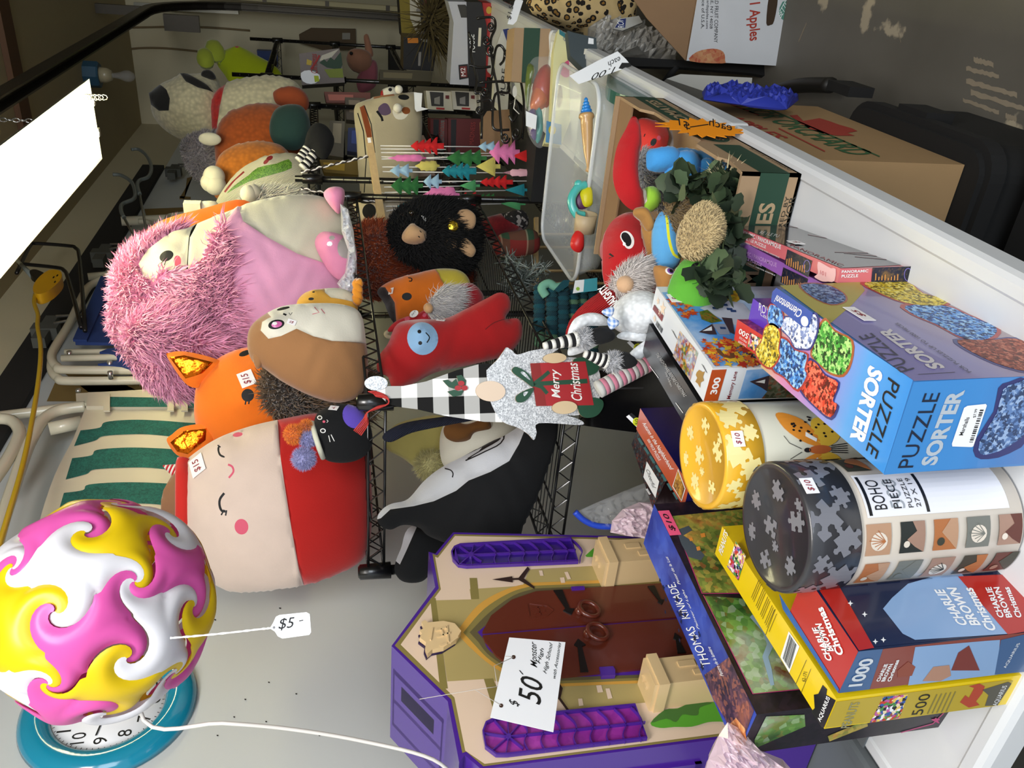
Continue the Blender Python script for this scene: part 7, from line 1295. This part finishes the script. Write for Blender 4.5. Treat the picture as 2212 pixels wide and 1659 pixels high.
for k, (xx, lb) in enumerate(((920, 'small white window box with a motor model on the rack shelf'), (975, 'white window box with a motor model, right of its twin'))):
    slab('window_box', lb, 'box', [(xx, 196), (xx+58, 198), (xx+60, 240), (xx+4, 236)], 4.15, .10, cw, None, [([(xx+8, 198), (xx+38, 200), (xx+38, 230), (xx+12, 229)], dim('smoke', '')), ([(xx+18, 212), (xx+30, 208), (xx+30, 226), (xx+18, 224)], dim('chrome grey', '#8a8680')), ([(xx+42, 206), (xx+50, 206), (xx+50, 214), (xx+42, 213)], dim('maroon', '')), ([(xx+22, 232), (xx+40, 233), (xx+40, 237), (xx+22, 236)], rdk)], angle=10)
slab('paper_roll_box', 'white box corner beside the halloween cushion', 'box', [(1034, 198), (1060, 200), (1062, 248), (1036, 244)], 4.1, .1, cw, angle=10)
for k, (a, b, lb) in enumerate(((930, 968, 'dark red boxed game under the rack, left one'), (968, 1062, 'dark red boxed game with grey stripe under the rack'))): slab('game_box', lb, 'box', [(a, 256), (b, 258), (b-2, 330), (a, 332)], 4.05, .12, dim('dark red', '#5c1413'), None, [([(a+6, 258), (a+18, 258), (a+16, 330), (a+6, 330)], bk), ([(b-16, 260), (b-8, 260), (b-10, 330), (b-18, 330)], dim('grey stripe', '#6c6660'))], [('MADNESS', ((a+b)/2+8, 312), ((a+b)/2+12, 264), ((a+b)/2-2, 312), dim('dim red letter', '#96302c'))], angle=10)
slab('display_box', 'black display box with an orange sticker on the far shelf', 'box', [(872, 80), (945, 84), (944, 100), (936, 154), (871, 150)], 5.0, .2, bk, dim('gold edge', '#6a5a34'), [([(880, 82), (903, 82), (904, 93), (881, 93)], dim('orange sticker', '#cf7c14')), ([(908, 84), (938, 86), (936, 92), (912, 90)], dim('pale', '')), ([(904, 112), (910, 112), (908, 142), (903, 142)], dim('chrome grey', ''))], angle=0)
slab('car_box', 'yellow and black display box with a model car on the far shelf', 'box', [(862, -4), (928, -4), (940, 80), (868, 80)], 5.3, .2, dim('mustard', '#857414'), bk, [([(885, -2), (905, -2), (912, 70), (902, 78), (886, 40)], cw), ([(905, -2), (935, -2), (938, 80), (912, 76)], bk), (oval(905, 22, 6, 6), dim('chrome grey', '')), (oval(913, 74, 8, 7), dim('chrome grey', '')), ([(914, -2), (924, -2), (926, 24), (916, 24)], dim('rust', '#6a2a1c'))], angle=0)
mb = MB(); P0_ = pl_at(950, 60, 4.9); furball(mb, P0_.w(950, 50), (.12, .06, .08), 800, .22, M('dried grass', '#5c4f2c', .9), w=.012, seed=8, down=.8); mb.build('grass_skirt', label='hanging dry grass skirt beside the model car box', cat='skirt', kind='stuff')
slab('christmas_box', 'grey gift box printed with a Christmas tree propped on the far rack post', 'gift box', [(646, 116), (733, 104), (745, 178), (652, 184)], 5.0, .12, dim('mauve grey', '#7d7370'), dim('mauve dark', '#4c4644'),
     [([(695, 120), (732, 106), (716, 124), (690, 132)], cw), ([(690, 136), (700, 128), (706, 134), (714, 124), (722, 130), (736, 112), (740, 140), (734, 152), (718, 148), (706, 146), (700, 142)], dim('fir green', '#20402a')), ([(700, 150), (740, 148), (742, 168), (712, 168)], dim('olive snow', '#7c8a28')), ([(663, 128), (674, 132), (672, 142), (662, 140)], dim('gold star', '#c2a83a')), (crv([(650, 158), (668, 152), (690, 162), (688, 176), (672, 182), (654, 176)], 2), wht), ([(678, 164), (688, 164), (690, 176), (680, 178)], dim('lime sticker', '#b8c820')), (stroke([(672, 150), (684, 132), (690, 120)], 4), rdk)], [('Christmas', (686, 160), (684, 118), (672, 158), rdk)], angle=20)
# hanging and stacked oddments in the dim rack
for nm, lb, ct, pts, d, c in (('wrapped_pack', 'dim red and white wrapped packet behind the rack post', 'packet', [(700, 198), (800, 200), (800, 222), (705, 222)], 4.6, '#7c4a40'), ('wrapped_pack', 'pale plastic wrapped packet behind the striped legs', 'packet', [(712, 260), (745, 262), (742, 340), (708, 335)], 4.3, '#6a6250'), ('card_game', 'small navy boxed card game on the middle shelf', 'box', [(752, 276), (780, 276), (778, 330), (750, 326)], 4.2, '#24305c'), ('gift_bag', 'dull yellow gift bag on the middle rack', 'bag', [(690, 345), (775, 347), (774, 378), (700, 372)], 4.0, '#8a6f1c'), ('picture_book', 'red and cream picture book lying open beside the halloween cushion', 'book', [(850, 290), (915, 292), (960, 378), (850, 385)], 3.9, '#a58a78'), ('storage_box', 'dim clear storage box on the far rack', 'box', [(820, 150), (935, 155), (932, 176), (820, 172)], 4.9, '#4a4432'), ('toy_pack', 'small toy packet hung at the middle rack', 'packet', [(745, 210), (790, 212), (788, 262), (748, 258)], 4.5, '#5c5244')):
    c2 = tuple(max(0, v*.62) for v in lin(c)[:3]); slab(nm, lb, ct, pts, d, .07, dim(lb[:12]+c, c), None, [([((a-pts[0][0])*.55+pts[0][0]+8, (b-pts[0][1])*.55+pts[0][1]+6) for a, b in pts], dim('in '+c, '#'+''.join('%02x' % int(min(255, int(c[i:i+2], 16)*1.5)) for i in (1, 3, 5))))])
# halloween cushion
t, p, pl = toy('halloween_cushion', 840, 300, 3.65, 'cream cushion appliqued with halloween gnomes and bunting on the middle rack', 'cushion', [(765, 235), (785, 218), (830, 208), (880, 200), (905, 205), (912, 260), (908, 330), (900, 400), (870, 440), (790, 440), (775, 380), (770, 300)], .08, M('cushion cream', '#b5a98a', .95, 'plush'),
    regions=[(crv([(815, 245), (826, 235), (836, 238), (842, 255), (830, 262), (818, 258)], 3), plush('gnome purple', '#5a4660')), (crv([(845, 250), (862, 242), (880, 252), (870, 268), (852, 268)], 3), mwv), (oval(874, 250, 9, 8), plush('pumpkin', '#8a4a1c')), (stroke([(812, 252), (822, 266), (824, 274)], 5), K), ([(776, 240), (786, 236), (800, 290), (806, 340), (798, 344), (790, 300)], plush('bunting rust', '#7c3a14')), (stroke([(772, 250), (784, 290), (790, 350), (786, 420)], 2), K), (stroke([(786, 238), (800, 280), (808, 340)], 2), K), (stroke([(806, 218), (850, 212)], 7), plush('gnome orange', '#9c5a20')), (oval(870, 218, 12, 7), K)], res=30)
p.build('cover', t); mb = MB(); mb.ell(pl.w(855, 250, .1), .02, mwv).ell(pl.w(858, 207, .08), .018, mwv); mb.build('nose', t)
mb = MB().prism(pl.off(.09), [(894, 200), (912, 202), (910, 232), (925, 236), (900, 242), (896, 236)], 0, .004, wht); mb.build('sewn_label', t)
t, p, pl = toy('capped_figure', 840, 200, 4.0, 'small white faced figure with a red cap on top of the halloween cushion', 'figure', [(822, 205), (828, 192), (850, 188), (862, 200), (855, 212), (835, 214)], .03, mwv, regions=[(oval(842, 198, 4, 4), m_thr), ([(815, 200), (826, 196), (830, 214), (815, 216)], rdk)], res=12); p.build('head', t)
# black wire scroll rack
pl = pl_at(1070, 180, 3.12); t = thing('scroll_rack', pl.w(1110, 200), 'black wrought iron scroll rack with curled wires on the second table', 'wire rack'); mi = M('wrought iron', '#0f0d0c', .3, 'gloss')
for L in ([(1030, 40), (1064, 38), (1070, 60), (1060, 90), (1066, 150), (1076, 200), (1084, 300)], [(1012, 70), (1020, 90), (1018, 120), (1030, 170), (1026, 200), (1040, 210), (1040, 300)], [(1036, 178), (1090, 176), (1098, 182), (1098, 200), (1070, 204), (1064, 260), (1070, 280), (1100, 280)], [(1062, 170), (1070, 110), (1080, 98), (1090, 110), (1088, 130), (1080, 140)], [(1096, 200), (1106, 145), (1116, 142), (1126, 180), (1132, 230), (1128, 300)], [(1030, 220), (1060, 216), (1062, 240)], [(1102, 225), (1112, 220), (1118, 240), (1108, 262), (1100, 250)], [(1014, 140), (1034, 146), (1060, 144)]):
    mb = MB(); pxtube(mb, pl, L, .005, mi); mb.build('scroll_wire', t)
for x, y, r in ((1110, 150, 11), (1094, 118, 8), (1050, 90, 10), (1058, 110, 12), (1046, 200, 9), (1114, 290, 12), (1090, 300, 10), (1034, 240, 8), (1060, 60, 9)):
    mb = MB(); mb.tube([pl.w(x+r*(1-k/22)*math.cos(k*.55), y+1.3*r*(1-k/22)*math.sin(k*.55), .01) for k in range(20)], .004, mi, 6); mb.build('curl', t)
mb = MB().prism(pl.off(.03), oval(1112, 198, 5, 13), 0, .001, wht); mb.tube([pl.w(1110, 214, .03), pl.w(1106, 240, .03), pl.w(1118, 252, .03)], .002, m_wth, 5); mb.build('price_label', t)
# balloons in a clear bag
pl = pl_at(1160, 220, 2.68); t = thing('balloon_bag', pl.w(1160, 220), 'clear bag of orange, teal and purple balloons in front of the green banded carton', 'bag')
for pts, c in (([(1150, 190), (1165, 150), (1185, 140), (1192, 170), (1185, 230), (1160, 220)], '#a8321c'), ([(1145, 230), (1155, 185), (1175, 190), (1182, 225), (1160, 240)], '#c05a20'), ([(1155, 240), (1162, 222), (1172, 250), (1172, 290), (1160, 310), (1154, 280)], '#2a8a86'), ([(1138, 250), (1155, 236), (1158, 300), (1145, 290)], '#4a3a78'), ([(1134, 200), (1140, 140), (1155, 150), (1145, 200), (1140, 240)], '#5c6a34')): small(pl, pts, .03, M('balloon '+c, c, .3, 'gloss'), t, 'balloon')
Puff(pl, [(1134, 240), (1138, 160), (1150, 128), (1170, 122), (1196, 128), (1198, 180), (1186, 260), (1176, 312), (1160, 318), (1142, 292)], .06, M('clear film', '#ffffff', .1, 'clear', fac=.09, wr=1), res=14).build('film', t); MB().prism(pl.off(.065), [(1136, 240), (1160, 250), (1157, 280), (1136, 272)], 0, .001, wht).build('bag_label', t)
slab('kraft_sheet', 'brown cardboard sheet behind the black scroll rack', 'cardboard', [(1038, 262), (1052, 240), (1100, 236), (1108, 330), (1040, 336)], 3.3, .02, crdl)
# ---- behind the lower shelf
pl = pl_at(1155, 545, 3.2); t = thing('slatted_crate', pl.w(1300, 545), 'pale wooden slatted crate behind the clear tub', 'crate')
for y in (506, 534, 585, 612): MB().prism(pl, [(1130, y-2), (1330, y-2), (1330, y+2), (1130, y+2)], -.02, .01, M('pale pine', '')).build('upright', t)
for x in (1154, 1240, 1310): MB().prism(pl.off(.02), [(x, 470), (x+8, 470), (x+8, 630), (x, 630)], -.01, .01, M('pale pine', '')).build('slat', t)

t, p, pl = toy('plaid_cushion', 1125, 525, 2.95, 'red and green plaid cushion leaning beyond the lower shelf', 'cushion', [(1062, 540), (1078, 508), (1110, 500), (1155, 498), (1164, 540), (1120, 558), (1080, 560)], .06, M('tartan', '#7a2a24', .95, 'plaid', f=11, st=[(0, '#7c2420'), (.35, '#2c4a34'), (.62, '#a89a80'), (.68, '#7c2420')])); p.build('cover', t)
t, p, pl = toy('beaded_cushion', 1085, 490, 3.05, 'dark red beaded cushion with black speckled corner beyond the gorilla', 'cushion', [(1030, 500), (1040, 475), (1080, 462), (1130, 455), (1140, 490), (1100, 510), (1060, 520)], .06, terry('beaded red', '#7a0f18', scale=140), regions=[([(1080, 440), (1085, 480), (1115, 495), (1150, 500), (1150, 440)], M('speckle', '#444040', .9, 'pieces', cols=['#101010', '#8a8480', '#1c1a1a', '#1a1414'], scale=90))]); p.build('cover', t)
mb = MB(); R = random.Random(2); ms = [M('snow needle', '#8f9794', .8), M('frost needle', '#5c6660', .8)]
for k in range(16):
    a = AD(R.uniform(1085, 1130), R.uniform(590, 650), R.uniform(2.6, 2.8)); b = AD(R.uniform(1095, 1185), R.uniform(540, 620), R.uniform(2.5, 2.7)); mb.tube([a, b], .003, ms[1], 5); d = b-a
    for j in range(46): q = a+d*R.random(); v = nrm(d+np.array([R.gauss(0, .12) for _ in range(3)])); mb.tube([q, q+v*.03+np.array([R.gauss(0, .008) for _ in range(3)])], [.0022, .0008], ms[j % 2], 3, cap=False)
mb.build('fir_branch', label='frosted grey artificial fir branches beside the lower shelf', cat='artificial branches', kind='stuff')
# braided teal rug
pl = pl_at(1215, 665, 2.25); t = thing('braided_rug', pl.w(1290, 670), 'teal and green braided rag rug rolled up under the clear tub', 'rug'); cs = [M('rag '+c, c, .95, 'knit') for c in ('#0d3a46', '#12505c', '#174852', '#5c8466', '#0f3440')]
for c_ in range(6):
    mb = MB(); xx = 1165+c_*24
    for k in range(13): y = 622+k*10+(c_ % 2)*5+c_*2; mb.ell(pl.w(xx, y, .02*math.sin(c_)), (.018, .014, .011), cs[3] if (c_ > 2 and k % 3 == 2) or (c_ < 2 and k > 9) else cs[(k+c_) % 3], [pl.t, pl.n, pl.s], 10, 6)
    mb.build('braid', t)
mb = MB(); pxtube(mb, pl.off(.03), [(1180, 640), (1170, 622), (1185, 612), (1200, 620), (1215, 618)], .012, M('rag green', '#6aa08a', .9)); mb.build('loop', t)
MB().prism(pl.off(.04), [(1196, 628), (1215, 606), (1228, 606), (1226, 618), (1205, 632)], 0, .01, cs[1]).build('strap', t)
MB().prism(pl.off(.06), [(1237, 634), (1242, 606), (1290, 600), (1290, 628)], 0, .0006, M('teal tag', '#3f98a6', .5)).poly(pl.off(.06), [(1237, 634), (1242, 606), (1262, 604), (1260, 630)], wht, .001).poly(pl.off(.06), oval(1248, 624, 4, 4), M('tag green', '#8fb83a', .5), .0014).build('swing_tag', t)
# ---- toys between rug and puzzles
t, p, pl = pt('naughty_gnome', 1300, 660, 1.50, 'gnome with a red knitted hat marked in white letters and long white beard', [(1222, 724), (1232, 690), (1262, 655), (1300, 628), (1318, 618), (1338, 640), (1344, 652), (1310, 676), (1270, 700), (1240, 724)], .03, M('red knit', '#a50f14', 1, 'knit'), res=22); p.build('hat', t)
MB().text(pl.off(.034), 'NAUGHTY', (1338, 655), (1306, 612), (1322, 668), m_wth, .0, bold=.03).build('hat_lettering', t)
pb = Puff(pl.off(.01), [(1318, 630), (1330, 595), (1350, 575), (1385, 562), (1400, 580), (1385, 620), (1370, 645), (1345, 650), (1330, 645)], .035, furm('beard cream', '#d0c7c2'), res=14); pb.fur(2600, .022, furm('beard cream', ''), w=.0014, down=.5).build('beard', t); MB().ell(pl.w(1334, 620, .04), .016, plush('nose beige', '#c9a27e')).build('nose', t)
wf = terry('bunny wool', '#e6e9ec', scale=150); t, p, pl = pt('rabbit_plush', 1370, 670, 1.45, 'white woolly rabbit plush with long ears and a blue gingham bow', [(1318, 690), (1330, 655), (1360, 632), (1395, 630), (1425, 650), (1430, 700), (1400, 722), (1350, 722)], .06, wf); p.build('body', t)
for k, pts in enumerate(([(1226, 722), (1240, 690), (1270, 676), (1300, 680), (1318, 700), (1296, 704), (1262, 706), (1240, 730)], [(1226, 765), (1232, 745), (1262, 722), (1300, 712), (1320, 716), (1296, 742), (1262, 760), (1236, 768)], [(1332, 728), (1350, 716), (1400, 718), (1402, 736), (1360, 736)], [(1358, 768), (1376, 748), (1404, 732), (1404, 756), (1384, 776)])): small(pl.off(.01), pts, .014, wf, t, 'ear' if k < 2 else 'leg')
gi = M('blue gingham', '#7fa0d8', .95, 'plaid', f=130, st=[(0, '#6f93d0'), (.5, '#dfe6f2')]); small(pl.off(.06), [(1300, 672), (1322, 662), (1326, 672), (1320, 684), (1308, 682)], .010, gi, t, 'bow'); small(pl.off(.06), [(1312, 690), (1320, 684), (1338, 696), (1330, 708), (1320, 712), (1314, 704)], .010, gi, t, 'bow')
t = thing('striped_leg_pair', AD(1280, 755, 1.38), 'two black and white striped elf legs with fluffy cuffs and black boots', 'doll legs'); pl = pl_at(1280, 755, 1.38)
for a, b, f, bo in (((1174, 748), (1248, 732), (1260, 731), [(1266, 735), (1270, 716), (1296, 706), (1320, 712), (1330, 726), (1318, 738), (1290, 744)]), ((1262, 764), (1312, 782), (1325, 782), [(1334, 780), (1338, 764), (1352, 760), (1370, 772), (1376, 786), (1360, 796), (1338, 796)])):
    A, B = pl.w(*a), pl.w(*b); mb = MB()
    for k in range(9): mb.tube([A+(B-A)*k/9, A+(B-A)*(k+1)/9], [.006+.0008*k, .0068+.0008*k], plush('sock black', '') if k % 2 else plush('sock white', ''), 12)
    mb.build('striped_leg', t); ballp(t, 'fluffy_cuff', pl.w(*f), (.013, .013, .014), gfur, gfur, 6, n=900, ln=.010, w=.002); small(pl, bo, .018, K, t, 'boot')
t = MB(); pl = pl_at(1345, 815, 1.58); A, B = pl.w(1292, 842), pl.w(1400, 785)
for k in range(12): t.tube([A+(B-A)*k/12, A+(B-A)*(k+1)/12], .017, plush('stripe pink', '#cf7f96') if k % 2 else plush('stripe grey', '#c9c9c6'), 14)
t.build('striped_sleeve', label='pink and grey striped plush leg beside the black jigsaw box', cat='doll leg')
slab('black_crate', 'glossy black plastic crate under the rack behind the jigsaw boxes', 'crate', [(1290, 800), (1500, 795), (1500, 950), (1300, 925)], 1.78, .16, M('gloss black plastic', '#0a0a0c', .2, 'gloss'), None, [([(1296, 838), (1390, 836), (1390, 840), (1296, 842)], M('crate seam', '#2a2a2c', .3))])
for x, y, lb in ((1372, 752, 'black and white hang tag with a yellow fifty spot by the rabbit'), (1370, 912, 'black and white hang tag with a yellow fifty spot by the terracotta spine')):
    pl = pl_at(x, y, 1.50); MB().prism(pl, [(x-18, y-12), (x-6, y-20), (x+22, y+4), (x+10, y+16)], 0, .0008, bk).poly(pl, [(x-18, y-12), (x-12, y-16), (x+16, y+10), (x+10, y+16)], wht, .0012).poly(pl, oval(x+5, y-1, 9, 9), M('tag yellow', '#cfd420', .5), .0016).text(pl, '50', (x+9, y+5), (x+8, y-7), (x+1, y+5), bk, .002).build('hang_tag', label=lb, cat='price tag')
# ---- bags behind the puzzles
t = thing('zip_bag', AD(1300, 1110, 1.55), 'clear zip bag with a blue seal lying behind the puzzle boxes', 'bag'); pl = pl_at(1330, 1100, 1.55)
crumple(pl, [(1242, 1107), (1290, 1085), (1350, 1060), (1400, 1040), (1480, 1060), (1480, 1120), (1400, 1140), (1320, 1142), (1275, 1135)], .02, M('clear film', ''), 'film', None, None, 2, parent=t); mb = MB(); pxtube(mb, pl.off(.01), [(1242, 1106), (1262, 1124), (1290, 1136), (1326, 1138)], .006, M('blue zip', '#1c3fae', .4)); mb.build('seal', t)
crumple(pl_at(1370, 1110, 1.5), [(1318, 1150), (1322, 1125), (1345, 1100), (1380, 1085), (1420, 1085), (1500, 1120), (1500, 1165), (1400, 1162), (1345, 1156)], .035, m_bagp, 'plastic_bag', 'white and pink translucent plastic bag behind the large blue jigsaw box', 'bag', 5)
crumple(pl_at(1590, 1620, 1.02), [(1518, 1690), (1530, 1640), (1552, 1590), (1572, 1560), (1600, 1575), (1640, 1620), (1690, 1640), (1700, 1700), (1600, 1700)], .03, m_bagp, 'plastic_bag', 'pinkish crinkled plastic bag at the bottom of the picture below the toy school', 'bag', 7)
# ================================================================ floor at the right
gr = M('print orchard green', '#2f5a34', .8); rr_ = M('print orchard red', '#a03426', .8); kr = M('kraft board', '#a08058', .85, 'card')
zl = .28; nb_ = PZ(2084, 356, zl); zt = min(.69, PY(1752, 345, nb_[1])[2])
B = Box3('apple_carton', (nb_[0]-.42, nb_[1], zt), (nb_[0], nb_[1], zt), (nb_[0], nb_[1]+.56, zt), zt, zl, kr, 'brown orchard apples carton standing on the black tote under the table edge', 'carton'); mb, q = B.mb, B.right
mb.text(q, 'HONOR ORCHARD', (1545, 212), (1835, 336), (1596, 212), gr, .001, bold=.02)
mb.text(q, 'APPLES', (1560, 252), (1668, 300), (1596, 252), rr_, .001, bold=.02).poly(q, stroke([(1652, 232), (1900, 339)], 2.5), gr, .001).poly(q, stroke([(1560, 218), (1640, 250)], 2.5), rr_, .001).poly(q, stroke([(1682, 278), (1782, 328)], 2.5), rr_, .001)
mb.poly(q, [(1706, 250), (1722, 249), (1735, 262), (1770, 256), (1790, 262), (1812, 270), (1840, 278), (1852, 284), (1830, 288), (1846, 294), (1810, 294), (1780, 290), (1750, 280), (1730, 268)], rr_, .001); B.done()
bp = M('black tote plastic', '#0c0b0b', .35, 'card'); a, b = PZ(1840, 190, zl), PZ(2140, 336, zl); xr = (a[0]+b[0])/2
fl = Pl((0, 0, 0), s=(1, 0, 0), t=(0, 1, 0))
def rrect(x0, x1, y0, y1, r): return [(cx+r*math.cos(math.radians(q)), cy+r*math.sin(math.radians(q))) for cx, cy, s in ((x1-r, y1-r, 0), (x0+r, y1-r, 90), (x0+r, y0+r, 180), (x1-r, y0+r, 270)) for q in range(s, s+91, 15)]
yb = nb_[1]-.06
t = thing('black_tote', ((xr-.5)/2-.1, (yb+a[1])/2, 0), 'scuffed black lidded plastic tote on the floor carrying the orchard carton', 'tote')
MB().prism(fl, rrect(-.80, xr-.012, yb+.012, a[1]-.012, .06), 0, zl-.05, bp, px=False).build('tote_body', t)
m = MB().prism(fl, rrect(-.81, xr, yb, a[1], .07), zl-.05, zl-.015, bp, px=False).prism(fl, rrect(-.80, xr-.015, yb+.015, a[1]-.015, .06), zl-.015, zl-.002, bp, px=False)
m.build('tote_lid', t)
for y in (yb+.25, yb+.55): MB().box((xr-.012, y, zl-.10), (xr+.012, y+.1, zl-.03), bp).build('latch', t)
MB().prism(fl, rrect(-.80, -.17, .2, yb-.03, .05), 0, .20, bp, px=False).build('black_filler', label='low black case added on the floor for the darkness before the tote', cat='case')  # added black shape, stands in for the darkness before the tote and under the table
MB().box((-.92, 3.0, 0), (-.64, 4.4, ZT-.002), M('added dark block', '#17181a', .5, 'card')).build('dark_block', label='long added dark block for the dark gap under the model truck boxes', cat='crate')  # added block that keeps the gap beside the far table dark
mb = MB(); mb.tube([PZ(x, y, .09) for x, y in crv([(1660, 205), (1700, 190), (1740, 184), (1796, 184)], 4, False)], .022, M('black hose', '#1c1a17', .5)); mb.build('black_hose', label='short black hose lying on the floor above the black tote', cat='hose')
crumple(Pl((-.30, 2.3, .2), 90), [(1516, 200), (1540, 194), (1620, 200), (1700, 210), (1725, 216), (1700, 236), (1600, 226), (1520, 215)], .02, M('blue sheet', '#27349a', .5), 'blue_sheet', 'folded blue plastic sheet behind the orchard carton', 'plastic sheet', 4)
slab('white_bin', 'dull white storage bin on the floor behind the table edge', 'bin', [(1470, 160), (1625, 168), (1622, 198), (1530, 200), (1440, 170)], 2.35, .2, dim('dull white', '#a9a8a2'))
a = PZ(1676, 142, 0); d = DEP(a); pl = pl_at(1676, 142, d, 8); wc = M('white coated board', '#c6c8cc', .7, 'card'); t = thing('open_apple_carton', pl.w(1600, 70), 'white open apples carton with red and green print standing upside down at the right', 'carton')
fc = [(1483, 131), (1507, -8), (1728, -8), (1676, 142)]; mb = MB().prism(pl, fc, -.004, 0, wc, crd)
mb.text(pl, '1 Apples', (1612, 8), (1612, 90), (1642, 4), rr_, .001, bold=.02)
for s, x in (('RD FRUIT COMPANY', 1546), ('LE, NY 14028', 1536), ('hardapples.com', 1527), ('uce of U.S.A.', 1518)): mb.text(pl, s, (x-2, -4), (x-4, 92 if x > 1540 else 62), (x+6 if x > 1540 else x+5, -4), bk, .001)
mb.poly(pl, crv([(1490, 132), (1505, 112), (1540, 105), (1562, 112), (1566, 130), (1560, 137)], 3), M('apple print', '#b07a50', .6, 'painting', cols=['#c08a5a', '#a84a34', '#c8a070'], scale=12), .001).poly(pl, crv([(1655, 50), (1660, -4), (1668, -10), (1680, -4), (1672, 45), (1664, 54)], 3), M('dark slot', '#3a2a1a', .9), .001)
mb.poly(pl, crv([(1682, 30), (1690, 4), (1710, 2), (1708, 30), (1696, 46)], 2), M('emblem green', '#4a8070', .7), .001).text(pl, 'BETTER', (1686, 40), (1706, 4), (1680, 30), wht, .0014).build('carton_front', t)
MB().prism(pl, [(1483, 131), (1507, -8), (1460, -8), (1405, -8), (1366, -8), (1400, 40)], -.012, -.008, crdl).build('carton_flap', t)
MB().prism(pl.off(-.25), [(1400, 30), (1420, -10), (1728, -10), (1676, 140), (1483, 130)], -.004, 0, crdl).build('carton_back', t)
slab('black_stand', 'black folding stand under the white apples carton', 'stand', [(1335, 122), (1480, 130), (1680, 143), (1668, 166), (1620, 158), (1480, 146), (1340, 142)], d+.02, .02, bp); 
mb = MB(); mb.tube([AD(1462, 142, d), AD(1432, 182, d+.1)], .012, bp); mb.build('stand_leg', label='slanted black tube leg beside the black folding stand', cat='leg')
crumple(pl_at(1330, 90, 2.9), [(1268, 120), (1270, 60), (1300, 40), (1340, 60), (1400, 70), (1450, 110), (1460, 135), (1400, 130), (1320, 125)], .07, M('opaque white film', '#b4b0a8', .4, 'clear', fac=.85, wr=.8), 'plastic_bag', 'heap of crumpled white plastic bags beside the leopard cloth', 'bag', 9)
slab('printed_bag', 'blue and white printed bag on the heap of white bags', 'bag', [(1325, 62), (1338, 40), (1380, 34), (1388, 48), (1345, 66)], 2.75, .01, dim('dull white', ''), None, [([(1328, 60), (1340, 42), (1352, 40), (1350, 60)], dim('navy', ''))], [('ROI', (1348, 62), (1346, 46), (1336, 62) if 0 else (1334, 60), wht)])
pl = pl_at(1260, 40, 3.3, 15); p = Puff(pl, [(1146, -12), (1250, -14), (1380, -12), (1372, 20), (1360, 60), (1270, 82), (1260, 70), (1232, 66), (1150, 30)], .10, M('leopard print', '#a08040', .9, 'leopard', scale=34), res=24, wr=.1, smooth=2); p.build('leopard_cloth', label='leopard print cloth draped over something beyond the table', cat='cloth')
